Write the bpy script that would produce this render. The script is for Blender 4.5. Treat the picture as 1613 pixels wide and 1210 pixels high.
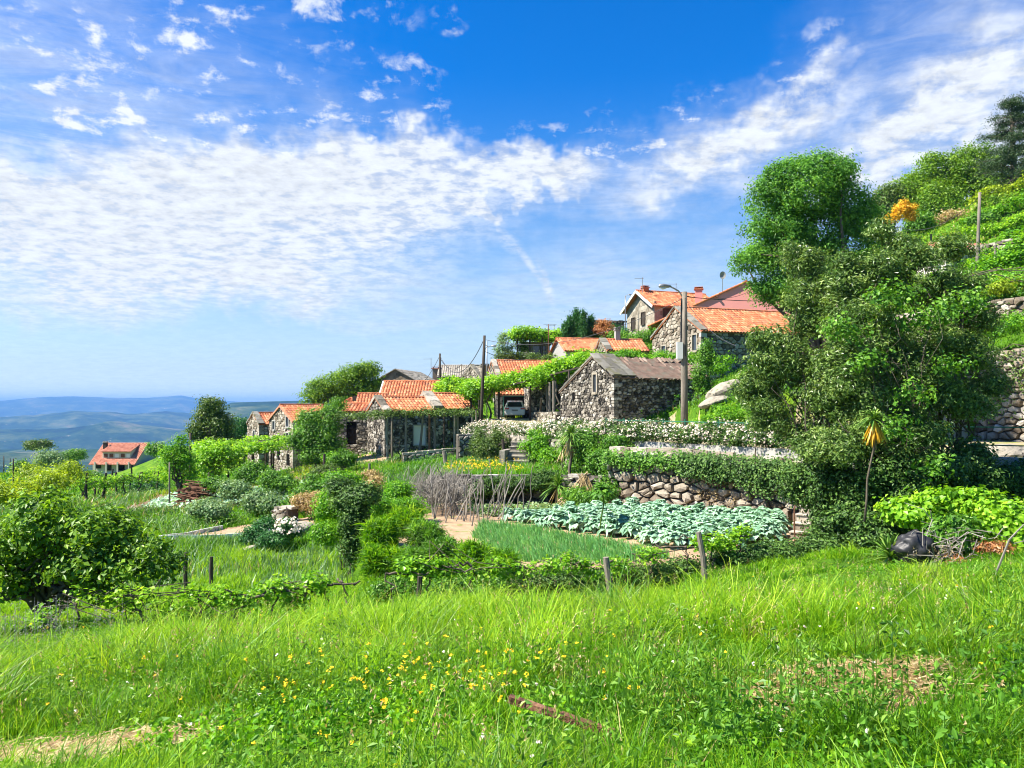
import bpy, math, random
import numpy as np
from mathutils import Vector
for o in list(bpy.data.objects): bpy.data.objects.remove(o)
R = math.radians
# ------------------------------------------------------------------ camera, sky, sun, exposure
S = bpy.context.scene
COL = S.collection
F = 1200.0; CX = 806.5; HY = 640.0          # focal length in photo pixels, image centre, eye level
cd = bpy.data.cameras.new('camera'); cam = bpy.data.objects.new('camera', cd); COL.objects.link(cam)
cam.location = (0, 0, 0); cam.rotation_euler = (R(90), 0, 0)
cd.sensor_width = 36; cd.lens = 36*F/1613; cd.shift_y = 35/1613.0; cd.clip_start = 0.1; cd.clip_end = 60000
S.camera = cam
SUN_EL, SUN_AZ = 50, -101                      # azimuth clockwise from +Y (the view direction): from the left, a little towards the camera
SUN_DIR = Vector((math.sin(R(SUN_AZ))*math.cos(R(SUN_EL)), math.cos(R(SUN_AZ))*math.cos(R(SUN_EL)), math.sin(R(SUN_EL))))
sd = bpy.data.lights.new('sun', 'SUN'); sd.energy = 5.0; sd.angle = R(0.53); sd.color = (1, .935, .81)
so = bpy.data.objects.new('sun', sd); COL.objects.link(so); so.rotation_euler = SUN_DIR.to_track_quat('Z', 'Y').to_euler()
S.view_settings.view_transform = 'Standard'; S.view_settings.look = 'None'; S.view_settings.gamma = 1
S.view_settings.exposure = 1.55; S.view_settings.use_curve_mapping = False
S.render.engine = 'CYCLES'
cy = S.cycles
cy.max_bounces = 5; cy.diffuse_bounces = 2; cy.glossy_bounces = 2; cy.transmission_bounces = 4; cy.volume_bounces = 0; cy.transparent_max_bounces = 8
cy.use_denoising = True; cy.pixel_filter_type = 'BLACKMAN_HARRIS'; cy.filter_width = 1.05; cy.caustics_reflective = False; cy.caustics_refractive = False; cy.sample_clamp_indirect = 6

class NT:                                     # tiny node helper
    def __init__(s, tree): s.t = tree; s.n = tree.nodes; s.l = tree.links
    def new(s, typ, **k):
        n = s.n.new(typ)
        for a, v in k.items(): setattr(n, a, v)
        return n
    def setin(s, sock, v):
        if isinstance(v, bpy.types.NodeSocket): s.l.new(v, sock)
        elif v is not None: sock.default_value = v
    def m(s, op, a, b=None, c=None, clamp=False):
        n = s.new('ShaderNodeMath', operation=op); n.use_clamp = clamp
        s.setin(n.inputs[0], a); s.setin(n.inputs[1], b)
        if c is not None: s.setin(n.inputs[2], c)
        return n.outputs[0]
    def vm(s, op, a, b=None):
        n = s.new('ShaderNodeVectorMath', operation=op); s.setin(n.inputs[0], a); s.setin(n.inputs[1], b); return n.outputs[0]
    def noise(s, vec, scale, detail=3, rough=.55, dist=0):
        n = s.new('ShaderNodeTexNoise'); s.setin(n.inputs['Vector'], vec); n.inputs['Scale'].default_value = scale
        n.inputs['Detail'].default_value = detail; n.inputs['Roughness'].default_value = rough; n.inputs['Distortion'].default_value = dist
        return n.outputs[0]
    def ramp(s, fac, cols, pos=None, interp='LINEAR'):
        n = s.new('ShaderNodeValToRGB'); s.setin(n.inputs[0], fac); cr = n.color_ramp; cr.interpolation = interp
        k = len(cols); pos = pos or [i/(k-1) for i in range(k)]
        while len(cr.elements) < k: cr.elements.new(.5)
        for e, c, p in zip(cr.elements, cols, pos):
            e.position = p; e.color = (*c, 1) if len(c) == 3 else c
        return n.outputs[0]
    def mapr(s, v, a, b, c=0., d=1., smooth=True):
        n = s.new('ShaderNodeMapRange'); n.interpolation_type = 'SMOOTHSTEP' if smooth else 'LINEAR'
        s.setin(n.inputs[0], v)
        for i, q in zip((1, 2, 3, 4), (a, b, c, d)): n.inputs[i].default_value = q
        return n.outputs[0]
    def mix(s, f, a, b):
        n = s.new('ShaderNodeMix'); n.data_type = 'RGBA'
        s.setin(n.inputs[0], f); s.setin(n.inputs[6], a if isinstance(a, bpy.types.NodeSocket) else (*a, 1))
        s.setin(n.inputs[7], b if isinstance(b, bpy.types.NodeSocket) else (*b, 1)); return n.outputs[2]

def make_world():
    w = bpy.data.worlds.new('World'); S.world = w; w.use_nodes = True
    T = NT(w.node_tree); T.n.clear()
    out = T.new('ShaderNodeOutputWorld'); bg = T.new('ShaderNodeBackground'); T.l.new(bg.outputs[0], out.inputs[0])
    sky = T.new('ShaderNodeTexSky', sky_type='NISHITA'); sky.sun_disc = False
    sky.sun_elevation = R(SUN_EL); sky.sun_rotation = R(SUN_AZ); sky.altitude = 600; sky.air_density = 1.0; sky.dust_density = .6; sky.ozone_density = 2.5
    hs = T.new('ShaderNodeHueSaturation'); hs.inputs['Saturation'].default_value = 1.35; hs.inputs['Value'].default_value = 1.0
    T.l.new(sky.outputs[0], hs.inputs['Color'])
    co = T.new('ShaderNodeTexCoord').outputs['Generated']
    sp = T.new('ShaderNodeSeparateXYZ'); T.l.new(co, sp.inputs[0]); x, y, z = sp.outputs
    T.l.new(T.mapr(z, 0., .42, .75, 1.5), hs.inputs['Saturation'])
    skymul = T.mix(T.mapr(z, 0., .45), (.56, .66, .73), (.48, .79, 1.0))
    az = T.m('MULTIPLY', T.m('ARCTAN2', x, y), 180/math.pi); el = T.m('MULTIPLY', T.m('ARCSINE', z), 180/math.pi)
    zz = T.m('ADD', T.m('MAXIMUM', z, 0), .12)
    cmb = T.new('ShaderNodeCombineXYZ'); T.l.new(T.m('DIVIDE', x, zz), cmb.inputs[0]); T.l.new(T.m('DIVIDE', y, zz), cmb.inputs[1])
    P = cmb.outputs[0]
    dome = co
    n_big = T.noise(P, 1.1, 4, .6, .4); n_puff = T.noise(P, 9.0, 4, .6, .2); n_fine = T.noise(P, 20.0, 3, .6); n_dome = T.noise(dome, 30, 5, .62, .3)
    wob = T.m('MULTIPLY', T.m('SUBTRACT', T.noise(dome, 7, 4, .65), .5), 14.0)
    wob2 = T.m('MULTIPLY', T.m('SUBTRACT', T.noise(T.vm('ADD', dome, (5., 3., 1.)), 22, 3, .65), .5), 5.0)
    azw = T.m('ADD', az, wob); elw = T.m('ADD', T.m('ADD', el, T.m('MULTIPLY', wob, .5)), wob2)
    def ae(px, py):
        a = math.atan((px-CX)/F); return math.degrees(a), math.degrees(math.atan((HY-py)/math.hypot(F, px-CX)))
    def ell(px, py, ra, re, rot=0, soft=.5, warp=True):
        a0, e0 = ae(px, py); c, s_ = math.cos(R(rot)), math.sin(R(rot))
        da = T.m('SUBTRACT', azw if warp else az, a0); de = T.m('SUBTRACT', elw if warp else el, e0)
        u = T.m('DIVIDE', T.m('ADD', T.m('MULTIPLY', da, c), T.m('MULTIPLY', de, s_)), ra)
        v = T.m('DIVIDE', T.m('SUBTRACT', T.m('MULTIPLY', de, c), T.m('MULTIPLY', da, s_)), re)
        d = T.m('SQRT', T.m('ADD', T.m('MULTIPLY', u, u), T.m('MULTIPLY', v, v)))
        return T.mapr(d, 1+soft*.5, 1-soft*.7)
    mx = lambda *a: a[0] if len(a) == 1 else T.m('MAXIMUM', a[0], mx(*a[1:]))
    # the dense band of small merged puffs, tapering to the right
    band = mx(ell(480, 318, 14, 3.9, 0, .6), ell(180, 370, 21, 4.8, 2, .7), ell(760, 290, 8.6, 1.9, 4, .6), ell(330, 425, 12, 1.8, 0, .8), ell(620, 250, 5.5, 1.6, 0, .8))
    bandd = T.m('MULTIPLY', band, T.mapr(T.m('ADD', T.m('MULTIPLY', n_puff, .8), T.m('MULTIPLY', n_fine, .6)), .50, .82, .50, 1))
    right = mx(ell(1440, 205, 10, 2.9, 32, 1.0), ell(1170, 225, 7, 1.7, 18, 1.1), ell(1250, 150, 3.4, 1.2, 35, 1.0), ell(1530, 250, 7.5, 3.2, 15, 1.1))
    rightd = T.m('MULTIPLY', right, T.mapr(T.m('ADD', T.m('MULTIPLY', n_puff, .5), T.m('MULTIPLY', n_dome, .5)), .36, .60, .12, .84))
    puffm = mx(ell(260, 215, 13, 4.3, -14, .9), ell(480, 30, 6.5, 2.2, 0, .9), ell(330, 50, 8, 4, 0, .9), ell(600, 180, 5, 3.4, 0, .9), ell(420, 190, 9, 3.6, 0, .9), ell(1240, 130, 4, 1.6, 30, .9), ell(1060, 215, 4, 2.0, 0, .9), ell(110, 120, 8, 4, 0, .9), ell(700, 40, 1.5, 1, 0, .9), ell(940, 220, 8, 1.8, 0, 1.0))
    puffs = T.m('MULTIPLY', puffm, T.mapr(T.m('ADD', T.m('MULTIPLY', n_dome, .45), T.m('MULTIPLY', n_puff, .55)), .505, .64, 0, .85))
    veil = mx(ell(60, 180, 17, 9.5, 0, 1.2), ell(230, 250, 17, 6, 0, 1.2), ell(560, 470, 16, 2.6, 0, 1.2), ell(950, 470, 15, 5.0, 6, 1.3), ell(1120, 260, 16, 3.2, 8, 1.2), ell(1560, 120, 12, 8, 20, 1.2), ell(60, 500, 10, 1.8, 0, 1.0))
    streaks = T.noise(T.vm('MULTIPLY', dome, (2.5, 2.5, 15.)), 2.6, 5, .65, .8)
    veild = T.m('MULTIPLY', veil, T.m('MULTIPLY', T.mapr(streaks, .3, .7, .40, .9), .9))
    con = mx(ell(826, 405, 3.0, .26, -52, 1.2, False), ell(860, 447, 1.6, .33, -72, 1.2, False), ell(800, 380, 1.2, .6, -40, 1.0, False))
    cond = T.m('MULTIPLY', con, T.mapr(n_fine, .3, .6, .12, .38))
    cloud = T.m('MINIMUM', T.m('ADD', T.m('MAXIMUM', mx(bandd, rightd, cond), puffs), T.m('MULTIPLY', veild, .66)), 1.0)
    haze = T.m('POWER', T.m('SUBTRACT', 1.0, T.m('MAXIMUM', T.m('MINIMUM', z, 1.), 0.)), 9)
    fac = T.m('MAXIMUM', cloud, T.m('MULTIPLY', haze, .50))
    fac = T.m('MULTIPLY', fac, T.mapr(z, -.02, .02, .4, 1))
    shade = T.mapr(T.m('ADD', T.m('MULTIPLY', n_puff, .6), T.m('MULTIPLY', n_fine, .4)), .34, .64, .80, 1.06)
    cc = T.new('ShaderNodeMix'); cc.data_type = 'RGBA'
    white = T.vm('MULTIPLY', (7.2, 7.7, 8.6), T.new('ShaderNodeCombineXYZ').outputs[0])
    cw = T.new('ShaderNodeCombineXYZ')
    for i, v in enumerate((4.0, 4.25, 4.6)): T.l.new(T.m('MULTIPLY', shade, v), cw.inputs[i])
    T.l.new(fac, cc.inputs[0]); T.l.new(T.vm('MULTIPLY', hs.outputs[0], skymul), cc.inputs[6]); T.l.new(cw.outputs[0], cc.inputs[7])
    T.l.new(cc.outputs[2], bg.inputs[0]); T.l.new(T.m('MULTIPLY', T.mapr(z, .0, .05, 1.25, 1.0), .078), bg.inputs[1])
make_world()

# ------------------------------------------------------------------ materials
MATS = {}
def mat(name, cols, nz=2.0, nstr=.5, tstr=1.0, rough=.8, transl=0., bump=0., bscale=None, spec=.3, pos=None, metal=0., detail=4, second=None, stretch=None):
    """diffuse-ish material: colour ramp over (tint attribute + position noise)"""
    m = bpy.data.materials.new(name); m.use_nodes = True; T = NT(m.node_tree); T.n.clear()
    out = T.new('ShaderNodeOutputMaterial'); b = T.new('ShaderNodeBsdfPrincipled')
    at = T.new('ShaderNodeAttribute'); at.attribute_name = 'tint'
    co = T.new('ShaderNodeTexCoord').outputs['Object']
    if stretch: co = T.vm('MULTIPLY', co, stretch)
    f = T.m('MULTIPLY', at.outputs['Fac'], tstr)
    if nstr: f = T.m('ADD', f, T.m('MULTIPLY', T.m('SUBTRACT', T.noise(co, nz, detail, .6), .5), nstr))
    col = T.ramp(f, cols, pos)
    if second:                                        # (colour, scale, lo, hi): patches such as lichen or moss
        c2, sc, lo, hi = second
        col = T.mix(T.mapr(T.noise(T.vm('ADD', co, (7., 2., 4.)), sc, 5, .65), lo, hi), col, c2)
    T.l.new(col, b.inputs['Base Color']); b.inputs['Roughness'].default_value = rough
    b.inputs['Specular IOR Level'].default_value = spec; b.inputs['Metallic'].default_value = metal
    if bump:
        bn = T.new('ShaderNodeBump'); bn.inputs['Strength'].default_value = bump; bn.inputs['Distance'].default_value = .05
        T.l.new(T.noise(co, bscale or nz*4, 4, .6), bn.inputs['Height']); T.l.new(bn.outputs[0], b.inputs['Normal'])
    if transl:
        tr = T.new('ShaderNodeBsdfTranslucent'); mx = T.new('ShaderNodeMixShader'); mx.inputs[0].default_value = transl
        g = T.vm('MULTIPLY', col, (1.5, 1.4, .6)); T.l.new(g, tr.inputs[0])
        T.l.new(b.outputs[0], mx.inputs[1]); T.l.new(tr.outputs[0], mx.inputs[2]); T.l.new(mx.outputs[0], out.inputs[0])
    else: T.l.new(b.outputs[0], out.inputs[0])
    MATS[name] = m; return m

def leafm(name, dark, mid, light, transl=.35, rough=.45, spec=.35):
    g = lambda c, k: tuple(min(.85, q*k) for q in c)
    dark, mid, light = g(dark, .9), g(mid, 1.08), g(light, 1.15)
    return mat(name, [dark, mid, light], nz=.9, nstr=.5, tstr=1.0, rough=rough, transl=transl, spec=spec)
leafm('grass_leaf', (.020, .085, .004), (.095, .26, .006), (.30, .46, .02), .42, .5, .25)
leafm('weed_leaf', (.04, .13, .012), (.10, .24, .02), (.24, .38, .05), .4)
leafm('leaf_fig', (.035, .09, .008), (.11, .23, .014), (.26, .42, .04), .38, .42, .35)
leafm('leaf_laurel', (.022, .06, .010), (.085, .165, .028), (.32, .43, .13), .32, .36, .45)
leafm('leaf_ash', (.028, .10, .018), (.085, .24, .032), (.22, .43, .06), .40)
leafm('leaf_oak', (.035, .09, .006), (.10, .22, .010), (.24, .37, .02), .38)
leafm('leaf_bright', (.035, .14, .006), (.10, .28, .010), (.26, .46, .02), .42)
leafm('leaf_vine', (.05, .16, .006), (.17, .37, .012), (.38, .56, .05), .45, .4, .4)
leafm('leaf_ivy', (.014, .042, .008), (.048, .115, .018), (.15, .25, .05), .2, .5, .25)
leafm('leaf_mid', (.028, .10, .010), (.085, .22, .018), (.20, .37, .04), .35)
leafm('leaf_olive', (.03, .07, .010), (.075, .14, .02), (.17, .24, .05), .3)
leafm('leaf_pine', (.012, .035, .010), (.03, .065, .018), (.07, .115, .035), .15)
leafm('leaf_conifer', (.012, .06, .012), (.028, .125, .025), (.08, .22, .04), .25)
leafm('leaf_kale', (.10, .24, .13), (.27, .45, .30), (.52, .66, .55), .2, .5, .35)
leafm('leaf_onion', (.05, .20, .055), (.12, .34, .10), (.28, .50, .20), .35)
leafm('leaf_grey', (.06, .14, .05), (.15, .26, .10), (.30, .40, .20), .3)
leafm('leaf_dry', (.20, .14, .055), (.38, .28, .13), (.56, .45, .26), .3)
leafm('leaf_rust', (.16, .06, .02), (.36, .15, .05), (.5, .28, .12), .3)
leafm('leaf_yellow', (.35, .20, .01), (.65, .38, .02), (.8, .55, .05), .3)
leafm('leaf_yellowgreen', (.10, .17, .008), (.24, .34, .015), (.42, .52, .04), .4)
leafm('spike_leaf', (.03, .10, .015), (.10, .22, .03), (.28, .38, .08), .25)
mat('petal_white', [(.55, .45, .36), (.75, .68, .62), (.82, .80, .76)], nstr=.2, transl=.2)
mat('petal_yellow', [(.75, .42, .01), (.8, .6, .02)], nstr=.2, transl=.2)
mat('lilac', [(.16, .17, .15), (.32, .30, .33)], nstr=.3, transl=.2)
mat('bark', [(.05, .04, .028), (.14, .115, .085), (.24, .21, .17)], nz=6, nstr=1, tstr=.5, rough=.9, bump=.6, stretch=(1, 1, .3))
mat('twig_grey', [(.09, .08, .065), (.20, .18, .155), (.32, .29, .25)], nz=5, nstr=.6, rough=.9)
mat('wood_post', [(.10, .085, .065), (.22, .19, .155), (.34, .30, .25)], nz=5, nstr=1.1, tstr=.6, rough=.9, bump=.5, stretch=(2, 2, .3))
mat('wood_dark', [(.025, .02, .016), (.07, .055, .042), (.13, .11, .09)], nz=5, nstr=1, tstr=.6, rough=.9, bump=.4, stretch=(2, 2, .3))
mat('wood_brown', [(.08, .035, .02), (.19, .09, .05), (.33, .19, .12)], nz=6, nstr=1.2, tstr=.6, rough=.9, bump=.6)
mat('concrete', [(.22, .21, .195), (.36, .345, .32), (.46, .44, .41)], nz=1.2, nstr=.9, tstr=.7, rough=.9, bump=.25, bscale=20, second=((.14, .13, .10), 1.5, .52, .7))
mat('concrete_pale', [(.30, .29, .265), (.42, .41, .38)], nz=1.2, nstr=.9, tstr=.6, rough=.9, bump=.2, bscale=20, second=((.2, .2, .16), 1.2, .56, .75))
mat('stone_pale', [(.07, .06, .045), (.17, .15, .115), (.29, .26, .21), (.42, .39, .34)], nz=5, nstr=.7, tstr=1, rough=.92, bump=.5, bscale=12, second=((.06, .055, .04), 2.2, .52, .70))
mat('stone_dark', [(.035, .03, .025), (.12, .105, .085), (.26, .235, .195), (.46, .43, .38)], nz=6, nstr=1.3, tstr=1, rough=.92, bump=.5, bscale=12, second=((.025, .023, .02), 2.6, .50, .60))
mat('stone_brown', [(.10, .075, .05), (.22, .17, .12), (.34, .28, .21)], nz=4, nstr=.7, tstr=1, rough=.92, bump=.5, bscale=12)
mat('stone_warm', [(.08, .06, .042), (.20, .165, .125), (.34, .295, .235), (.48, .44, .38)], nz=4, nstr=.8, tstr=1, rough=.92, bump=.5, bscale=14, second=((.10, .065, .03), 1.6, .55, .70))
mat('stone_ashlar', [(.17, .145, .11), (.29, .255, .20), (.39, .355, .30)], nz=4, nstr=.8, tstr=.9, rough=.9, bump=.3, bscale=14)
mat('mortar', [(.055, .048, .038), (.11, .095, .075)], nz=6, nstr=1, rough=.95)
mat('mortar_pale', [(.16, .14, .11), (.28, .25, .20)], nz=6, nstr=1, rough=.95)
mat('slate', [(.07, .065, .055), (.16, .15, .125), (.26, .245, .21)], nz=2, nstr=.8, tstr=1, rough=.9, bump=.4, second=((.12, .115, .06), 1.6, .50, .66))
mat('tile_orange', [(.20, .055, .025), (.43, .135, .055), (.56, .25, .125)], nz=1.6, nstr=.8, tstr=1.1, rough=.85, bump=.15, second=((.19, .12, .08), 1.9, .50, .74))
mat('tile_old', [(.055, .04, .03), (.13, .085, .062), (.24, .16, .12), (.33, .28, .23)], nz=2.5, nstr=.9, tstr=1, rough=.85, bump=.2, second=((.13, .12, .09), 2.5, .48, .68))
mat('tile_pale', [(.32, .11, .065), (.48, .20, .125), (.54, .28, .19)], nz=.6, nstr=.5, tstr=1, rough=.8)
mat('tile_grey', [(.17, .155, .125), (.29, .26, .215), (.36, .33, .275)], nz=1.4, nstr=.7, tstr=1, rough=.9)
mat('plaster_pink', [(.62, .24, .21), (.70, .30, .27)], nz=.5, nstr=.8, tstr=.6, rough=.85, bump=.05, bscale=30)
mat('plaster_cream', [(.50, .46, .38), (.60, .56, .48)], nz=.8, nstr=.8, tstr=.6, rough=.85)
mat('plaster_grey', [(.26, .255, .24), (.36, .35, .33)], nz=.8, nstr=.8, tstr=.6, rough=.85)
mat('white_paint', [(.62, .62, .60), (.76, .76, .74)], nz=2, nstr=.6, tstr=.6, rough=.5)
mat('white_car', [(.66, .66, .65), (.78, .78, .77)], nz=1, nstr=.2, tstr=.6, rough=.2, spec=.6)
mat('red_lamp', [(.4, .02, .02), (.5, .03, .02)], nstr=0, rough=.25, spec=.6)
mat('rubber', [(.02, .02, .02), (.035, .035, .035)], nstr=0, rough=.8)
mat('glass_dark', [(.02, .025, .03), (.05, .06, .07)], nz=3, nstr=.6, rough=.08, spec=.8)
mat('painted_dark', [(.008, .008, .008), (.014, .012, .010)], nstr=0, rough=1, spec=0)  # flat near-black standing in for the shade inside openings
mat('green_metal', [(.02, .10, .06), (.04, .16, .10)], nz=3, nstr=.4, rough=.5)
mat('metal_grey', [(.20, .20, .20), (.34, .34, .34)], nz=3, nstr=.5, rough=.4, metal=.6)
mat('lamp_glass', [(.55, .6, .65), (.65, .7, .75)], nstr=0, rough=.15, spec=.7)
mat('cable', [(.03, .03, .035), (.05, .05, .055)], nstr=0, rough=.7)
mat('green_net', [(.03, .22, .13), (.06, .30, .2)], nstr=.3, rough=.6)
mat('plastic_black', [(.012, .012, .014), (.03, .03, .034)], nz=3, nstr=.6, rough=.5, spec=.4, bump=.15, bscale=6)
mat('straw', [(.32, .20, .10), (.52, .36, .19), (.70, .54, .34)], nz=4, nstr=.8, tstr=.8, rough=.9)
mat('soil', [(.12, .078, .045), (.22, .155, .10), (.34, .26, .18)], nz=3, nstr=1.2, tstr=.5, rough=.95, bump=.8, bscale=10)
mat('soil_dry', [(.26, .17, .10), (.42, .29, .18), (.56, .43, .30)], nz=2.5, nstr=1.3, tstr=.5, rough=.95, bump=.9, bscale=9, second=((.10, .18, .02), 1.2, .58, .66))
mat('orange_paint', [(.8, .3, .03), (.85, .4, .06)], nstr=.2, rough=.5)

# ------------------------------------------------------------------ geometry helpers
rng = np.random.default_rng(7)
def A(*a): return np.array(a, dtype=float)
def P(px, py, Y): return A((px-CX)/F*Y, Y, (HY-py)/F*Y)
def Xof(px, Y): return (px-CX)/F*Y
def Zof(py, Y): return (HY-py)/F*Y
def seed(n):
    global rng; rng = np.random.default_rng(n)

def T_(o, label=None, cat=None, group=None, kind=None):
    if label:
        o['label'] = label
        if len(label.split()) > 16: print('LONG', len(label.split()), label)
    if cat:
        o['category'] = cat
        if not kind: o['kind'] = 'thing'
    if group: o['group'] = group
    if kind: o['kind'] = kind
    return o
def E(name, label, cat, loc, group=None):
    o = bpy.data.objects.new(name, None); o.empty_display_size = .2; COL.objects.link(o); o.location = tuple(map(float, loc)); return T_(o, label, cat, group)

def wloc(o):
    v = Vector((0, 0, 0))
    while o is not None: v = v + o.location; o = o.parent
    return np.array(v)

class MB:
    def __init__(s): s.v = []; s.f = {}; s.t = []; s.mi = {}; s.n = 0
    def add(s, V, faces, tint=.5, mi=0):
        V = np.asarray(V, float).reshape(-1, 3)
        if not isinstance(faces, list): faces = [faces]
        for Fc in faces:
            Fc = np.asarray(Fc, int)
            if Fc.size == 0: continue
            if Fc.ndim == 1: Fc = Fc[None]
            s.f.setdefault(Fc.shape[1], []).append((Fc + s.n, mi))
        s.v.append(V); s.t.append(np.broadcast_to(np.asarray(tint, float), (len(V),)).copy()); s.n += len(V); return s
    def hexa(s, p8, tint=.5, mi=0):            # 0-3 bottom ccw, 4-7 top ccw
        return s.add(p8, [np.array([[3, 2, 1, 0], [4, 5, 6, 7], [0, 1, 5, 4], [1, 2, 6, 5], [2, 3, 7, 6], [3, 0, 4, 7]])], tint, mi)
    def box(s, c, sx, sy, sz, a=0., tint=.5, mi=0, base=False):
        h = A(sx, sy, sz)/2; ca, sa = math.cos(a), math.sin(a)
        q = np.array([(-1, -1, -1), (1, -1, -1), (1, 1, -1), (-1, 1, -1), (-1, -1, 1), (1, -1, 1), (1, 1, 1), (-1, 1, 1)])*h
        if base: q[:, 2] += h[2]
        r = np.stack([q[:, 0]*ca-q[:, 1]*sa, q[:, 0]*sa+q[:, 1]*ca, q[:, 2]], 1) + np.asarray(c)
        return s.hexa(r, tint, mi)
    def beam(s, a, b, w, h=None, tint=.5, up=(0, 0, 1)):
        a = np.asarray(a, float); b = np.asarray(b, float); h = h or w; d = b-a; d /= np.linalg.norm(d)
        u = np.cross(d, up); 
        if np.linalg.norm(u) < 1e-3: u = np.cross(d, (0, 1, 0))
        u /= np.linalg.norm(u); v = np.cross(u, d); u = u*w/2; v = v*h/2
        return s.hexa([a-u-v, a+u-v, a+u+v, a-u+v, b-u-v, b+u-v, b+u+v, b-u+v], tint)
    def tube(s, pts, rad, n=6, tint=.5, cap=True):
        pts = np.asarray(pts, float); k = len(pts); rad = np.broadcast_to(np.asarray(rad, float), (k,))
        d = np.gradient(pts, axis=0); d /= np.linalg.norm(d, axis=1)[:, None]+1e-9
        ref = np.where(np.abs(d[:, 2:3]) > .9, A(0, 1, 0), A(0, 0, 1)) if False else A(.31, .93, .2)
        u = np.cross(d, ref); u /= np.linalg.norm(u, axis=1)[:, None]+1e-9; v = np.cross(d, u)
        th = np.arange(n)*2*math.pi/n
        ring = pts[:, None]+rad[:, None, None]*(u[:, None]*np.cos(th)[None, :, None]+v[:, None]*np.sin(th)[None, :, None])
        i = np.arange(k-1)[:, None]*n; j = np.arange(n)[None]; j2 = (j+1) % n
        q = np.stack([i+j, i+j2, i+n+j2, i+n+j], -1).reshape(-1, 4)
        fs = [q]
        if cap: fs += [np.arange(n)[None, ::-1], (np.arange(n)+(k-1)*n)[None]]
        return s.add(ring, fs, tint)
    def build(s, name, m, parent=None, loc=None, smooth=False):
        V = np.concatenate(s.v); t = np.concatenate(s.t)
        off = wloc(parent) if parent is not None else np.array(loc if loc is not None else (0, 0, 0), float)
        me = bpy.data.meshes.new(name); me.vertices.add(len(V)); me.vertices.foreach_set('co', (V-off).astype(np.float32).ravel())
        li = []; ls = []; mi = []; p = 0
        for k, L in s.f.items():
            for Fc, m_ in L:
                li.append(Fc.ravel()); ls.append(p+np.arange(len(Fc))*k); p += Fc.size; mi.append(np.full(len(Fc), m_))
        li = np.concatenate(li); ls = np.concatenate(ls); mi = np.concatenate(mi)
        me.loops.add(len(li)); me.loops.foreach_set('vertex_index', li.astype(np.int32))
        me.polygons.add(len(ls)); me.polygons.foreach_set('loop_start', ls.astype(np.int32))
        if mi.any(): me.polygons.foreach_set('material_index', mi.astype(np.int32))
        me.polygons.foreach_set('use_smooth', np.full(len(ls), smooth))
        at = me.attributes.new('tint', 'FLOAT', 'POINT'); at.data.foreach_set('value', t.astype(np.float32))
        me.update(calc_edges=True); me.validate()
        for q in (m if isinstance(m, (list, tuple)) else [m]): me.materials.append(MATS[q])
        o = bpy.data.objects.new(name, me); COL.objects.link(o)
        if parent is not None: o.parent = parent
        else: o.location = tuple(off)
        return o

def copy_tree(o, loc, label=None, rz=0., sc=1.):
    c = o.copy(); COL.objects.link(c); c.location = tuple(map(float, loc)); c.rotation_euler = (0, 0, rz); c.scale = (sc, sc, sc)
    if label: c['label'] = label
    for ch in list(o.children):
        d = ch.copy(); COL.objects.link(d); d.parent = c
        for g in list(ch.children):
            e = g.copy(); COL.objects.link(e); e.parent = d
    return c

def unit(v): return v/(np.linalg.norm(v, axis=-1, keepdims=True)+1e-9)
def leafmesh(mb, C, size, tint, nrm=None, aspect=.55, spread=1.0, tdir=None, down=0.):
    """one folded diamond-ish leaf per centre C; nrm = preferred normal"""
    n = len(C)
    N = rng.normal(size=(n, 3))
    if nrm is not None: N = N*spread*.42+nrm
    N[:, 2] += .35; N = unit(N)
    D = rng.normal(size=(n, 3)) if tdir is None else tdir+rng.normal(size=(n, 3))*.35
    D[:, 2] -= down
    D = unit(D-(D*N).sum(1)[:, None]*N); W = np.cross(N, D)
    s = (np.asarray(size)*rng.uniform(.65, 1.3, n))[:, None]
    a = C-D*s*.5; b = C+D*s*.5-N*s*.12; l = C+W*s*aspect*.5+N*s*.08-D*s*.05; r = C-W*s*aspect*.5+N*s*.08-D*s*.05
    V = np.stack([a, r, b, l], 1).reshape(-1, 3); Q = np.arange(4*n).reshape(n, 4)
    mb.add(V, [Q], np.repeat(np.broadcast_to(tint, (n,)), 4)); return mb

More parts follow.
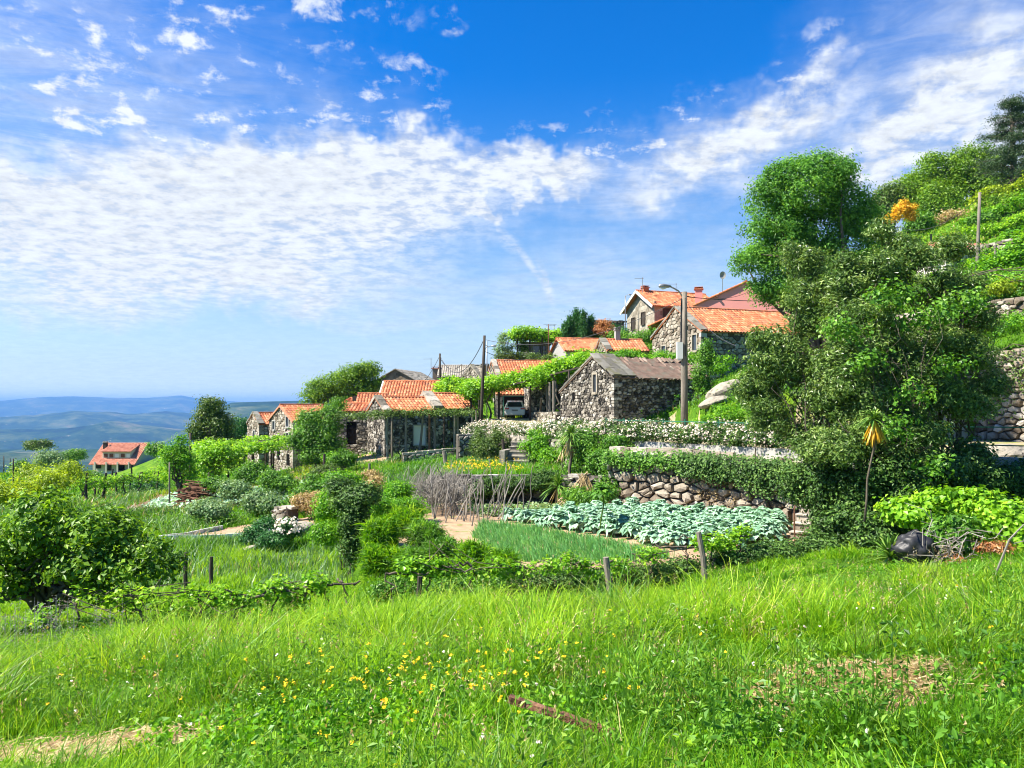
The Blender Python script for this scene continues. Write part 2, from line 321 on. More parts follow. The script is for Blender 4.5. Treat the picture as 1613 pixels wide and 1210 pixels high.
def clumps(blobs, n, cr, per, shell=.6, flat=1., low=-.75, billow=0):
    """leaf centres in clumps spread over ellipsoid blobs (x,y,z,rx,ry,rz)"""
    B = np.array(blobs, float)
    if billow:
        sub = [B*np.array([1, 1, 1, .76, .76, .76])]
        for b in B:
            k = billow; d = unit(rng.normal(size=(k, 3))); d[:, 2] = np.maximum(d[:, 2], -.5); s_ = rng.uniform(.26, .46, (k, 1))
            sub.append(np.c_[b[:3]+d*b[3:]*(1.0-s_*.8), b[3:]*s_*np.array([1.05, 1.05, .85])])
        B = np.concatenate(sub); shell = max(shell*.9, .5)
    w = (B[:, 3]*B[:, 4]*B[:, 5])**(2/3); w /= w.sum()
    k = rng.choice(len(B), n, p=w)
    d = unit(rng.normal(size=(n, 3))); d[:, 2] = np.maximum(d[:, 2], low)
    rr = shell+(1-shell)*rng.random(n)**.6
    lump = 1+.16*np.sin(d[:, 0]*5+k*1.7)*np.cos(d[:, 2]*6+k)+.10*np.sin(d[:, 1]*9+d[:, 2]*7)
    c = B[k, :3]+d*B[k, 3:]*(rr*lump)[:, None]
    ct = rng.normal(.5, .16, n)
    crs = cr*rng.uniform(.6, 1.35, n)
    g = np.clip(rng.normal(size=(n, per, 3)), -1.7, 1.7)*A(1, 1, .7*flat)*crs[:, None, None]*.55
    C = (c[:, None]+g).reshape(-1, 3); nr = np.repeat(d, per, 0)*.55+unit((g*A(1, 1, 1.6)).reshape(-1, 3))*.8+A(0, 0, .15)
    t = np.clip(np.repeat(ct, per)+rng.normal(0, .14, n*per), 0.02, .98)
    return c, C, nr, t

def twisty(a, b, k=5, amp=.06):
    a = np.asarray(a, float); b = np.asarray(b, float); t = np.linspace(0, 1, k)[:, None]
    L = np.linalg.norm(b-a); w = rng.normal(size=(k, 3))*amp*L; w[0] = 0; w[-1] = 0
    return a+(b-a)*t+w

def blob(px, py, Y, rx, ry=None, dep=None):
    c = P(px, py, Y); ry = ry or rx; return (c[0], c[1], c[2], rx/F*Y, (dep if dep else rx/F*Y*.9), ry/F*Y)

def tree(name, label, cat, base, blobs, leaf, mleaf, n, per, cr, tr=.12, mbark='bark', group=None, nb=10, shell=.6, aspect=.55, stems=1, fork=.45, twigs=True, crown_name='crown', low=-.75, billow=9):
    base = np.asarray(base, float); e = E(name, label, cat, base, group)
    c, C, nr, t = clumps(blobs, n, cr, per, shell, low=low, billow=billow)
    mb = MB(); leafmesh(mb, C, leaf, t, nr, aspect); mb.build(crown_name, mleaf, e)
    B = np.array(blobs); cen = np.average(B[:, :3], axis=0, weights=B[:, 3]**2)
    tb = MB()
    for s_ in range(stems):
        b0 = base+(A(rng.normal()*tr*1.6, rng.normal()*tr*1.6, 0) if stems > 1 else 0)
        top = cen+A(rng.normal()*.12, rng.normal()*.12, 0)*B[:, 3].max()*(4 if stems > 1 else 1)
        b0 = b0-A(0, 0, .15)
        pts = twisty(b0, b0+(top-b0)*fork, 5, .035); r0 = tr/(stems**.5)
        tb.tube(pts, np.linspace(r0*1.25, r0*.8, 5), 8)
        for i in range(max(2, nb//stems)):
            q = c[rng.integers(len(c))]; st = pts[-1-rng.integers(0, 2)]
            q = cen*.15+q*.85
            tb.tube(twisty(st, q, 6, .07), np.linspace(r0*.55, r0*.10, 6), 5)
    tb.build('trunk', mbark, e, smooth=True); return e
# ------------------------------------------------------------------ terrain
def poly_in(x, y, poly):
    x = np.asarray(x); y = np.asarray(y); ins = np.zeros(np.broadcast(x, y).shape, bool); n = len(poly)
    for i in range(n):
        x0, y0 = poly[i]; x1, y1 = poly[(i+1) % n]
        c = ((y0 > y) != (y1 > y)) & (x < (x1-x0)*(y-y0)/(y1-y0+1e-12)+x0); ins ^= c
    return ins
def ss(a, b, x): t = np.clip((x-a)/(b-a), 0, 1); return t*t*(3-2*t)
CP = []
for X in (-14, -7, 0, 7):
    for Y in (0, 4, 8, 12): CP.append((X, Y, -1.15-.18*Y+.07*X if Y > 0 else -1.25+.03*X))
CP += [(14, 4, -1.3), (14, 9, -1.9), (12, 14, -2.9), (8, 16, -3.3), (15, 15.5, -2.8), (2, 16, -4.05), (-3, 16.5, -4.3), (18, 18, -2.6), (24, 8, -1)]
CP += [(-9, 17, -4.7), (-6, 21, -4.9), (-12, 30, -5.3), (-8, 30, -5.2), (-10, 38, -5.3), (-6, 26, -5.0), (-20, 40, -5.7), (-15, 50, -5.6), (-25, 50, -6.1), (-35, 50, -7),
       (-45, 70, -7.9), (-20, 68, -6.1), (-24, 78, -6.3), (-30, 80, -6.5), (-13, 60, -4.2), (-10, 55, -4.1), (-8, 46, -4.1), (-6, 42, -3.9), (-2, 46, -3.1), (-6, 57, -3.9), (-3, 58, -3.6),
       (-16, 66, -5.3), (-25, 25, -6), (-40, 30, -8), (-17, 20, -5.4), (-30, 10, -5), (-60, 60, -10)]
CP += [(-60, 100, -9), (-80, 110, -10.2), (-78, 150, -13.2), (-72, 150, -11), (-66, 150, -8.2), (-60, 150, -7.4), (-100, 150, -15.5), (-47, 113, -9.3), (-38, 105, -7.2), (-30, 95, -5.5), (-120, 120, -15), (-86, 170, -15)]
CP += [(-4, 66, -1.5), (1, 71, -1.2), (-9, 75, -2.9), (-10, 90, -1), (-4, 95, -.4), (5, 76, 2.6), (5, 90, 5.5), (2, 88, 5.5), (0, 80, 2.2), (10, 68, 3), (14, 60, 2.0), (12, 65, 2.2), (16, 86, 7.6), (13, 92, 8.2), (8, 92, 8.3),
       (20, 76, 4.5), (9, 56, .2), (14, 53, .4), (11, 54.5, -.3), (26, 95, 10)]
CP += [(12, 41.5, .5), (15, 40.5, 1.1), (11.5, 45, .2), (19, 40, 1.5)]
CP += [(-42, 80, -7.9), (-52, 100, -9.8), (-63, 120, -11.8), (-72, 138, -13.3), (-35, 66, -7.9), (-32, 60, -7.5), (-40, 62, -8.2), (-27, 56, -6.6)]
CP += [(20, 50, 2.2), (25, 60, 6), (37, 60, 11), (30, 70, 9.5), (45, 80, 19), (55, 90, 25), (37, 100, 15), (27, 46, 6), (30, 38, 6.5), (40, 40, 11), (60, 60, 22), (40, 26, 5), (30, 20, 0)]
CP = np.array(CP)
def _tps():
    s = 10.; q = CP[:, :2]/s; n = len(q); r2 = ((q[:, None]-q[None])**2).sum(-1)
    K = np.where(r2 > 0, r2*np.log(r2+1e-12)*.5, 0)+np.eye(n)*.02; Pm = np.c_[np.ones(n), q]
    M = np.block([[K, Pm], [Pm.T, np.zeros((3, 3))]]); w = np.linalg.solve(M, np.r_[CP[:, 2], 0, 0, 0]); return q, w, s
_q, _w, _s = _tps()
def tps(x, y):
    x = np.asarray(x, float)/_s; y = np.asarray(y, float)/_s; out = _w[-3]+_w[-2]*x+_w[-1]*y
    for i in range(len(_q)):
        r2 = (x-_q[i, 0])**2+(y-_q[i, 1])**2; out = out+_w[i]*np.where(r2 > 0, r2*np.log(r2+1e-12)*.5, 0)
    return out
ROADZ = -1.62; GARZ = -4.0; UPZ = -3.05
ROAD = [(2.5, 67), (-1.6, 66), (-2.4, 52), (-1.4, 45), (1.4, 40), (4.1, 34), (7.6, 28.5), (10.8, 24.1), (16, 21.3), (30, 19.5), (34, 27), (26, 29.5), (22.5, 36), (16, 36.5), (10.2, 39.9), (9.6, 44.8), (6.0, 43.9), (3.2, 50), (3.0, 60)]
GARDEN = [(-3.2, 17.3), (-.5, 17.0), (3.5, 17.8), (7.0, 19.2), (9.6, 22.3), (10.8, 24.0), (7.6, 28.4), (4.1, 31.0), (1.7, 32.2), (-3.4, 31.8), (-4.6, 25), (-3.9, 19.5)]
UPPER = [(-3.4, 31.9), (1.7, 32.3), (4.1, 31.1), (4.1, 33.9), (1.4, 39.9), (-1.4, 44.9), (-2.6, 44), (-3.2, 38)]
def zraw(x, y):
    x = np.asarray(x, float); y = np.asarray(y, float)
    xc = np.clip(x, -130, 62); yc = np.clip(y, -2, 175)
    z = tps(xc, yc)
    yl = 165+(100-165)*ss(-50, -28, x); yl = np.where(x > 30, 130, yl)
    d = np.maximum(0, y-yl); z = z-.22*d-.0006*d*d*(d < 300)-np.where(d >= 300, 54, 0)
    z = z-.28*np.maximum(0, -125-x)-.05*np.maximum(0, -y-2)*0
    z = z+.12*np.sin(x*.9+1)*np.sin(y*.7)*ss(20, 40, y)*.8+.05*np.sin(x*1.7)*np.sin(y*1.9+1)
    st = 2.1; fr = z/st-np.floor(z/st); zt = (np.floor(z/st)+ss(.62, .98, fr))*st; k = ss(20, 27, x)*ss(38, 46, y+x*.3)*ss(1.5, 3.5, z); z = z*(1-k*.85)+zt*k*.85
    z = np.maximum(z, -420)
    z = np.where(poly_in(x, y, UPPER), UPZ+.03*np.sin(x*2)*np.sin(y*2), z)
    z = np.where(poly_in(x, y, GARDEN), GARZ+.03*np.sin(x*3)*np.sin(y*3), z)
    z = np.where(poly_in(x, y, ROAD), ROADZ+.6*ss(50, 62, y), z)
    return z
def grow(a, b, step, far, g=1.12):
    r = list(np.arange(a, b+1e-6, step)); s = step
    while r[-1] < far: s *= g; r.append(r[-1]+s)
    return r
_xp = grow(0, 34, .36, 900); _xn = grow(0, 34, .36, 1300)
GX = np.array([-v for v in _xn[:0:-1]]+_xp); GY = np.array([-v for v in grow(0, 6, .5, 300, 1.3)[:0:-1]]+grow(0, 70, .36, 1500, 1.09))
_mx, _my = np.meshgrid(GX, GY); GZ = zraw(_mx, _my)
def zg(x, y):
    x = np.asarray(x, float); y = np.asarray(y, float)
    i = np.clip(np.searchsorted(GX, x)-1, 0, len(GX)-2); j = np.clip(np.searchsorted(GY, y)-1, 0, len(GY)-2)
    u = (x-GX[i])/(GX[i+1]-GX[i]); v = (y-GY[j])/(GY[j+1]-GY[j])
    return GZ[j, i]*(1-u)*(1-v)+GZ[j, i+1]*u*(1-v)+GZ[j+1, i]*(1-u)*v+GZ[j+1, i+1]*u*v
def G(px, Y, dz=0.): x = Xof(px, Y); return A(x, Y, float(zg(x, Y))+dz)

def grid_faces(nx, ny):
    i = np.arange(nx-1)[None]; j = np.arange(ny-1)[:, None]; a = j*nx+i
    return np.stack([a, a+1, a+nx+1, a+nx], -1).reshape(-1, 4)
def ground_material():
    m = bpy.data.materials.new('ground_turf'); m.use_nodes = True; T = NT(m.node_tree); b = T.n['Principled BSDF']
    co = T.new('ShaderNodeTexCoord').outputs['Object']
    g = T.ramp(T.noise(co, .55, 6, .65), [(.03, .085, .006), (.08, .19, .010), (.16, .27, .018), (.24, .28, .05)], [.25, .45, .62, .8])
    dryc = T.ramp(T.noise(co, 3, 5, .7), [(.16, .11, .05), (.36, .28, .14)])
    c = T.mix(T.mapr(T.noise(T.vm('ADD', co, (9., 4., 0.)), .22, 5, .65), .60, .72, 0, .75), g, dryc)
    fine = T.noise(co, 6, 5, .7); c = T.mix(T.mapr(fine, .35, .65, .0, .55), c, (.02, .055, .005))
    T.l.new(c, b.inputs['Base Color']); b.inputs['Roughness'].default_value = .95; b.inputs['Specular IOR Level'].default_value = .1
    bn = T.new('ShaderNodeBump'); bn.inputs['Strength'].default_value = 1; bn.inputs['Distance'].default_value = .25
    T.l.new(T.noise(co, 2.2, 7, .72), bn.inputs['Height']); T.l.new(bn.outputs[0], b.inputs['Normal'])
    MATS['ground_turf'] = m
ground_material()
mb = MB(); mb.add(np.stack([_mx, _my, GZ], -1), [grid_faces(len(GX), len(GY))])
T_(mb.build('ground', 'ground_turf', smooth=True), kind='structure')

# far hills: one height field from 500 m to 28 km
def hills_material():
    m = bpy.data.materials.new('hill_cover'); m.use_nodes = True; T = NT(m.node_tree); b = T.n['Principled BSDF']
    co = T.new('ShaderNodeTexCoord').outputs['Object']
    c = T.ramp(T.noise(co, .0016, 9, .74), [(.003, .010, .004), (.014, .038, .010), (.07, .09, .03), (.16, .13, .08)], [.38, .47, .56, .66])
    c = T.mix(T.mapr(T.noise(T.vm('ADD', co, (900., 10., 0.)), .008, 4, .7), .52, .60, 0, .6), c, (.02, .045, .02))
    c = T.mix(T.mapr(T.noise(T.vm('ADD', co, (100., 5000., 0.)), .006, 6, .8), .655, .67), c, (.50, .40, .32))
    T.l.new(c, b.inputs['Base Color']); b.inputs['Roughness'].default_value = 1; b.inputs['Specular IOR Level'].default_value = 0
    MATS['hill_cover'] = m
hills_material()
def fbm(x, y, o=6, sd=3, ridged=True):
    r = np.random.default_rng(sd); out = np.zeros_like(x); a = 1.; f = 1.
    for _ in range(o):
        N = 64; t = r.random((N, N)); u = (x*f) % N; v = (y*f) % N; i = u.astype(int); j = v.astype(int); fu = u-i; fv = v-j
        fu = fu*fu*(3-2*fu); fv = fv*fv*(3-2*fv); i2 = (i+1) % N; j2 = (j+1) % N
        n = t[j, i]*(1-fu)*(1-fv)+t[j, i2]*fu*(1-fv)+t[j2, i]*(1-fu)*fv+t[j2, i2]*fu*fv
        out += a*(1-abs(2*n-1) if ridged else n); a *= .5; f *= 2.03
    return out/2
def make_hills():
    r = np.concatenate([np.geomspace(420, 5000, 150), np.geomspace(5050, 23200, 170)]); th = np.radians(np.linspace(-62, 45, 700))
    RR, TH = np.meshgrid(r, th); x = RR*np.sin(TH); y = RR*np.cos(TH); px = CX+F*np.tan(TH)
    n1 = fbm(x/1500+11, y/1500+5, 7, 3); n2 = fbm(x/5000+3, y/5000+9, 6, 8)
    z = -190-(RR-420)*.03; z = np.maximum(z, -330)+(n1-.5)*150+(n2-.5)*120
    z = np.where(RR < 1500, z-60*(1-(RR-420)/1080), z)
    def ridge(r0, w, prof, nz, sd):
        ph = np.interp(px, prof[0], prof[1]); h = (HY-ph)/F*r0*np.sqrt(1+((px-CX)/F)**2)/np.sqrt(1+((px-CX)/F)**2)
        n = fbm(x/1800+sd, y/1800+sd, 6, sd)
        return h+(n-.55)*nz-((RR-r0)/w)**2*260
    z = np.maximum(z, ridge(20500, 3000, ([-500, 0, 60, 120, 170, 230, 285, 320, 380, 480, 700], [632, 634, 629, 627, 629, 629, 625, 631, 634, 632, 634]), 60, 4))
    z = np.maximum(z, ridge(10500, 1900, ([-500, 0, 60, 120, 200, 260, 330, 480], [660, 658, 656, 651, 657, 653, 660, 668]), 170, 6))
    z = np.maximum(z, ridge(5600, 1300, ([-500, 150, 250, 300, 330, 365, 420, 470, 700], [760, 715, 694, 668, 645, 633, 632, 631, 634]), 60, 9))
    z = np.maximum(z, ridge(7600, 1500, ([-500, 0, 100, 190, 270, 350, 480], [684, 676, 672, 668, 672, 676, 690]), 160, 12))
    mb = MB(); V = np.stack([x, y, z], -1); mb.add(V, [grid_faces(len(r), len(th))]); return mb.build('hills', 'hill_cover', smooth=True)
T_(make_hills(), kind='structure')
def haze():
    m = bpy.data.materials.new('haze_air'); m.use_nodes = True; T = NT(m.node_tree); T.n.clear()
    o = T.new('ShaderNodeOutputMaterial'); v = T.new('ShaderNodeVolumePrincipled'); T.l.new(v.outputs[0], o.inputs[1])
    v.inputs['Color'].default_value = (.17, .385, .80, 1); v.inputs['Density'].default_value = 7.5e-5; v.inputs['Anisotropy'].default_value = .0
    MATS['haze_air'] = m
    mb = MB(); mb.box((-2000, 11000, -190), 46000, 25600, 840)
    h = mb.build('haze', 'haze_air'); T_(h, kind='stuff')
haze()
# ------------------------------------------------------------------ masonry, roofs, houses
Z3 = A(0, 0, 1)
def stones(mb, o, eu, ev, U, V, n, size=.3, depth=.10, inside=None, jit=.35, flatness=.35, gap=.02, holes=()):
    """irregular stone facing made of weighted Voronoi cells: o origin, eu/ev in-plane unit vectors, U x V metres, n outward normal"""
    if jit < .2: rh, cw, jj, ww = size, size*1.6, .10, .02
    else: rh, cw, jj, ww = size*.86, size*1.35, .40, .75
    nr_, nc = int(math.ceil(V/rh))+2, int(math.ceil(U/cw))+2
    pts = {}
    for r in range(-1, nr_):
        for c in range(-1, nc):
            pts[r, c] = (((c+.5*(r % 2)+rng.uniform(-jj, jj))*cw), (r+.5+rng.uniform(-jj, jj)*.9)*rh, rng.uniform(0, ww)*rh*rh*.5)
    def clip(poly, nx, ny, d):
        out = []; m = len(poly)
        for i in range(m):
            x0, y0 = poly[i]; x1, y1 = poly[(i+1) % m]; s0 = nx*x0+ny*y0-d; s1 = nx*x1+ny*y1-d
            if s0 <= 0: out.append((x0, y0))
            if (s0 < 0) != (s1 < 0) and abs(s0-s1) > 1e-12:
                t = s0/(s0-s1); out.append((x0+(x1-x0)*t, y0+(y1-y0)*t))
        return out
    asp = cw/rh if jit < .2 else 1.35
    for (r, c), (x, y, w) in pts.items():
        poly = [(max(0, x-cw*1.3), max(0, y-rh*1.3)), (min(U, x+cw*1.3), max(0, y-rh*1.3)), (min(U, x+cw*1.3), min(V, y+rh*1.3)), (max(0, x-cw*1.3), min(V, y+rh*1.3))]
        if poly[1][0]-poly[0][0] < .04 or poly[2][1]-poly[1][1] < .04: continue
        for dr in (-2, -1, 0, 1, 2):
            for dc in (-2, -1, 0, 1, 2):
                q = pts.get((r+dr, c+dc))
                if q is None or (dr == 0 and dc == 0): continue
                nx, ny = (q[0]-x)/asp**2, q[1]-y
                d = ((q[0]**2-x*x)/asp**2+q[1]**2-y*y+w-q[2])/2
                poly = clip(poly, nx, ny, d)
                if len(poly) < 3: break
            if len(poly) < 3: break
        if len(poly) < 3: continue
        cu = sum(p[0] for p in poly)/len(poly); cv = sum(p[1] for p in poly)/len(poly); bad = False
        for (a_, b_, c_, d_) in holes:
            if a_ < cu < b_ and c_ < cv < d_: bad = True; break
            if all(p[0] < a_ for p in poly) or all(p[0] > b_ for p in poly) or all(p[1] < c_ for p in poly) or all(p[1] > d_ for p in poly): continue
            g = [(a_-cu, (1, 0, a_)), (cu-b_, (-1, 0, -b_)), (c_-cv, (0, 1, c_)), (cv-d_, (0, -1, -d_))]
            poly = clip(poly, *max(g)[1])
            if len(poly) < 3: bad = True; break
        if bad: continue
        cu = sum(p[0] for p in poly)/len(poly); cv = sum(p[1] for p in poly)/len(poly)
        if inside is not None:
            if not inside(cu, cv): continue
            pp = []
            for (px_, py_) in poly:
                for t in (1, .75, .5, .3, .1):
                    if inside(cu+(px_-cu)*t, cv+(py_-cv)*t): break
                pp.append((cu+(px_-cu)*t, cv+(py_-cv)*t))
            poly = pp
        pa = np.array(poly)-A(cu, cv); k = len(pa); ext = np.abs(pa).max(0)
        if ext.min() < .025: continue
        sc_ = np.maximum(1-gap/np.maximum(ext, .03), .3); pa = pa*sc_
        if jit > .2: pa = pa*rng.uniform(.88, 1.03, (k, 1))
        d = depth*rng.uniform(.35, 1.2); fr = pa*(1-flatness*rng.uniform(.4, 1))
        back = o+np.outer(pa[:, 0]+cu, eu)+np.outer(pa[:, 1]+cv, ev)
        front = o+np.outer(fr[:, 0]+cu, eu)+np.outer(fr[:, 1]+cv, ev)+n*d*rng.uniform(.75, 1., (k, 1))
        cen = (o+eu*cu+ev*cv+n*d*rng.uniform(.95, 1.2))[None]; i = np.arange(k); j = (i+1) % k
        mb.add(np.concatenate([back, front, cen]), [np.stack([i, j, j+k, i+k], 1), np.stack([i+k, j+k, np.full(k, 2*k)], 1)], float(np.clip(rng.normal(.5, .24), 0, 1)))
    return mb

def tiles(mb, eL, eR, rR, rL, period=.28, row=.42, amp=.085, sag=0., mess=0.):
    """a tiled slope from eave (eL-eR) to ridge (rL-rR): rolls running up the slope, stepped courses"""
    eL, eR, rR, rL = [np.asarray(q, float) for q in (eL, eR, rR, rL)]
    Wd = np.linalg.norm(eR-eL); Hs = max(np.linalg.norm(rL-eL), np.linalg.norm(rR-eR)); nw = max(2, int(round(Wd/period))); nr_ = max(2, int(round(Hs/row)))
    per = 6; u = np.linspace(0, 1, nw*per+1); n = unit(np.cross(eR-eL, rL-eL)); 
    if n[2] < 0: n = -n
    wave = amp*np.abs(np.sin(np.pi*u*nw))**.8; col = np.minimum((u*nw).astype(int), nw-1)
    for r in range(nr_):
        a, b = r/nr_, (r+1)/nr_*1.0
        jit = rng.normal(0, mess, (nw,))[col] if mess else 0
        tt = np.clip(rng.normal(.5, .2, nw), 0, 1)[col]
        rows = []
        for v, lift in ((a, -.0), (a, .028), (b, .0)):
            base = (eL[None]*(1-u[:, None])+eR[None]*u[:, None])*(1-v)+(rL[None]*(1-u[:, None])+rR[None]*u[:, None])*v
            sg = -sag*np.sin(np.pi*u)*np.sin(np.pi*min(1, v*.8+.2))
            rows.append(base+n[None]*((wave+lift+jit)[:, None])+Z3[None]*(sg if np.ndim(sg) else 0)[:, None])
        V = np.concatenate(rows); m = len(u)
        mb.add(V, [grid_faces(m, 3)], np.tile(tt, 3))
    # underside slab
    d = n*.06
    mb.hexa([eL-d, eR-d, rR-d, rL-d, eL+d*.0, eR+d*.0, rR+d*.0, rL+d*.0], .4)
    return mb

def ridgecap(mb, a, b, r=.11, seg=.4):
    a = np.asarray(a, float); b = np.asarray(b, float); k = max(1, int(np.linalg.norm(b-a)/seg))
    for i in range(k):
        p, q = a+(b-a)*i/k, a+(b-a)*(i+1.06)/k
        mb.tube([p, q], [r*1.08, r*.92], 8, rng.uniform(.3, .8))
    return mb

def opening(par, c, eu, n, w, h, kind):
    """c = centre on the backing plane, eu to the right seen from outside"""
    c = np.asarray(c, float); ev = Z3
    def slab(mb, u0, u1, v0, v1, d0, d1, t=.5):
        q = [c+eu*u+ev*v+n*d for d in (d0, d1) for u, v in ((u0, v0), (u1, v0), (u1, v1), (u0, v1))]; mb.hexa(q, t)
    W2, H2 = w/2, h/2
    name = 'door' if 'door' in kind else 'window'
    if kind in ('hole', 'door_hole'):
        mb = MB(); slab(mb, -W2, W2, -H2, H2, .0, .012); mb.build('doorway' if name == 'door' else 'window_opening', 'painted_dark', par)  # panel on a solid wall, the opening's darkness is painted on
        return
    fm = {'white': 'white_paint', 'stone': 'stone_ashlar', 'brown': 'wood_dark', 'shutters': 'white_paint', 'grey': 'concrete', 'dark': 'wood_dark', 'door_white': 'concrete_pale', 'door_dark': 'wood_dark'}[kind]
    fw = .12 if kind in ('stone', 'grey') else .07; fd = .13
    mb = MB()
    slab(mb, -W2-fw, -W2, -H2-fw, H2+fw, 0, fd); slab(mb, W2, W2+fw, -H2-fw, H2+fw, 0, fd); slab(mb, -W2, W2, H2, H2+fw, 0, fd); slab(mb, -W2-.04, W2+.04, -H2-fw-.03, -H2, 0, fd+.05)
    if kind in ('white', 'shutters'): slab(mb, -.03, .03, -H2, H2, 0, .06)
    if kind in ('white',): slab(mb, -W2, -.03, -.02, .02, .02, .055); slab(mb, .03, W2, -.02, .02, .02, .055)
    f = mb.build('door_frame' if name == 'door' else 'window', fm, par)
    mb = MB(); slab(mb, -W2, W2, -H2, H2, .0, .03)
    if kind == 'dark':
        for i in range(5): slab(mb, -W2, W2, -H2+h*(i+.1)/5, -H2+h*(i+.9)/5, .03, .05, .3)
    mb.build('door_panel' if name == 'door' else 'pane', {'white': 'glass_dark', 'shutters': 'glass_dark', 'stone': 'glass_dark', 'grey': 'glass_dark', 'brown': 'glass_dark', 'dark': 'wood_dark', 'door_white': 'white_paint', 'door_dark': 'wood_dark'}[kind], f)
    if kind == 'shutters':
        for s in (-1, 1):
            mb = MB(); slab(mb, s*(W2+.09) if s > 0 else -W2-.09-w*.5, W2+.09+w*.5 if s > 0 else -(W2+.09), -H2, H2, .13, .17); mb.build('shutter', 'white_paint', f)

class House:
    def __init__(s, name, label, cat, px, Y, zb, a, L, W, h, rise, wall='stone_pale', apex=.5, ssize=.3, oh=.25, roof='tile_orange', roofkind='tile', style='rubble', cop=None, wins=(), hback=None, sag=0., mess=0., ztop_py=None, back_open=False, verge=None, loc=None):
        a = R(a); C0 = A(Xof(px, Y), Y, zb) if loc is None else A(loc[0], loc[1], zb); s.C0 = C0
        ex = A(math.cos(a), math.sin(a), 0); ey = A(-math.sin(a), math.cos(a), 0); s.ex, s.ey = ex, ey
        hb = hback if hback is not None else h
        e = s.e = E(name, label, cat, C0)
        pk = lambda x, dz=0: C0+ex*x+ey*W*apex+Z3*(h+rise+dz)
        s.pk = pk; s.h, s.W, s.L, s.rise, s.apex = h, W, L, rise, apex
        c = lambda x, y, z: C0+ex*x+ey*y+Z3*z
        s.c = c
        mort = {'rubble': 'mortar', 'ashlar': 'mortar_pale', 'plaster': wall}[style]
        mb = MB(); i_ = .0
        V = [c(0, 0, 0), c(L, 0, 0), c(L, W, 0), c(0, W, 0), c(0, 0, h), c(L, 0, h), c(L, W, hb), c(0, W, hb), pk(0), pk(L)]
        mb.add(V, [np.array([[0, 1, 5, 4], [2, 3, 7, 6]]), np.array([[3, 0, 4, 8, 7]]), np.array([[1, 2, 6, 9, 5]]), np.array([[4, 5, 9, 8], [7, 8, 9, 6]])], .4, 0)
        holes_f = [(u-w/2, u+w/2, v-hh/2, v+hh/2) for fc, u, v, w, hh, k in wins if fc == 'f']
        holes_g = [(u-w/2, u+w/2, v-hh/2, v+hh/2) for fc, u, v, w, hh, k in wins if fc == 'g']
        if style != 'plaster':
            sm = MB(); kw = dict(size=ssize, depth=.10 if style == 'rubble' else .03, jit=.35 if style == 'rubble' else .12, flatness=.2 if style == 'rubble' else .05, gap=.018 if style == 'rubble' else .008)
            stones(sm, c(0, 0, 0), ex, Z3, L, h, -ey, holes=holes_f, **kw)
            def ing(u, v):            # u from the back corner
                y = W-u; lim = h+(rise*(y/(W*apex))) if y < W*apex else hb+(h+rise-hb)*((W-y)/(W*(1-apex)))
                return v < lim-.02
            stones(sm, c(0, W, 0), -ey, Z3, W, h+rise, -ex, inside=ing, holes=holes_g, **kw)
            # quoins on the near corner
            z = .0; k = 0
            while z < h-.1:
                q = ssize*rng.uniform(.8, 1.2); lx, ly = (.42, .2) if k % 2 else (.2, .42); d = kw['depth']*1.05
                sm.hexa([c(-d, -d, z), c(lx, -d, z), c(lx, ly, z), c(-d, ly, z), c(-d, -d, z+q-.03), c(lx, -d, z+q-.03), c(lx, ly, z+q-.03), c(-d, ly, z+q-.03)], rng.uniform(.3, .9)); z += q; k += 1
            w_ = mb.build('wall', mort, e); sm.build('stonework', wall, e)
        else: mb.build('wall', wall, e)
        vo = .12 if verge is None else verge; sl = rise/(W*apex); slb = (h+rise-hb)/(W*(1-apex))
        ov = oh
        eL, eR = c(-vo, -ov, h-ov*sl+.05), c(L+vo, -ov, h-ov*sl+.05); rL, rR = pk(-vo, .05), pk(L+vo, .05)
        bL, bR = c(-vo, W+ov, hb-ov*slb+.05), c(L+vo, W+ov, hb-ov*slb+.05)
        s.eL, s.eR, s.rL, s.rR, s.bL, s.bR = eL, eR, rL, rR, bL, bR
        mb = MB()
        if roofkind == 'tile':
            tiles(mb, eL, eR, rR, rL, sag=sag, mess=mess); tiles(mb, bR, bL, rL, rR, sag=sag, mess=mess)
        else:
            tiles(mb, eL, eR, rR, rL, period=.5, row=.33, amp=.015, sag=sag, mess=.01); tiles(mb, bR, bL, rL, rR, period=.5, row=.33, amp=.015, sag=sag, mess=.01)
        s.roof = mb.build('roof', roof, e)
        if roofkind == 'tile' and not sag:
            mb = MB(); ridgecap(mb, rL+Z3*.05, rR+Z3*.05); mb.build('ridge_cap', roof, s.roof)
        if cop:                                        # raised slab coping on the left gable: (material, width, thick)
            cm, cw, ct = cop; mb = MB()
            for p, q in ((c(0, -oh*.8, h-oh*.8*sl), pk(0)), (c(0, W+oh*.8, hb-oh*.8*slb), pk(0))):
                k = max(2, int(np.linalg.norm(q-p)/.7))
                for i in range(k):
                    a_, b_ = p+(q-p)*i/k, p+(q-p)*(i+1.08)/k; t_ = ct*rng.uniform(.8, 1.2)
                    mb.beam(a_+ex*cw*.25+Z3*(.16+rng.uniform(-.02, .03)), b_+ex*cw*.25+Z3*(.14+rng.uniform(-.02, .03)), cw*rng.uniform(.9, 1.1), t_, rng.uniform(.2, .9))
            mb.build('coping', cm, e)
        for fc, u, v, w, hh, k in wins:
            if fc == 'f': opening(e, c(u, 0, v), ex, -ey, w, hh, k)
            elif fc == 'g': opening(e, c(0, W-u, v), -ey, -ex, w, hh, k)
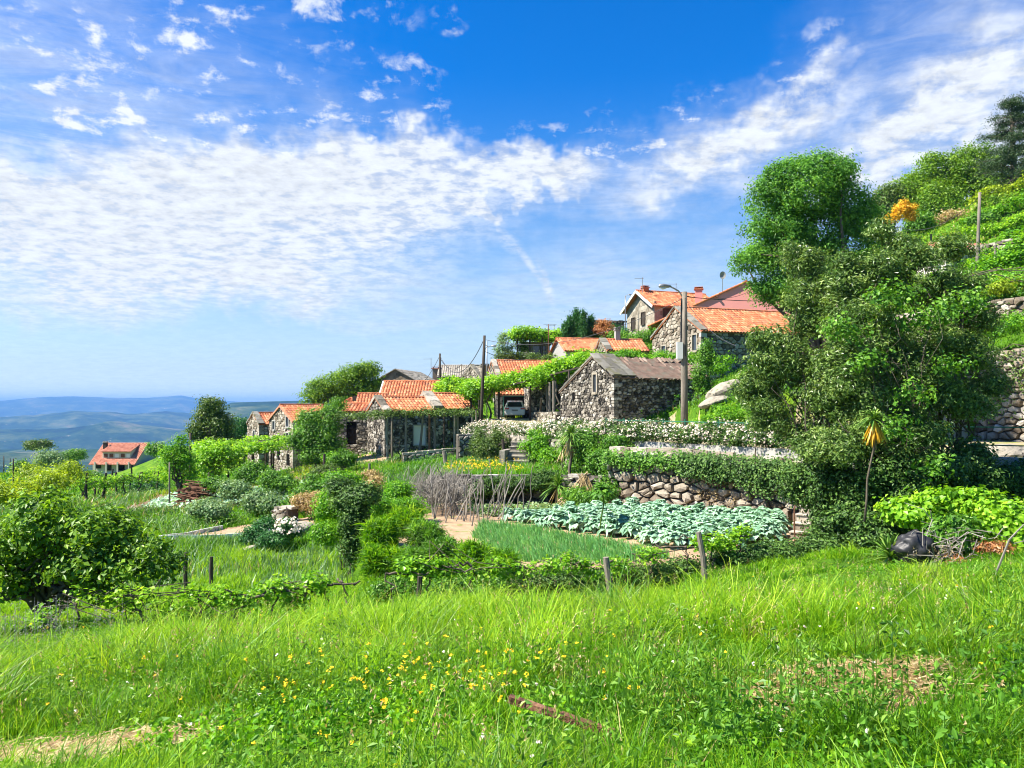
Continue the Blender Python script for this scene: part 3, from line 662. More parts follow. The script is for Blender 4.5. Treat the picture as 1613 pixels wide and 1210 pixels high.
    def chimney(s, x, y, zt, w=.5, d=.5, m='concrete', pot=True, z0=None, cap='concrete'):
        z0 = s.h+s.rise*.3 if z0 is None else z0
        mb = MB(); p = s.c(x, y, 0); an = math.atan2(s.ex[1], s.ex[0])
        mb.box(s.c(x, y, z0), w, d, zt-z0, an, base=True); ch = mb.build('chimney', m, s.roof)
        mb = MB(); mb.box(s.c(x, y, zt), w*1.3, d*1.3, .08, an, base=True)
        for a_, b_ in ((-1, -1), (1, -1), (1, 1), (-1, 1)): mb.box(s.c(x+a_*w*.38, y+b_*d*.38, zt+.08), .09, .09, .14, an, base=True)
        mb.box(s.c(x, y, zt+.22), w*1.15, d*1.15, .05, an, base=True); mb.build('chimney_cap', cap, ch)
        return ch

# --- old barn on the road -------------------------------------------------
seed(11)
barn = House('stone_barn', 'old dark rubble barn with sagging mossy slab and tile roof behind the wooden lamp pole', 'barn', 968, 44, ROADZ, 26.6, 6.8, 6.1, 3.3, 1.25,
    wall='stone_dark', apex=.36, ssize=.22, oh=.12, roof='tile_old', cop=('slate', .55, .12), hback=2.5, sag=.26, mess=.055,
    wins=[('g', 4.15, 3.0, .36, 1.05, 'stone'), ('g', 1.6, 2.2, .3, .55, 'hole')])
mb = MB()                                              # mossy slabs over the left third of the slope
for i in range(4):
    for j in range(3):
        u0, v0 = .15+j*.55+rng.uniform(-.05, .05), i/4
        p0 = barn.eL+(barn.eR-barn.eL)*(u0/7.)+(barn.rL-barn.eL)*v0; up = (barn.rL-barn.eL)/4*1.12
        mb.beam(p0+Z3*.12, p0+up+Z3*.16, .62, .07, rng.uniform(.1, .9), up=np.cross(barn.ex, up))
mb.build('roof_slab', 'slate', barn.roof)
mb = MB(); c0 = barn.c(-.14, 6.1-3.55, .0)              # small arched drain at the foot of the gable
th = np.linspace(0, math.pi, 9)
pts = [barn.c(-.14, 6.1-3.9+.42*math.cos(t), .18+.45*math.sin(t)) for t in th]; mb.tube(pts, .07, 6, .8); mb.build('stone_arch', 'stone_pale', barn.e)
mb = MB(); mb.add([barn.c(-.135, 6.1-3.9+.38*math.cos(t), .1+.42*math.sin(t)) for t in th], [np.arange(9)[None]]); mb.build('drain_hole', 'painted_dark', barn.e)  # flat shape on the gable, the drain's inner shade painted black

# --- stone house behind the lamp pole --------------------------------------
h2 = House('stone_house', 'stone house with orange roof and three small gable windows, directly behind the lamp pole', 'house', 1105, 58, 1.6, 20, 10.5, 7.2, 4.15, 2.15,
    wall='stone_warm', ssize=.34, oh=.2, cop=('slate', .6, .14), wins=[('g', 1.9, 2.9, .6, .95, 'stone'), ('g', 4.2, 2.95, .6, 1.15, 'stone'), ('g', 6.4, 3.3, .55, 1.2, 'stone')])
# --- granite house with white verge -----------------------------------------
h3 = House('granite_house', 'pale granite block house with white roof edge and two brown shuttered windows', 'house', 1031, 85, 7.3, 20, 8.2, 6.3, 4.1, 1.85,
    wall='stone_ashlar', ssize=.42, style='ashlar', oh=.55, verge=.6, wins=[('g', 1.6, 2.35, .75, 1.35, 'dark'), ('g', 3.9, 2.75, .75, 1.35, 'dark'), ('f', 1.6, 2.6, .9, 2.0, 'door_dark')])
mb = MB()
for p, q in ((h3.eL, h3.rL), (h3.bL, h3.rL)): mb.beam(p-Z3*.1-h3.ex*.03, q-Z3*.1-h3.ex*.03, .10, .26)
mb.build('bargeboard', 'white_paint', h3.roof)
h3.chimney(.6, 3.15, 6.35, .7, .6, m='tile_orange', cap='tile_orange')
mb = MB(); mb.box(h3.c(2.2, -.75, 1.25), 3.6, 1.5, .15, R(20)); bal = mb.build('balcony', 'concrete', h3.e)
mb = MB()
for k in range(4): mb.beam(h3.c(.4, -1.45, 1.6+k*.25), h3.c(4, -1.45, 1.6+k*.25), .06)
for k in range(4): mb.beam(h3.c(.4+k*1.2, -1.45, 1.3), h3.c(.4+k*1.2, -1.45, 2.4), .07)
mb.build('railing', 'stone_ashlar', bal)
# --- pink house --------------------------------------------------------------
h4 = House('pink_house', 'pink rendered house with broad orange-tiled gable roof facing the camera', 'house', 0, 0, 3.0, 77, 11, 16.5, 6.0, 3.6, wall='plaster_pink', style='plaster', oh=1.6, verge=.2, loc=(31.8, 75.5),
    wins=[('g', 15.6, 6.3, .5, .5, 'hole')])
h4.chimney(1.5, 12.9, 9.2, .75, .75, m='plaster_pink', z0=6.4, cap='tile_orange')
mb = MB(); mb.box(h4.c(-.25, 13.9, 4.4), .25, .35, 3.6, R(90)); mb.build('corner_pillar', 'plaster_cream', h4.e)
for k in (1, 2, 3, 4):
    yy = 1.5+k*3.2; zz = h4.h+.02+3.6*(1-abs(yy/8.25-1))-.16; mb = MB(); mb.beam(h4.c(-.3, yy, zz), h4.c(.0, yy, zz), .16); mb.build('rafter_end', 'wood_brown', h4.roof)
# --- small houses up left -----------------------------------------------------
h5 = House('small_house', 'small grey house with weathered orange roof and white window above the vine pergola', 'house', 892, 78, 3.0, 14, 4.7, 5.2, 2.75, 1.35, wall='plaster_grey', style='plaster', oh=.3, verge=.3,
    wins=[('f', 1.35, 1.75, .95, .85, 'white'), ('f', 3.7, 1.75, .9, .85, 'white')])
h5.e['label'] = 'small grey house with weathered orange roof and white window above the vine pergola'
h6 = House('stone_cottage', 'low stone cottage with raised stone gable and square chimney, just behind the old barn', 'house', 957, 69, 2.2, 10, 3.9, 4.2, 2.85, 1.1, wall='stone_pale', ssize=.3, oh=.2, cop=('slate', .6, .14))
h6.chimney(1.6, 2.1, 4.9, .45, .45, m='concrete')
# --- hut under the high vines --------------------------------------------------
def flat_hut():
    e = E('concrete_hut', 'grey concrete hut with flat roof and dark window under the high vine arbour', 'hut', P(822, 560, 88)); zb = 4.9
    x0, x1 = Xof(823, 88), Xof(866, 88); mb = MB(); mb.box(((x0+x1)/2, 89.5, zb), x1-x0, 3, 2.3, base=True); mb.build('wall', 'concrete', e)
    mb = MB(); mb.box(((x0+x1)/2, 89.2, zb+2.3), x1-x0+.5, 4, .16, R(2), base=True); mb.build('roof', 'concrete', e)
    opening(e, (x0+2.0, 88, zb+1.55), A(1, 0, 0), A(0, -1, 0), 1.5, 1.0, 'grey'); return e
flat_hut()
# --- garage with car, house behind it ------------------------------------------
h9 = House('tiled_house', 'stone house with long orange tile roof directly behind the garage with the car', 'house', 786, 75, ROADZ, 12, 8.2, 7.2, 4.1, 2.15, wall='stone_pale', ssize=.32, oh=.2, cop=('stone_pale', .5, .14))
h9b = House('garage', 'small stone garage with tile lean-to roof and dark open doorway facing the parked car', 'garage', 783, 67, ROADZ+.6, 4, 2.95, 4, 2.1, 1.0, wall='stone_pale', ssize=.3, oh=.25,
    wins=[('f', 1.5, .95, 1.75, 1.9, 'door_hole')])
mb = MB(); mb.beam(h9b.c(.55, -.16, 0), h9b.c(.55, -.16, 1.9), .09); mb.beam(h9b.c(2.45, -.16, 0), h9b.c(2.45, -.16, 1.9), .09); mb.beam(h9b.c(.5, -.16, 1.93), h9b.c(2.5, -.16, 1.93), .09); mb.build('door_frame', 'green_metal', h9b.e)
h10 = House('tall_shed', 'tall dark stone shed half hidden under the vine pergola left of the old barn', 'shed', 837, 63.5, ROADZ, 8, 3.7, 5, 4.0, .5, wall='stone_dark', ssize=.36, oh=.25, roof='slate', roofkind='slab',
    wins=[('f', 2.7, 1.4, 1.1, 2.6, 'door_dark')])
h11 = House('grey_roof_house', 'long low house with grey-brown tile roof far behind the wooden utility poles', 'house', 690, 95, -1, 2, 5.6, 6, 4.7, 1.45, wall='stone_brown', ssize=.35, oh=.3, roof='tile_grey')
h11.chimney(-.35, 2.2, 5.75, .95, .7, m='stone_brown', z0=2, cap='tile_orange')
h11b = House('gabled_cottage', 'small stone cottage with steep grey gable left of the tall tiled house', 'house', 757, 84, -1, 38, 3.6, 3.6, 4.2, 1.3, wall='stone_pale', ssize=.3, oh=.2, roof='tile_grey', cop=('slate', .45, .12))
h11b.chimney(.3, -.4, 5.4, .8, .6, m='stone_pale', z0=2, cap='slate')
# --- left cluster ----------------------------------------------------------------
h12 = House('brown_house', 'brown stone house with wide grey-roofed gable facing the camera and white shutters', 'house', 0, 0, -3.4, 79, 9, 9.2, 5.1, 2.45, wall='stone_brown', ssize=.36, style='ashlar', oh=.5, verge=.25, roof='tile_grey', roofkind='slab', loc=(-8.5, 84.5),
    wins=[('g', 4.35, 5.75, .85, .85, 'shutters'), ('g', 6.5, 5.75, .85, .85, 'white')])
h13 = House('orange_roof_house', 'long orange-roofed house with white gable edge, below the brown gabled house', 'house', 600, 72, -3.5, 0, 6.9, 5.2, 4.35, 1.5, wall='plaster_cream', style='plaster', oh=.25, verge=.15)
mb = MB(); mb.beam(h13.eR+h13.ex*.12+Z3*.05, h13.rR+h13.ex*.12+Z3*.05, .2, .16); mb.build('roof_edge', 'white_paint', h13.roof); mb = MB(); mb.beam(h13.eL-h13.ex*.05, h13.rL-h13.ex*.05, .12, .2); mb.build('roof_edge', 'white_paint', h13.roof)
h14 = House('old_stone_house', 'rough dark stone house with orange roof and white panelled door behind the post pergola', 'house', 607, 58, -4.15, 28, 4.05, 4.4, 3.72, 1.05, wall='stone_dark', ssize=.28, oh=.2, cop=('stone_pale', .55, .22),
    wins=[('f', 2.75, 1.9, .95, 1.5, 'door_white')])
p2 = h14.c(4.1, 0, 0)
h14b = House('end_stone_house', 'right-hand end of the old stone row with its own orange roof and small dark windows', 'house', 0, 0, -4.15, 28, 3.3, 4.4, 3.95, 1.15, wall='stone_dark', ssize=.28, oh=.2, cop=('stone_pale', .75, .3), loc=(p2[0], p2[1]),
    wins=[('f', 1.5, 2.75, .95, .5, 'brown'), ('f', 1.7, .95, .8, 1.3, 'hole')])
h14b.e['label'] = 'right-hand part of the old stone row, with its own orange roof and small high window'
h14a = House('stone_outhouse', 'low stone outhouse with narrow orange roof and tall black doorway beside the leafy round tree', 'outhouse', 534, 62, -4.5, 0, 3.2, 3, 4.05, .55, wall='stone_pale', ssize=.28, oh=.15, wins=[('f', 1.0, 2.3, .75, 1.8, 'door_hole')])
# rubble gable apron in front of the row
def slab_wall(name, label, pts, top, bot, th=.5, m='stone_pale', ss_=.28, cat='wall', both=False, group=None, depth=.12, jit=.35, capm=None, mort='mortar', off=0.):
    """masonry wall along a polyline [(x,y)...]; top/bot = z or list; stones on the side facing right of travel (towards the camera)"""
    if off:
        Q = np.array(pts, float); D = unit(np.gradient(Q, axis=0)); pts = [tuple(q) for q in Q+np.stack([D[:, 1], -D[:, 0]], 1)*off]
    e = E(name, label, cat, (pts[0][0], pts[0][1], bot if np.isscalar(bot) else bot[0]), group); core = MB(); sm = MB(); cp = MB()
    n_ = len(pts); tp = [top]*n_ if np.isscalar(top) else top; bt = [bot]*n_ if np.isscalar(bot) else bot
    for i in range(n_-1):
        a, b = A(*pts[i], 0), A(*pts[i+1], 0); d = unit(b-a); nn = A(d[1], -d[0], 0); L = np.linalg.norm(b-a); bk = -nn*th
        core.hexa([a+Z3*bt[i], b+Z3*bt[i+1], b+bk+Z3*bt[i+1], a+bk+Z3*bt[i], a+Z3*tp[i], b+Z3*tp[i+1], b+bk+Z3*tp[i+1], a+bk+Z3*tp[i]], .4)
        z0, z1 = min(bt[i], bt[i+1]), max(tp[i], tp[i+1])
        ins = lambda u, v: v+z0 < tp[i]+(tp[i+1]-tp[i])*u/L and v+z0 > bt[i]+(bt[i+1]-bt[i])*u/L-.3
        stones(sm, a+Z3*z0, d, Z3, L, z1-z0, nn, size=ss_, depth=depth, inside=ins, jit=jit, flatness=.22)
        u = 0
        while u < L:                                     # uneven top course
            w = ss_*1.5*rng.uniform(.7, 1.4); zt = tp[i]+(tp[i+1]-tp[i])*(u+w/2)/L; c_ = a+d*(u+w/2)+bk*.5+Z3*(zt+.0)
            cp.box(c_, w*.94, th*rng.uniform(.95, 1.2), ss_*rng.uniform(.35, .8) if capm is None else .12, math.atan2(d[1], d[0]), rng.uniform(.2, .95)); u += w
    core.build('core', mort, e); sm.build('stonework', m, e); cp.build('coping', capm or m, e); return e
# --- far-left stone houses ---------------------------------------------------------
h16 = House('tall_stone_house', 'tall two-storey stone house with orange roof left of the leafy round tree', 'house', 462, 73, -6.4, 42, 4.4, 5.3, 5.0, 1.45, wall='stone_warm', ssize=.27, oh=.15, roof='tile_orange',
    wins=[('g', 1.2, 4.5, .5, .8, 'grey'), ('g', 4.2, 4.9, .5, .95, 'grey'), ('g', 4.2, 3.3, .5, 1.0, 'grey'), ('g', 2.2, 1.6, .6, 1.0, 'hole'), ('g', 4.3, 1.2, .6, 1.1, 'hole')])
mb = MB()
for p, q in ((h16.eL, h16.rL), (h16.bL, h16.rL)): mb.beam(p-Z3*.08-h16.ex*.03, q-Z3*.08-h16.ex*.03, .10, .16)
mb.build('bargeboard', 'tile_pale', h16.roof)
h17 = House('narrow_stone_house', 'narrow stone house with slab-edged gable and short orange roof, leftmost of the village', 'house', 409, 80, -6.6, 38, 3.6, 3.6, 4.7, 1.1, wall='stone_warm', ssize=.27, oh=.15, cop=('slate', .6, .16),
    wins=[('g', 2.2, 3.6, .45, .8, 'grey'), ('g', 1.6, 1.4, .6, 1.0, 'hole'), ('f', 1.6, 2.5, 1.0, 3.2, 'door_dark')])
# hip-roofed house and lean roofs between
def hip(name, label, px0, px1, Y, D, zb, ze, zr, roof='tile_orange'):
    x0, x1 = Xof(px0, Y), Xof(px1, Y); e = E(name, label, 'house', (x0, Y, zb)); mb = MB(); mb.box(((x0+x1)/2, Y+D/2, zb), x1-x0, D, ze-zb, base=True); mb.build('wall', 'plaster_cream', e)
    cx, cy_ = (x0+x1)/2, Y+D/2; o_ = .3; c = [A(x0-o_, Y-o_, ze), A(x1+o_, Y-o_, ze), A(x1+o_, Y+D+o_, ze), A(x0-o_, Y+D+o_, ze)]; pkx = A(cx, cy_, zr)
    mb = MB()
    for i in range(4): tiles(mb, c[i], c[(i+1) % 4], pkx, pkx)
    r = mb.build('roof', roof, e); mb = MB()
    for i in range(4): ridgecap(mb, c[i]+Z3*.03, pkx+Z3*.03, .09)
    mb.build('ridge_cap', roof, r); mb = MB(); mb.box((cx+.6, cy_-.6, ze), .6, .5, zr-ze+.2, base=True); ch = mb.build('chimney', 'wood_dark', r)
    return e
hip('hip_roof_house', 'small house with pyramid orange roof and dark chimney above the leafy round tree', 527, 566, 76, 4, -5, -.35, .85)
h15 = House('lean_roof_house', 'small orange-roofed house wedged between the pyramid roof and the long orange roof', 'house', 562, 70, -4, 6, 2.5, 4, 4.2, .9, wall='plaster_cream', style='plaster', oh=.25)
# --- far house in the valley -----------------------------------------------------------
def far_house():
    Y = 150; x0, x1 = Xof(146, Y), Xof(214, Y); zb = -12.9; L = x1-x0
    H = House('valley_house', 'lone house with big pale orange roof and long dormer standing apart on the left slope', 'house', 146, Y, zb, 0, L, 9, 2.1, 3.2, wall='plaster_cream', style='plaster', roof='tile_pale', oh=1.0, verge=.3,
        wins=[('f', 1.2, 1.2, .8, .9, 'dark'), ('f', 3.2, 1.1, .9, 1.5, 'dark'), ('f', 5.6, 1.1, 1.4, 1.8, 'hole'), ('f', 7.4, 1.2, .9, .9, 'dark')])
    mb = MB(); a, b = .19*L, .84*L; d0, d1 = .6, 3.9
    mb.hexa([H.c(a, d0, 2.2), H.c(b, d0, 2.2), H.c(b, d1, 2.2), H.c(a, d1, 2.2), H.c(a, d0, 3.9), H.c(b, d0, 3.9), H.c(b, d1, 4.75), H.c(a, d1, 4.75)]); dm = mb.build('dormer', 'plaster_cream', H.e)
    mb = MB(); tiles(mb, H.c(a-.2, d0-.4, 3.9), H.c(b+.2, d0-.4, 3.9), H.c(b+.2, d1+.6, 5.3), H.c(a-.2, d1+.6, 5.3)); mb.build('dormer_roof', 'tile_pale', dm)
    for i in range(5):
        mb = MB(); mb.box(H.c(a+.65+i*1.12, d0-.03, 3.15), .75, .06, .75); mb.build('shutter', ['wood_brown', 'wood_brown', 'white_paint', 'wood_brown', 'white_paint'][i], dm)
    H.chimney(.8, 3.2, 5.6, .7, .6, m='wood_dark')
    for k in range(4): mb = MB(); mb.box(H.c(1+k*2.2, -1.0, -.1), .25, .25, 2.1, base=True); mb.build('porch_post', 'plaster_cream', H.e)
far_house()
h19 = House('hillside_house', 'low red-orange roof showing among the vine terraces below the hilltop trees', 'house', 1487, 62, 7.9, 4, 4.6, 4, 4.75, .9, wall='plaster_cream', style='plaster', oh=.3, roof='tile_pale', loc=(Xof(1490, 62), 62))

# ------------------------------------------------------------------ walls, steps, road things
seed(21)
slab_wall('long_stone_wall', 'long dark stone wall on the skyline behind the rust-coloured shrub', [(Xof(932, 92), 92), (Xof(985, 92), 93)], 10.35, 7.4, .5, 'stone_brown', .35)
slab_wall('retaining_wall', 'mossy rubble retaining wall of big pale boulders behind the kale bed', [(4.15, 31.05), (7.65, 28.42), (10.7, 24.3)], [-1.75, -1.75, -2.0], -4.15, .55, 'stone_warm', .36, depth=.24, jit=.6, off=.38)
slab_wall('garden_wall', 'low dark rubble wall at the back of the small vegetable plot', [(-3.5, 31.85), (1.75, 32.2), (4.1, 31.0)], [-3.0, -2.95, -2.9], -4.1, .4, 'stone_dark', .35, depth=.2, off=.38)
slab_wall('roadside_wall', 'waist-high pale rubble wall between the garage and the old barn', [(1.6, 62.5), (3.0, 51.5)], [-.6, -.5], -1.75, .5, 'stone_pale', .35)
slab_wall('rose_terrace_wall', 'overgrown stone terrace wall below the white rose hedge, beside the small stairway', [(-3.2, 44.3), (-1.4, 44.8), (1.4, 39.8), (4.05, 33.8)], [-1.7]*4, -3.2, .4, 'stone_pale', .35, off=.38)
slab_wall('kitchen_garden_wall', 'low stone wall in front of the pergola posts of the old stone row', [(-7.6, 53), (-3.2, 54.5)], [-3.35, -3.0], -4.3, .4, 'stone_pale', .3)
slab_wall('rock_bank', 'tall pale stone retaining wall beside the cobbled road at the right edge', [(19.6, 41.8), (22.6, 35.8), (26.2, 29.3), (34.2, 26.8)], [1.6, 2.4, 3.0, 3.4], -1.75, .8, 'stone_warm', .34, depth=.26, jit=.55, off=.38)
slab_wall('upper_rock_bank', 'second pale stone terrace wall above the cobbled road at the right edge', [(22.6, 45), (26.5, 38), (30.5, 33.5), (40, 31)], [5.2, 5.5, 6.0, 6.4], 2.0, .8, 'stone_warm', .34, depth=.26, jit=.55, off=.38)
slab_wall('vineyard_wall', 'low grey stone terrace wall among the vines high on the right', [(Xof(1500, 64), 64), (Xof(1640, 58), 57)], [13.0, 13.0], 11.0, .5, 'stone_pale', .4, depth=.2)
slab_wall('terrace_end_wall', 'short broken white-grey stone wall under the straw-coloured bush', [(-11.0, 35.3), (-10.1, 34.4)], [-4.75, -4.6], -5.4, .5, 'stone_pale', .26, depth=.25, jit=.5)
# white kerb wall and green fence under the roses
def kerb_fence():
    pts = [A(4.05, 33.6, 0), A(7.55, 28.1, 0), A(10.9, 23.7, 0), A(14.6, 21.2, 0)]
    e = E('kerb_wall', 'low white-painted concrete kerb wall along the road edge under the rose hedge', 'wall', pts[0]+Z3*ROADZ); mb = MB()
    for a, b in zip(pts[:-1], pts[1:]):
        d = unit(b-a); nn = A(-d[1], d[0], 0)*.25
        mb.hexa([a+Z3*-2.0, b+Z3*-2.0, b+nn-Z3*2.0, a+nn-Z3*2.0, a-Z3*1.45, b-Z3*1.45, b+nn-Z3*1.45, a+nn-Z3*1.45], .5)
    mb.build('concrete_body', 'concrete_pale', e)
    e = E('green_fence', 'green metal rail fence standing on the white kerb wall', 'fence', pts[0]+Z3*-1.4); rail = MB()
    for a, b in zip(pts[:-1], pts[1:]):
        d = unit(b-a); nn = A(-d[1], d[0], 0)*.12; L = np.linalg.norm(b-a)
        for z in (-1.12, -.6): rail.beam(a+nn+Z3*z, b+nn+Z3*z, .035)
        for k in range(int(L/1.2)):
            mb = MB(); q = a+d*1.2*k+nn; mb.beam(q-Z3*1.46, q-Z3*.5, .05); mb.build('fence_post', 'green_metal', e)
    rail.build('rail', 'green_metal', e)
kerb_fence()
# parapet slab at the right edge of the road
e = E('road_parapet', 'grey concrete parapet beam on a dark wall at the right edge', 'parapet', (15.0, 21.3, -2)); mb = MB()
mb.beam((14.8, 21.2, -1.32), (30, 19.4, -1.32), .45, .36); mb.build('coping', 'concrete', e); mb = MB(); mb.hexa([A(15, 21.25, -3.6), A(30, 19.5, -3.4), A(30, 19.8, -3.4), A(15, 21.5, -3.6), A(15, 21.25, -1.5), A(30, 19.5, -1.5), A(30, 19.8, -1.5), A(15, 21.5, -1.5)]); mb.build('wall', 'stone_dark', e)
def steps(name, label, c, w, n, rise, run, a, m='concrete', side=True):
    e = E(name, label, 'steps', c); ca, sa = math.cos(R(a)), math.sin(R(a)); f = A(-sa, ca, 0); r = A(ca, sa, 0); c = np.asarray(c, float)
    for i in range(n):
        mb = MB(); p = c+f*(run*i+run/2)+Z3*(rise*i); mb.box(p, w*rng.uniform(.97, 1.03), run, rise*.9, R(a), rng.uniform(.2, .8), base=True); mb.box(p+Z3*rise*.9-f*.03, w*1.04, run*1.1, rise*.14, R(a), .8, base=True)
        if i: mb.box(c+f*(run*i+run/2)-Z3*.1, w*.97, run*.98, rise*i+.1, R(a), .3, base=True)
        mb.build('step', m, e)
    if side:
        mb = MB(); 
        mb.box(c-r*(w/2+.14)+f*(run*n*.5)-Z3*.1, .26, run*n, rise*n*.8, R(a), .6, base=True); mb.build('side_wall', 'stone_pale', e)
    return e
steps('stone_steps', 'narrow weathered concrete steps rising to the road below the rose hedge', (.2, 37.6, -3.15), 1.15, 6, .22, .26, -14, 'stone_pale')
steps('garden_steps', 'four brown stone steps at the right end of the kale bed beside a rusty rod', (8.75, 22.6, -4.0), 1.0, 5, .23, .30, -38, 'stone_warm', False)
steps('side_steps', 'worn stone steps under the right end of the post pergola', (Xof(733, 56), 56, -3.9), 1.3, 5, .25, .35, 5, 'stone_pale', False)
e = E('rusty_rod', 'thin rusty iron rod standing in front of the brown garden steps', 'rod', (8.28, 22.3, -4)); mb = MB(); mb.tube([(8.28, 22.3, -4.1), (8.26, 22.3, -3.2), (8.29, 22.3, -2.75)], .022, 6); mb.build('rod', 'wood_brown', e)
T_(MB().tube([(9.12, 23.75, -2.84), (9.2, 23.7, -2.76), (9.36, 23.7, -2.74), (9.45, 23.72, -2.82)], [.05, .11, .11, .04], 9).build('orange_float', 'orange_paint', loc=(9.25, 23.7, -2.85), smooth=True), 'small orange and white float lying on top of the brown garden steps', 'float')
# boulder by the barn
def boulder(c, sx, sy, sz, label, m='stone_pale', a=0., name='boulder', group=None):
    import bmesh
    bm = bmesh.new(); bmesh.ops.create_icosphere(bm, subdivisions=3, radius=1); V = np.array([v.co for v in bm.verts]); Fs = np.array([[q.index for q in f.verts] for f in bm.faces]); bm.free()
    k = rng.uniform(0, 6, 6); d = 1+.16*np.sin(V[:, 0]*2.3+k[0])+.12*np.sin(V[:, 1]*3.1+k[1])+.10*np.sin(V[:, 2]*4+k[2])+.05*np.sin(V[:, 0]*9+k[3])*np.sin(V[:, 2]*8+k[4])
    V = V*d[:, None]*A(sx, sy, sz); ca, sa = math.cos(a), math.sin(a); V = np.stack([V[:, 0]*ca-V[:, 2]*sa, V[:, 1], V[:, 0]*sa+V[:, 2]*ca], 1)+np.asarray(c)
    o = MB().add(V, [Fs], .6).build(name, m, loc=c); return T_(o, label, 'boulder', group)
boulder(G(1143, 41.5, .35), 1.1, .8, .45, 'leaning grey granite boulder with pale edge on the bank right of the lamp pole', a=.45)
boulder(G(1126, 40.5, .15), .7, .5, .3, 'smaller pale boulder just below the leaning one right of the lamp pole', a=.3)
boulder(G(1440, 33, .3), 1.3, 1, .7, 'large pale boulder seen through the big glossy-leaved trees', a=.2)
boulder(G(1375, 37, .3), 1.0, .9, .7, 'pale rounded rock behind the big trees, left of the large boulder', a=.1)
boulder(G(1590, 24.5, .1), .8, .5, .28, 'grey flat-topped rock lying behind the concrete parapet', a=.05)
boulder(G(893, 26.5, .1), .35, .3, .16, 'flat grey stone between the kale and the low terrace bank')
boulder(G(1050, 38.5, .08), .35, .3, .12, 'small flat stone at the foot of the lamp pole behind the roses', a=.3)
boulder(G(470, 31, .15), .5, .4, .35, 'white-grey stone lying beside the white-flowered shrub', a=.4)
boulder(G(385, 27, .08), .4, .3, .16, 'long pale stone in the grass left of the white-flowered shrub', a=.35)

# --- road surface and soil sheets -------------------------------------------------
def sheet(name, poly, m, dz=.03, step=.1, kind='structure', z=None, rag=1.2):
    px_ = [p[0] for p in poly]; py_ = [p[1] for p in poly]; xs = np.arange(min(px_)-1, max(px_)+1, step); ys = np.arange(min(py_)-1, max(py_)+1, step)
    X, Y = np.meshgrid(xs, ys); Zz = zg(X, Y)+dz if z is None else np.full_like(X, z); Fc = grid_faces(len(xs), len(ys)); cx_ = X.ravel()[Fc].mean(1); cyy = Y.ravel()[Fc].mean(1)
    nn_ = fbm(cx_*1.3+20, cyy*1.3+20, 4, 5, False)-.5; n2_ = fbm(cx_*1.3+50, cyy*1.3+9, 4, 6, False)-.5; keep = poly_in(cx_+nn_*rag, cyy+n2_*rag, poly)
    o = MB().add(np.stack([X, Y, Zz], -1), [Fc[keep]]).build(name, m, smooth=True); return T_(o, kind=kind)
mat('cobbles', [(.20, .16, .10), (.38, .32, .20), (.50, .44, .30)], nz=4, nstr=.9, tstr=.5, rough=.95, bump=.8, bscale=9, second=((.22, .24, .05), .8, .50, .62))
sheet('road', ROAD, 'cobbles', dz=.02, step=.3, rag=.3)
sheet('garden_soil', [(p[0]*1., p[1]) for p in [(-2.8, 17.9), (3.5, 18.5), (6.8, 19.9), (9.2, 22.8), (10.3, 24.3), (7.2, 28.0), (3.9, 30.6), (-3, 31.2), (-3.9, 25), (-3.6, 19.8)]], 'soil_dry', dz=.03)
sheet('dry_patch', [(-3.9, 3.9), (-2.6, 4.6), (-2.1, 5.15), (-2.5, 5.4), (-3.4, 5.0), (-4.6, 4.6)], 'soil_dry', dz=.03, step=.04)
sheet('straw_patch', [(1.3, 4.9), (1.6, 4.2), (2.5, 4.5), (3.0, 5.4), (2.4, 5.7), (1.5, 5.5)], 'soil_dry', dz=.03, step=.04)
sheet('field_soil', [(-22, 42), (-11, 41), (-9, 46), (-14, 56), (-24, 52)], 'soil', dz=.05, step=.5)
sheet('yard_soil', [(-17, 57), (-9.5, 55.5), (-9, 57.5), (-13, 63), (-18, 65)], 'soil_dry', dz=.05, step=.4)
# sand bed with pale edging boards
BED = [(-13.9, 30.0), (-10.2, 30.6), (-8.2, 32.5), (-9.5, 35.8), (-13.0, 34.2)]
sheet('sand_bed', BED, 'soil_dry', dz=.06)
e = E('bed_edging', 'thin white boards edging the sandy bed in the middle distance', 'edging', (BED[0][0], BED[0][1], float(zg(*BED[0]))))
for a, b in ((BED[4], BED[0]), (BED[0], BED[1])):
    k = 5; mb = MB()
    for i in range(k):
        p = [A(a[0]+(b[0]-a[0])*t, a[1]+(b[1]-a[1])*t, 0) for t in (i/k, (i+1)/k)]
        p = [q+Z3*(float(zg(q[0], q[1]))+.12) for q in p]; mb.beam(p[0], p[1], .06, .22)
    mb.build('board', 'white_paint', e)

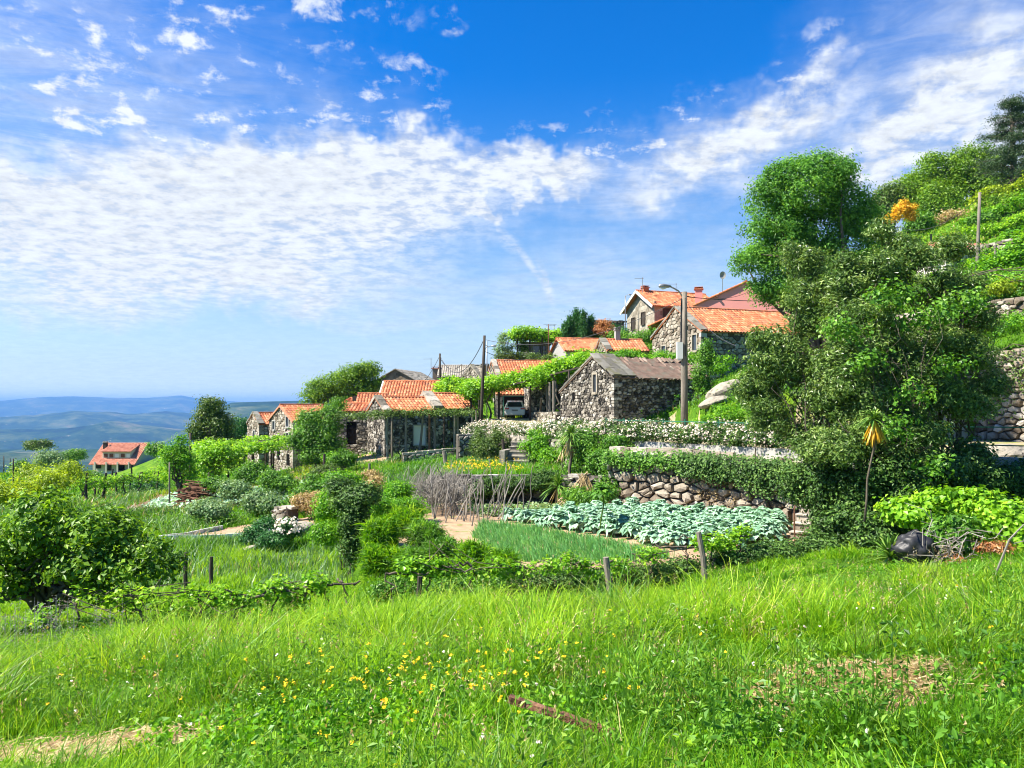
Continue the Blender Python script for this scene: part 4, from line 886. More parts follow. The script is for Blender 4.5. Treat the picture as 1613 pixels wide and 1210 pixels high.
# ------------------------------------------------------------------ poles, lamps, wires
seed(31)
def pole(name, label, base, h, r, m='wood_post', lean=(0, 0), cat='pole'):
    base = np.asarray(base, float); e = E(name, label, cat, base)
    top = base+A(lean[0], lean[1], h); mb = MB(); mb.tube([base-Z3*.4, base+(top-base)*.33, base+(top-base)*.66, top], [r*1.15, r*1.05, r*.95, r*.82], 12); mb.build('shaft', m, e, smooth=True); return e, top
def lamp_arm(e, top, d, l=1.3, rise=.55, s=1.):
    top = np.asarray(top, float); d = unit(A(*d, 0)); mb = MB()
    pts = [top-Z3*.5, top-Z3*.1+d*l*.12, top+Z3*rise*.45+d*l*.4, top+Z3*rise*.8+d*l*.75, top+Z3*rise+d*l]; mb.tube(pts, .05*s, 6); arm = mb.build('lamp_arm', 'metal_grey', e, smooth=True)
    c = top+Z3*rise+d*(l+.25*s); q = c+d*.3*s
    mb = MB(); mb.tube([c-d*.35*s, c-d*.2*s, c+d*.15*s+Z3*.02, c+d*.42*s, c+d*.5*s], [.05*s, .1*s, .14*s, .12*s, .03*s], 10); hd = mb.build('lamp_head', 'metal_grey', arm, smooth=True)
    mb = MB(); mb.tube([c+d*.0*s-Z3*.09*s, c+d*.2*s-Z3*.13*s, c+d*.4*s-Z3*.08*s], [.06*s, .1*s, .05*s], 8); mb.build('lamp_lens', 'lamp_glass', hd, smooth=True)
base = A(Xof(1078, 39.5), 39.5, ROADZ); pe, ptop = pole('lamp_pole', 'weathered wooden lamp pole with curved arm and white meter box before the old barn', base, 7.55, .17)
lamp_arm(pe, ptop-Z3*.15, (-1, -.15), .8, .42, .8)
mb = MB(); mb.box(base+A(-.27, -.1, 4.5), .30, .24, .85); mb.box(base+A(-.26, -.1, 4.1), .16, .16, .22); bx_ = mb.build('meter_box', 'white_paint', pe)
mb = MB(); mb.tube([base+A(-.2, -.05, 4.9), base+A(-.18, -.05, 6), base+A(-.17, -.05, 7.2)], .03, 6); mb.tube([base+A(.02, -.17, 4.2), base+A(.02, -.17, 7.2)], .015, 5); mb.build('conduit', 'cable', pe)
b2 = A(Xof(757, 58), 58, ROADZ-.6); pe2, pt2 = pole('street_lamp', 'tall dark leaning wooden pole with short lamp arm, left of the garage', b2, 7.6, .12, 'wood_dark', (.3, 0)); lamp_arm(pe2, pt2-Z3*.9, (1, -.1), .55, .1, .5)
mb = MB(); mb.beam(pt2+A(-.1, 0, -.6), pt2+A(.35, 0, -.9), .05); mb.build('bracket', 'metal_grey', pe2)
b3 = A(Xof(693, 80), 80, -1.5); pe3, pt3 = pole('utility_pole', 'plain dark wooden utility pole behind the end of the long orange roof', b3, Zof(557, 80)+1.5, .12, 'wood_dark')
b4 = A(Xof(727, 84), 84, -1.5); pe4, pt4 = pole('short_pole', 'short thin pole in front of the grey-brown roof', b4, Zof(574, 84)+1.5, .09, 'wood_post')
b5 = A(Xof(300, 62), 62, -7); pe5, pt5 = pole('field_pole', 'dark wooden pole in front of the tall tree on the left slope', b5, Zof(682, 62)+7, .11, 'wood_dark')
b6 = G(267, 44); pe6, pt6 = pole('thin_field_pole', 'thin grey stake pole in front of the small orchard tree on the left', b6, Zof(728, 44)-b6[2], .05, 'wood_post')
b7 = G(1538, 55); pe7, pt7 = pole('hillside_pole', 'tall grey wooden pole standing among the vine terraces on the right hillside', b7, Zof(303, 55)-b7[2], .12, 'wood_post', (.25, 0))
b8 = A(Xof(985, 88), 88, 7.5); pe8, pt8 = pole('thin_lamp_post', 'thin metal lamp post beside the left corner of the granite house', b8, Zof(466, 88)-7.5, .06, 'metal_grey'); lamp_arm(pe8, pt8, (1, 0), .35, .12, .5)
b9 = A(Xof(767, 72), 72, ROADZ); pe9, pt9 = pole('antenna_mast', 'thin grey mast right behind the leaning lamp pole', b9, Zof(537, 72)-ROADZ, .05, 'metal_grey')
b10 = A(Xof(864, 84), 84, 4.5); pe10, pt10 = pole('aerial_pole', 'thin brown pole with a television aerial in front of the concrete hut', b10, Zof(511, 84)-4.5, .06, 'wood_brown')
mb = MB(); mb.beam(pt10+A(-.55, 0, 0), pt10+A(.9, 0, 0), .03)
for k in range(6): mb.beam(pt10+A(-.5+k*.25, -.25, 0), pt10+A(-.5+k*.25, .25, 0), .02)
mb.build('aerial', 'metal_grey', pe10)
for px, py0, Y, lab in ((16, 722, 120, 'distant lamp post at the far left edge of the slope'), (6, 740, 110, 'short distant stake at the far left edge'), (21, 770, 75, 'thin stake in the field at the far left')):
    b = G(px, Y); ee, tt = pole('field_post', lab, b, Zof(py0, Y)-b[2] if Zof(py0, Y)-b[2] > 1.5 else 3, .07, 'wood_dark')
def aerial(px, pyb, pyt, Y, lab, dish=False, n=5):
    b = P(px, pyb, Y); e = E('satellite_dish' if dish else 'roof_aerial', lab, 'dish' if dish else 'aerial', b); t = P(px, pyt, Y); mb = MB(); mb.tube([b-Z3*.3, t], .03, 6); mb.build('mast', 'metal_grey', e)
    if dish:
        th = np.linspace(0, 2*math.pi, 17)[:-1]; c = t; V = [c+A(-.06, .05, 0)]; 
        for r_, d_ in ((.2, .03), (.38, -.02)):
            for q in th: V.append(c+A(r_*math.cos(q)*.8, -.1+d_-(.0), r_*math.sin(q)))
        i = np.arange(16); j = (i+1) % 16; mb = MB(); mb.add(V, [np.stack([np.zeros(16, int), i+1, j+1], 1), np.stack([i+1, j+1, j+17, i+17], 1)]); mb.tube([c+A(0, -.1, -.3), c+A(0, -.5, -.05)], .02, 5); mb.build('dish', 'plaster_grey', e)
    else:
        mb = MB(); mb.beam(t+A(-.9, 0, -.05), t+A(.15, 0, -.05), .03)
        for k in range(n): mb.beam(t+A(-.85+k*.22, -.2, -.05), t+A(-.85+k*.22, .2, -.05), .02)
        mb.beam(t+A(0, -.3, .05), t+A(0, .3, .05), .03); mb.build('aerial_head', 'metal_grey', e)
aerial(1012, 458, 438, 87, 'television aerial on the ridge of the granite house')
aerial(1138, 455, 434, 74.5, 'round grey satellite dish beside the pink chimney', True)
aerial(1065, 468, 447, 90, 'thin mast rising behind the orange roof of the granite house', n=2)
aerial(679, 600, 565, 90, 'tall thin aerial left of the plain utility pole', n=3)
aerial(873, 520, 512, 87, 'short aerial beside the high vine arbour', n=3)
def wire(a, b, sag, lab, r=.012):
    t = np.linspace(0, 1, 20)[:, None]; a = np.asarray(a, float); b = np.asarray(b, float); p = a+(b-a)*t; p[:, 2] -= (4*sag*t*(1-t))[:, 0]
    o = MB().tube(p, r, 4).build('power_line', 'cable', loc=a); T_(o, lab, 'cable', 'overhead cables')
wire(ptop-Z3*.25, P(1420, 440, 70), .9, 'dark overhead cable running right from the lamp pole past the pink house', .02)
wire(ptop-Z3*.3, P(1160, 545, 30), .4, 'overhead cable dropping right from the lamp pole across the orange roof', .014)
wire(ptop-Z3*.2, P(1195, 450, 74), .6, 'upper overhead cable from the lamp pole to the pink house', .018)
wire(ptop-Z3*.3, pt2-Z3*.3, 1.2, 'long overhead cable between the lamp pole and the leaning lamp pole', .016)
wire(pt2-Z3*.2, pt3-Z3*.2, 2.2, 'sagging cable between the leaning lamp pole and the plain utility pole', .03)
wire(pt3-Z3*.2, P(655, 612, 84), .5, 'cable from the plain utility pole down to the brown gabled house', .025)
wire(pt3-Z3*.5, pt4, .8, 'cable from the plain utility pole to the short thin pole', .03)
wire(pt2-Z3*1.2, P(880, 545, 78), 1.0, 'cable from the leaning lamp pole to the small grey house', .022)
wire(pt7-Z3*.3, P(1400, 350, 75), 1.5, 'cable running left from the pole on the right hillside', .02)

# ------------------------------------------------------------------ the parked car
def car():
    c = A(Xof(811, 62), 62.6, ROADZ+.63); e = E('parked_car', 'white hatchback parked nose-in at the stone garage, seen from behind', 'car', c)
    sec = [(-.02, .30, .62, .80, .60), (0, .26, .88, .83, .66), (.35, .24, 1.34, .86, .60), (.9, .22, 1.43, .87, .62), (1.9, .2, 1.45, .88, .63), (2.7, .2, 1.15, .88, .70), (3.1, .2, .93, .87, .78), (3.8, .22, .84, .84, .78), (4.05, .3, .62, .74, .66)]
    V = []
    for y, zb, zt, w, wt in sec:
        zm = min(.86, zt*.98)
        V += [(-w*.96, y, zb), (-w, y, .5), (-w*.99, y, zm), (-wt, y, zt), (wt, y, zt), (w*.99, y, zm), (w, y, .5), (w*.96, y, zb)]
    V = np.array(V)+c; n = len(sec); fs = []
    for i in range(n-1):
        for j in range(8): fs.append([i*8+j, i*8+(j+1) % 8, (i+1)*8+(j+1) % 8, (i+1)*8+j])
    mb = MB(); mb.add(V, [np.array(fs), np.array([[7, 6, 5, 4, 3, 2, 1, 0]]), np.array([[(n-1)*8+j for j in range(8)]])]); mb.build('body', 'white_car', e)
    mb = MB(); mb.add([c+A(-.60, .02, .93), c+A(.60, .02, .93), c+A(.52, .33, 1.31), c+A(-.52, .33, 1.31)], [np.array([[0, 1, 2, 3]])]); q = mb.build('rear_window', 'glass_dark', e)
    q.data.vertices.foreach_set('co', (np.array([v.co[:] for v in q.data.vertices])+A(0, -.03, .02)).ravel())
    for s_ in (-1, 1):
        mb = MB(); mb.box(c+A(s_*.64, -.02, .80), .34, .08, .13); mb.build('tail_light', 'red_lamp', e)
        mb = MB(); mb.add([c+A(s_*.885, .6, .92), c+A(s_*.885, 2.6, .92), c+A(s_*.68, 1.95, 1.38), c+A(s_*.68, .85, 1.36)], [np.array([[0, 1, 2, 3]])]); mb.build('side_window', 'glass_dark', e)
        for y in (.75, 3.3):
            mb = MB(); p = c+A(s_*.78, y, .31); mb.tube([p-A(.1, 0, 0), p+A(.1, 0, 0)], .31, 16); w = mb.build('wheel', 'rubber', e); mb = MB(); mb.tube([p-A(.11, 0, 0), p+A(.11, 0, 0)], .18, 12); mb.build('rim', 'metal_grey', w)
    mb = MB(); mb.box(c+A(0, -.04, .42), 1.5, .1, .22); mb.build('bumper', 'white_car', e)
    mb = MB(); mb.box(c+A(0, -.06, .66), .5, .04, .11); mb.build('number_plate', 'plaster_grey', e)
    mb = MB(); mb.tube([c+A(0, .7, 1.45), c+A(0, .55, 1.6)], .012, 5); mb.build('aerial', 'rubber', e)
car()
# ------------------------------------------------------------------ trees and bushes
seed(101)
# tall ash-like tree behind the glossy one
Ya = 34
tree('ash_tree', 'tallest tree, rounded blue-green feathery crown rising above the glossy-leaved trees', 'tree', A(Xof(1300, Ya), Ya, -1.2),
     [blob(1275, 300, Ya, 68, 60), blob(1218, 345, Ya, 48, 42), blob(1335, 320, Ya+.5, 48, 52), blob(1188, 412, Ya, 38, 24), blob(1205, 305, Ya, 26, 20), blob(1208, 440, Ya, 34, 30), blob(1245, 400, Ya+.5, 60, 55), blob(1330, 400, Ya+.5, 58, 70), blob(1222, 455, Ya, 38, 34), blob(1370, 350, Ya+1, 26, 50), blob(1275, 262, Ya, 36, 22), blob(1225, 285, Ya, 26, 26), blob(1290, 460, Ya, 60, 50), blob(1325, 270, Ya, 22, 24), blob(1285, 365, Ya+.5, 50, 45), blob(1300, 425, Ya+1, 50, 40), blob(1250, 345, Ya+1, 45, 45), blob(1350, 455, Ya+1, 40, 40)],
     .15, 'leaf_ash', 2000, 40, .42, .26, nb=22, shell=.75, aspect=.42, billow=8)
# glossy laurel mass: three overlapping trees
Yl = 20
def laurel(lab, base, blobs, n, sd_):
    seed(sd_); return tree('laurel_tree', lab, 'tree', base, blobs, .11, 'leaf_laurel', n, 32, .25, .15, nb=44, shell=.6, aspect=.36, stems=5, fork=.35, group='glossy-leaved trees at the road corner', billow=7)
laurel('left glossy grey-green bay tree leaning over the end of the rose hedge', G(1330, 20.5), [blob(1230, 560, 21.5, 62, 60), blob(1190, 610, 22, 50, 40), blob(1270, 490, 22, 48, 60), blob(1215, 655, 21.5, 40, 34), blob(1290, 610, 21, 60, 70), blob(1262, 420, 22.5, 34, 52), blob(1285, 690, 21, 60, 50), blob(1320, 500, 21, 40, 50)], 1700, 102)
laurel('middle glossy grey-green bay tree, bushiest of the three at the road corner', G(1400, 20), [blob(1360, 520, 20, 60, 70), blob(1330, 600, 20, 60, 60), blob(1380, 660, 19.5, 64, 50), blob(1320, 700, 19.5, 56, 40), blob(1405, 590, 20, 58, 62), blob(1330, 440, 21, 40, 40), blob(1385, 430, 21, 40, 34), blob(1420, 640, 20, 50, 50)], 1800, 103)
laurel('right glossy bay tree with thin bare trunk, in front of the rock bank', G(1480, 20.5), [blob(1440, 440, 21, 62, 60), blob(1415, 400, 21.5, 34, 36), blob(1500, 460, 21, 44, 50), blob(1460, 540, 20.5, 56, 46), blob(1530, 560, 20.5, 50, 34), blob(1560, 610, 20.5, 34, 24), blob(1480, 620, 20, 54, 34), blob(1430, 690, 19.5, 60, 44), blob(1500, 390, 21.5, 30, 26), blob(1540, 500, 21, 36, 34), blob(1520, 640, 20, 40, 26), blob(1390, 360, 21.5, 22, 18)], 1700, 104)
seed(105)
tree('climbing_vine', 'bright broad-leaved grape vine climbing through the glossy bay trees', 'vine', G(1420, 19.3), [blob(1330, 520, 19, 36, 20), blob(1400, 470, 19.5, 40, 26), blob(1365, 570, 18.8, 26, 20), blob(1450, 500, 19.4, 50, 30), blob(1500, 570, 19, 30, 20), blob(1440, 620, 18.6, 30, 26), blob(1520, 480, 19.6, 40, 22), blob(1410, 680, 18.3, 34, 30), blob(1460, 730, 18, 30, 26)], .105, 'leaf_mid', 150, 20, .32, .03, nb=26, aspect=.85)
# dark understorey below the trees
def bush(name, label, cat, blobs, leaf, m, n, per, cr, group=None, aspect=.55, stem=True, shell=.6, base=None, tr=.035, nb=8, part='foliage', low=-.75):
    B = np.array(blobs); c = B[np.argmax(B[:, 3]), :3]
    if base is None: base = A(c[0], c[1], float(zg(c[0], c[1])))
    return tree(name, label, cat, base, blobs, leaf, m, n, per, cr, tr, 'bark', group, nb, shell, aspect, stems=3, fork=.3, crown_name=part, low=low)
def gb(px, py, Y, rx, ry=None, dep=None):      # blob given by pixels
    return blob(px, py, Y, rx, ry, dep)
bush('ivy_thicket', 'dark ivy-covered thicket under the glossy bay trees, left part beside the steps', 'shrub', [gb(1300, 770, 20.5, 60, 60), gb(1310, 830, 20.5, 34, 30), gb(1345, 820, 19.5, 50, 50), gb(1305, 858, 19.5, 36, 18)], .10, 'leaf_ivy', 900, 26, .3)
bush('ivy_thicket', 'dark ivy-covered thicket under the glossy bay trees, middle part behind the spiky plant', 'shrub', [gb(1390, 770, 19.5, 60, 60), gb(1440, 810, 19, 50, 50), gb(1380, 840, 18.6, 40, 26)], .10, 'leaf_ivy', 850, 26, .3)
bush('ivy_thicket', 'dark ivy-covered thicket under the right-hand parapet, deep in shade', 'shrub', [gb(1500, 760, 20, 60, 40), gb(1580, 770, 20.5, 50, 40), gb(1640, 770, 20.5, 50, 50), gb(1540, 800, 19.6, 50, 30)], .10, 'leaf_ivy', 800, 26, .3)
bush('nettle_bush', 'bright green leafy bush right of the black plastic sheet at the meadow edge', 'shrub', [gb(1500, 850, 16.5, 34, 34), gb(1530, 870, 16.4, 26, 18)], .17, 'leaf_mid', 190, 26, .3, aspect=.4)
bush('vine_thicket', 'yellow-green vine thicket on the ground, in front of the dark trees', 'shrub', [gb(1440, 805, 17.8, 50, 14), gb(1490, 790, 17.6, 40, 16), gb(1540, 795, 17.2, 34, 22)], .13, 'leaf_vine', 230, 22, .26, aspect=.85)
bush('vine_thicket', 'yellow-green vine thicket spilling in at the right edge of the meadow', 'shrub', [gb(1590, 820, 16.5, 44, 34), gb(1625, 860, 16, 30, 30)], .13, 'leaf_vine', 250, 22, .26, aspect=.85)
bush('rust_bush', 'dead rust-coloured branches lying at the right edge of the meadow', 'shrub', [gb(1570, 866, 15.8, 28, 7), gb(1500, 884, 15.6, 12, 5)], .08, 'leaf_rust', 50, 22, .2, nb=20)
# ivy hanging on the retaining wall
def drape(name, label, a, b, ztop, zlow, n, m, leaf=.1, off=.72, cat='ivy', group=None, per=24, cr=.26, lowf=None):
    a = A(*a, 0); b = A(*b, 0); d = unit(b-a); nn = A(d[1], -d[0], 0); L = np.linalg.norm(b-a)
    u = rng.random(n); f = rng.random(n)**1.3; lw = zlow if lowf is None else lowf(u); z = ztop-(ztop-lw)*f*rng.uniform(.5, 1, n)
    c = a+d*(u*L)[:, None]+nn*(off*rng.uniform(.4, 1.1, n))[:, None]; c[:, 2] = z
    C = (c[:, None]+rng.normal(size=(n, per, 3))*cr*.5).reshape(-1, 3); t = np.clip(np.repeat(rng.normal(.5, .15, n), per)+rng.normal(0, .14, n*per), 0, 1)
    e = E(name, label, cat, (c[0][0], c[0][1], zlow), group); mb = MB(); leafmesh(mb, C, leaf, t, nn+A(0, 0, .3), .7); mb.build('foliage', m, e)
    tb = MB()
    st_ = c[rng.integers(n)]*1.; st_[2] = ztop
    for i in range(10):
        k = rng.integers(n); q = c[k]; tb.tube(twisty(st_, q, 7, .04), np.linspace(.025, .008, 7), 5)
    tb.build('stem', 'bark', e); return e
drape('ivy', 'dark ivy curtain covering the right half of the boulder retaining wall', (6.8, 29.0), (10.9, 24.2), -1.95, -3.3, 700, 'leaf_ivy', lowf=lambda u: -2.6-.9*u)
drape('ivy', 'green ferny growth hanging over the top left of the boulder retaining wall', (4.1, 31.1), (7.6, 28.6), -1.95, -2.45, 300, 'leaf_mid')
drape('moss_fringe', 'brown mossy growth between the boulders of the retaining wall', (5.6, 30.0), (9.8, 25.4), -2.3, -3.9, 90, 'leaf_dry', leaf=.05, off=.25, cr=.2)
bush('climbing_shrub', 'leafy green shrub filling the corner left of the boulder wall', 'shrub', [gb(945, 735, 31.5, 24, 30), gb(975, 700, 32, 26, 18), gb(925, 700, 32.5, 22, 24), gb(960, 770, 30.8, 20, 26)], .12, 'leaf_mid', 420, 26, .3)
bush('ivy_bank', 'dark green bank of ivy trailing from the steps down to the meadow edge', 'ivy', [gb(1225, 872, 18.6, 46, 12), gb(1160, 880, 18.2, 40, 11), gb(1280, 862, 18.9, 34, 16)], .09, 'leaf_ivy', 420, 26, .26)
# rose hedge along the road: three lengths
def roses(label, pts, zc, hh, wd, nfl, n, mleaf='leaf_ivy'):
    e = E('rose_hedge', label, 'hedge', (pts[0][0], pts[0][1], zc-hh), 'white climbing roses along the road'); B = []
    for (x0, y0), (x1, y1) in zip(pts[:-1], pts[1:]):
        L = math.hypot(x1-x0, y1-y0); k = max(2, int(L/.7))
        for i in range(k): t = i/k; B.append((x0+(x1-x0)*t, y0+(y1-y0)*t, zc+rng.normal()*.07, .6, wd, hh*rng.uniform(.8, 1.15)))
    c, C, nr, t = clumps(B, n, .26, 24, .55); mb = MB(); leafmesh(mb, C, .085, t, nr, .6); mb.build('foliage', mleaf, e)
    c, C, nr, t = clumps(B, int(nfl*.72), .10, 4, .97, low=-.35); C = C+nr*.05; k = C[:, 2] > zc-hh*.45; C, nr, t = C[k], nr[k], t[k]
    mb = MB()
    for q in range(3): leafmesh(mb, C, .075, t*.5+.5*rng.random(len(t)), nr+A(0, -.3, .5), .9)
    mb.build('flower', 'petal_white', e); tb = MB()
    for i in range(14): q = c[rng.integers(len(c))]; tb.tube(twisty(A(q[0], q[1], zc-hh*1.6), q, 5, .08), np.linspace(.03, .01, 5), 5)
    tb.build('stem', 'bark', e); return e
seed(107)
roses('white rose hedge on the fence in front of the lamp pole, longest stretch of roses', [(4.0, 34), (7.6, 28.5), (10.9, 24.2)], -1.08, .40, .34, 1500, 1000)
roses('white rose hedge below the old barn gable, between palm and barn drain', [(1.5, 40.2), (4.0, 34.2)], -1.25, .5, .5, 1000, 560)
roses('white rose bushes below the parked car, left end of the roses', [(-2.3, 45.6), (-.9, 44.8), (1.4, 40.6)], -1.45, .55, .6, 1400, 520)
seed(108)
bush('hedge', 'rounded pale green clipped hedge left of the small stairway', 'hedge', [gb(762, 712, 41, 20, 22), gb(782, 700, 41.5, 22, 22), gb(755, 690, 43, 12, 16)], .10, 'leaf_olive', 430, 26, .28)
bush('lush_shrub', 'bright green shrub just right of the small stairway', 'shrub', [gb(848, 705, 38, 22, 32), gb(868, 722, 37, 20, 24)], .13, 'leaf_bright', 300, 26, .34)
bush('lush_shrub', 'dark green shrub behind the shaggy palm below the rose hedge', 'shrub', [gb(915, 715, 34, 20, 30), gb(935, 690, 34.5, 20, 18), gb(905, 750, 33, 16, 20)], .13, 'leaf_mid', 320, 26, .34)
bush('bank_shrub', 'bright yellow-green shrub on the bank right of the lamp pole', 'shrub', [gb(1150, 655, 38.5, 40, 22), gb(1190, 640, 38.5, 40, 26), gb(1120, 665, 38, 24, 14), gb(1200, 665, 37.5, 30, 14)], .13, 'leaf_bright', 420, 26, .38)
bush('climbing_ivy', 'column of climbing greenery on the right end of the old barn', 'ivy', [gb(1112, 560, 45.5, 10, 30), gb(1108, 600, 45, 12, 30), gb(1120, 640, 44, 16, 24), gb(1100, 590, 44.8, 8, 20)], .13, 'leaf_mid', 330, 24, .34)
bush('roof_greenery', 'low bright shrubs between the old barn roof and the stone house', 'shrub', [gb(985, 560, 56, 30, 8), gb(1030, 563, 55, 34, 8), gb(1080, 566, 54, 30, 10), gb(1135, 575, 50, 26, 16)], .15, 'leaf_bright', 330, 24, .42)
bush('slope_shrub', 'low green shrubs on the slope under the granite house', 'shrub', [gb(1010, 533, 80, 30, 7), gb(1035, 525, 79, 20, 6), gb(975, 530, 82, 16, 8)], .22, 'leaf_mid', 170, 24, .7)
bush('rust_shrub', 'rust-brown shrub between the dark conifer and the granite house', 'shrub', [gb(950, 515, 83, 14, 14), gb(962, 525, 83, 12, 10)], .18, 'leaf_rust', 110, 24, .5)
bush('slope_shrub', 'dark shrubs behind the rust-brown shrub under the long stone wall', 'shrub', [gb(968, 522, 86, 22, 9), gb(935, 527, 85, 12, 8)], .2, 'leaf_conifer', 140, 24, .6)
# conifer
def conifer():
    e = E('conifer', 'dense dark green many-tipped conifer behind the small grey house', 'tree', A(Xof(912, 84), 84, 5.8)); mb = MB(); tb = MB()
    for px, pt, w in ((898, 503, 11), (908, 493, 12), (918, 496, 11), (930, 503, 10), (890, 515, 8)):
        x = Xof(px, 84); zt = Zof(pt, 84); z0 = 6.0; k = 150; f = rng.random(k)**.8; r = w/F*84*(1-f*.85)*rng.uniform(.5, 1, k); th = rng.uniform(0, 6.28, k)
        c = np.stack([x+r*np.cos(th), 84+rng.normal()*.4+r*np.sin(th), z0+(zt-z0)*f], 1); C = (c[:, None]+rng.normal(size=(k, 26, 3))*A(.18, .18, .3)).reshape(-1, 3)
        t = np.clip(np.repeat(rng.normal(.5, .2, k), 26)+rng.normal(0, .1, k*26), 0, 1); leafmesh(mb, C, .26, t, None, .3, tdir=A(0, 0, 1)); tb.tube([(x, 84, 5.5), (x, 84, zt-.5)], [.12, .03], 6)
    mb.build('crown', 'leaf_conifer', e); tb.build('trunk', 'bark', e)
conifer()
tree('wispy_tree', 'small wispy blue-grey tree left of the concrete hut against the sky', 'tree', A(Xof(798, 82), 82, 3), [blob(793, 535, 82, 9, 11), blob(787, 552, 82, 10, 8), blob(802, 550, 82, 7, 10)], .2, 'leaf_grey', 70, 20, .45, .08, nb=14)
bush('slope_bush', 'low green bushes on the bank between the hut and the tiled house', 'shrub', [gb(800, 562, 82, 20, 6), gb(830, 563, 83, 24, 5), gb(862, 566, 81, 14, 6), gb(820, 548, 86, 10, 8)], .2, 'leaf_olive', 210, 24, .6)
seed(110)
# big tree behind the left cluster
tree('walnut_tree', 'broad yellow-green tree rising behind the left row of orange roofs', 'tree', A(Xof(530, 82), 82, -5), [blob(502, 620, 82, 26, 22), blob(535, 605, 82, 32, 26), blob(560, 588, 83, 22, 14), blob(583, 583, 83, 16, 12), blob(495, 645, 81, 22, 16), blob(550, 622, 82, 34, 18), blob(580, 605, 83, 18, 14)], .26, 'leaf_oak', 620, 30, .85, .3, nb=20, aspect=.5)
bush('background_tree', 'round dark tree beside the narrow stone house at the foot of the hills', 'tree', [gb(378, 672, 92, 16, 16), gb(368, 690, 92, 14, 14)], .25, 'leaf_conifer', 170, 26, .8)
tree('olive_green_tree', 'tall rounded olive-green tree standing alone left of the stone houses', 'tree', G(333, 66), [blob(335, 643, 66, 22, 16), blob(322, 665, 66, 22, 18), blob(345, 668, 66, 22, 22), blob(312, 682, 66, 16, 12), blob(335, 695, 66, 30, 14), blob(330, 655, 66, 18, 16), blob(355, 690, 66, 14, 12)], .22, 'leaf_olive', 520, 28, .62, .2, nb=18, aspect=.5)
tree('leafy_tree', 'round dark glossy tree in front of the tall stone house', 'tree', G(500, 58), [blob(492, 665, 58, 26, 22), blob(525, 660, 58, 20, 24), blob(480, 690, 57.5, 26, 24), blob(515, 695, 57.5, 26, 26), blob(500, 715, 57.5, 32, 16), blob(530, 640, 58.5, 12, 10)], .19, 'leaf_mid', 760, 30, .55, .2, nb=14, aspect=.55)
for q, (px, py, Y, r, lab) in enumerate(((540, 722, 52, 18, 'small round dark citrus tree with two trunks, in front of the black doorway'), (523, 720, 53, 10, 'smaller yellow-green citrus tree left of the round one'))):
    tree('citrus_tree', lab, 'tree', G(px, Y), [blob(px, py, Y, r, r*.9), blob(px-r*.5, py+r*.3, Y, r*.6, r*.5), blob(px+r*.6, py+r*.2, Y, r*.5, r*.5)], .15, ['leaf_mid', 'leaf_bright'][q], int(9*r), 26, .36, .08, nb=8, stems=1)
tree('orchard_tree', 'slender open-branched fruit tree in the field right of the valley house', 'tree', G(284, 46), [blob(275, 715, 46, 22, 16), blob(292, 730, 46, 20, 16), blob(268, 735, 46, 16, 14), blob(285, 700, 46, 12, 12), blob(300, 750, 46, 10, 10)], .15, 'leaf_bright', 230, 18, .4, .09, nb=26)
# fig tree
seed(112)
tree('fig_tree', 'big spreading broad-leaved fig tree on the left in the foreground meadow', 'tree', G(76, 14.6), [blob(95, 830, 14.4, 70, 46, 1.1), blob(40, 860, 14.6, 60, 50, 1.1), blob(170, 840, 14.4, 56, 40, 1.0), blob(215, 880, 14.2, 50, 34, .9), blob(130, 880, 14, 56, 40, .9), blob(-20, 880, 14.8, 60, 60, 1.1), blob(75, 795, 14.8, 34, 26, .8), blob(250, 895, 14.2, 32, 24, .6), blob(5, 925, 14, 40, 26, .7), blob(160, 920, 13.9, 36, 18, .5), blob(-60, 900, 15, 50, 60, 1)],
     .115, 'leaf_fig', 1150, 16, .22, .11, nb=60, shell=.5, aspect=.62, billow=8)
tree('background_bush', 'yellow-green loose shrubs behind the fig tree at the left edge', 'shrub', G(60, 40), [blob(20, 770, 38, 40, 18), blob(80, 762, 40, 36, 20), blob(110, 745, 42, 24, 16), blob(50, 745, 46, 26, 14), blob(-20, 780, 36, 40, 24)], .16, 'leaf_yellowgreen', 420, 20, .5, .06, nb=20, stems=4)
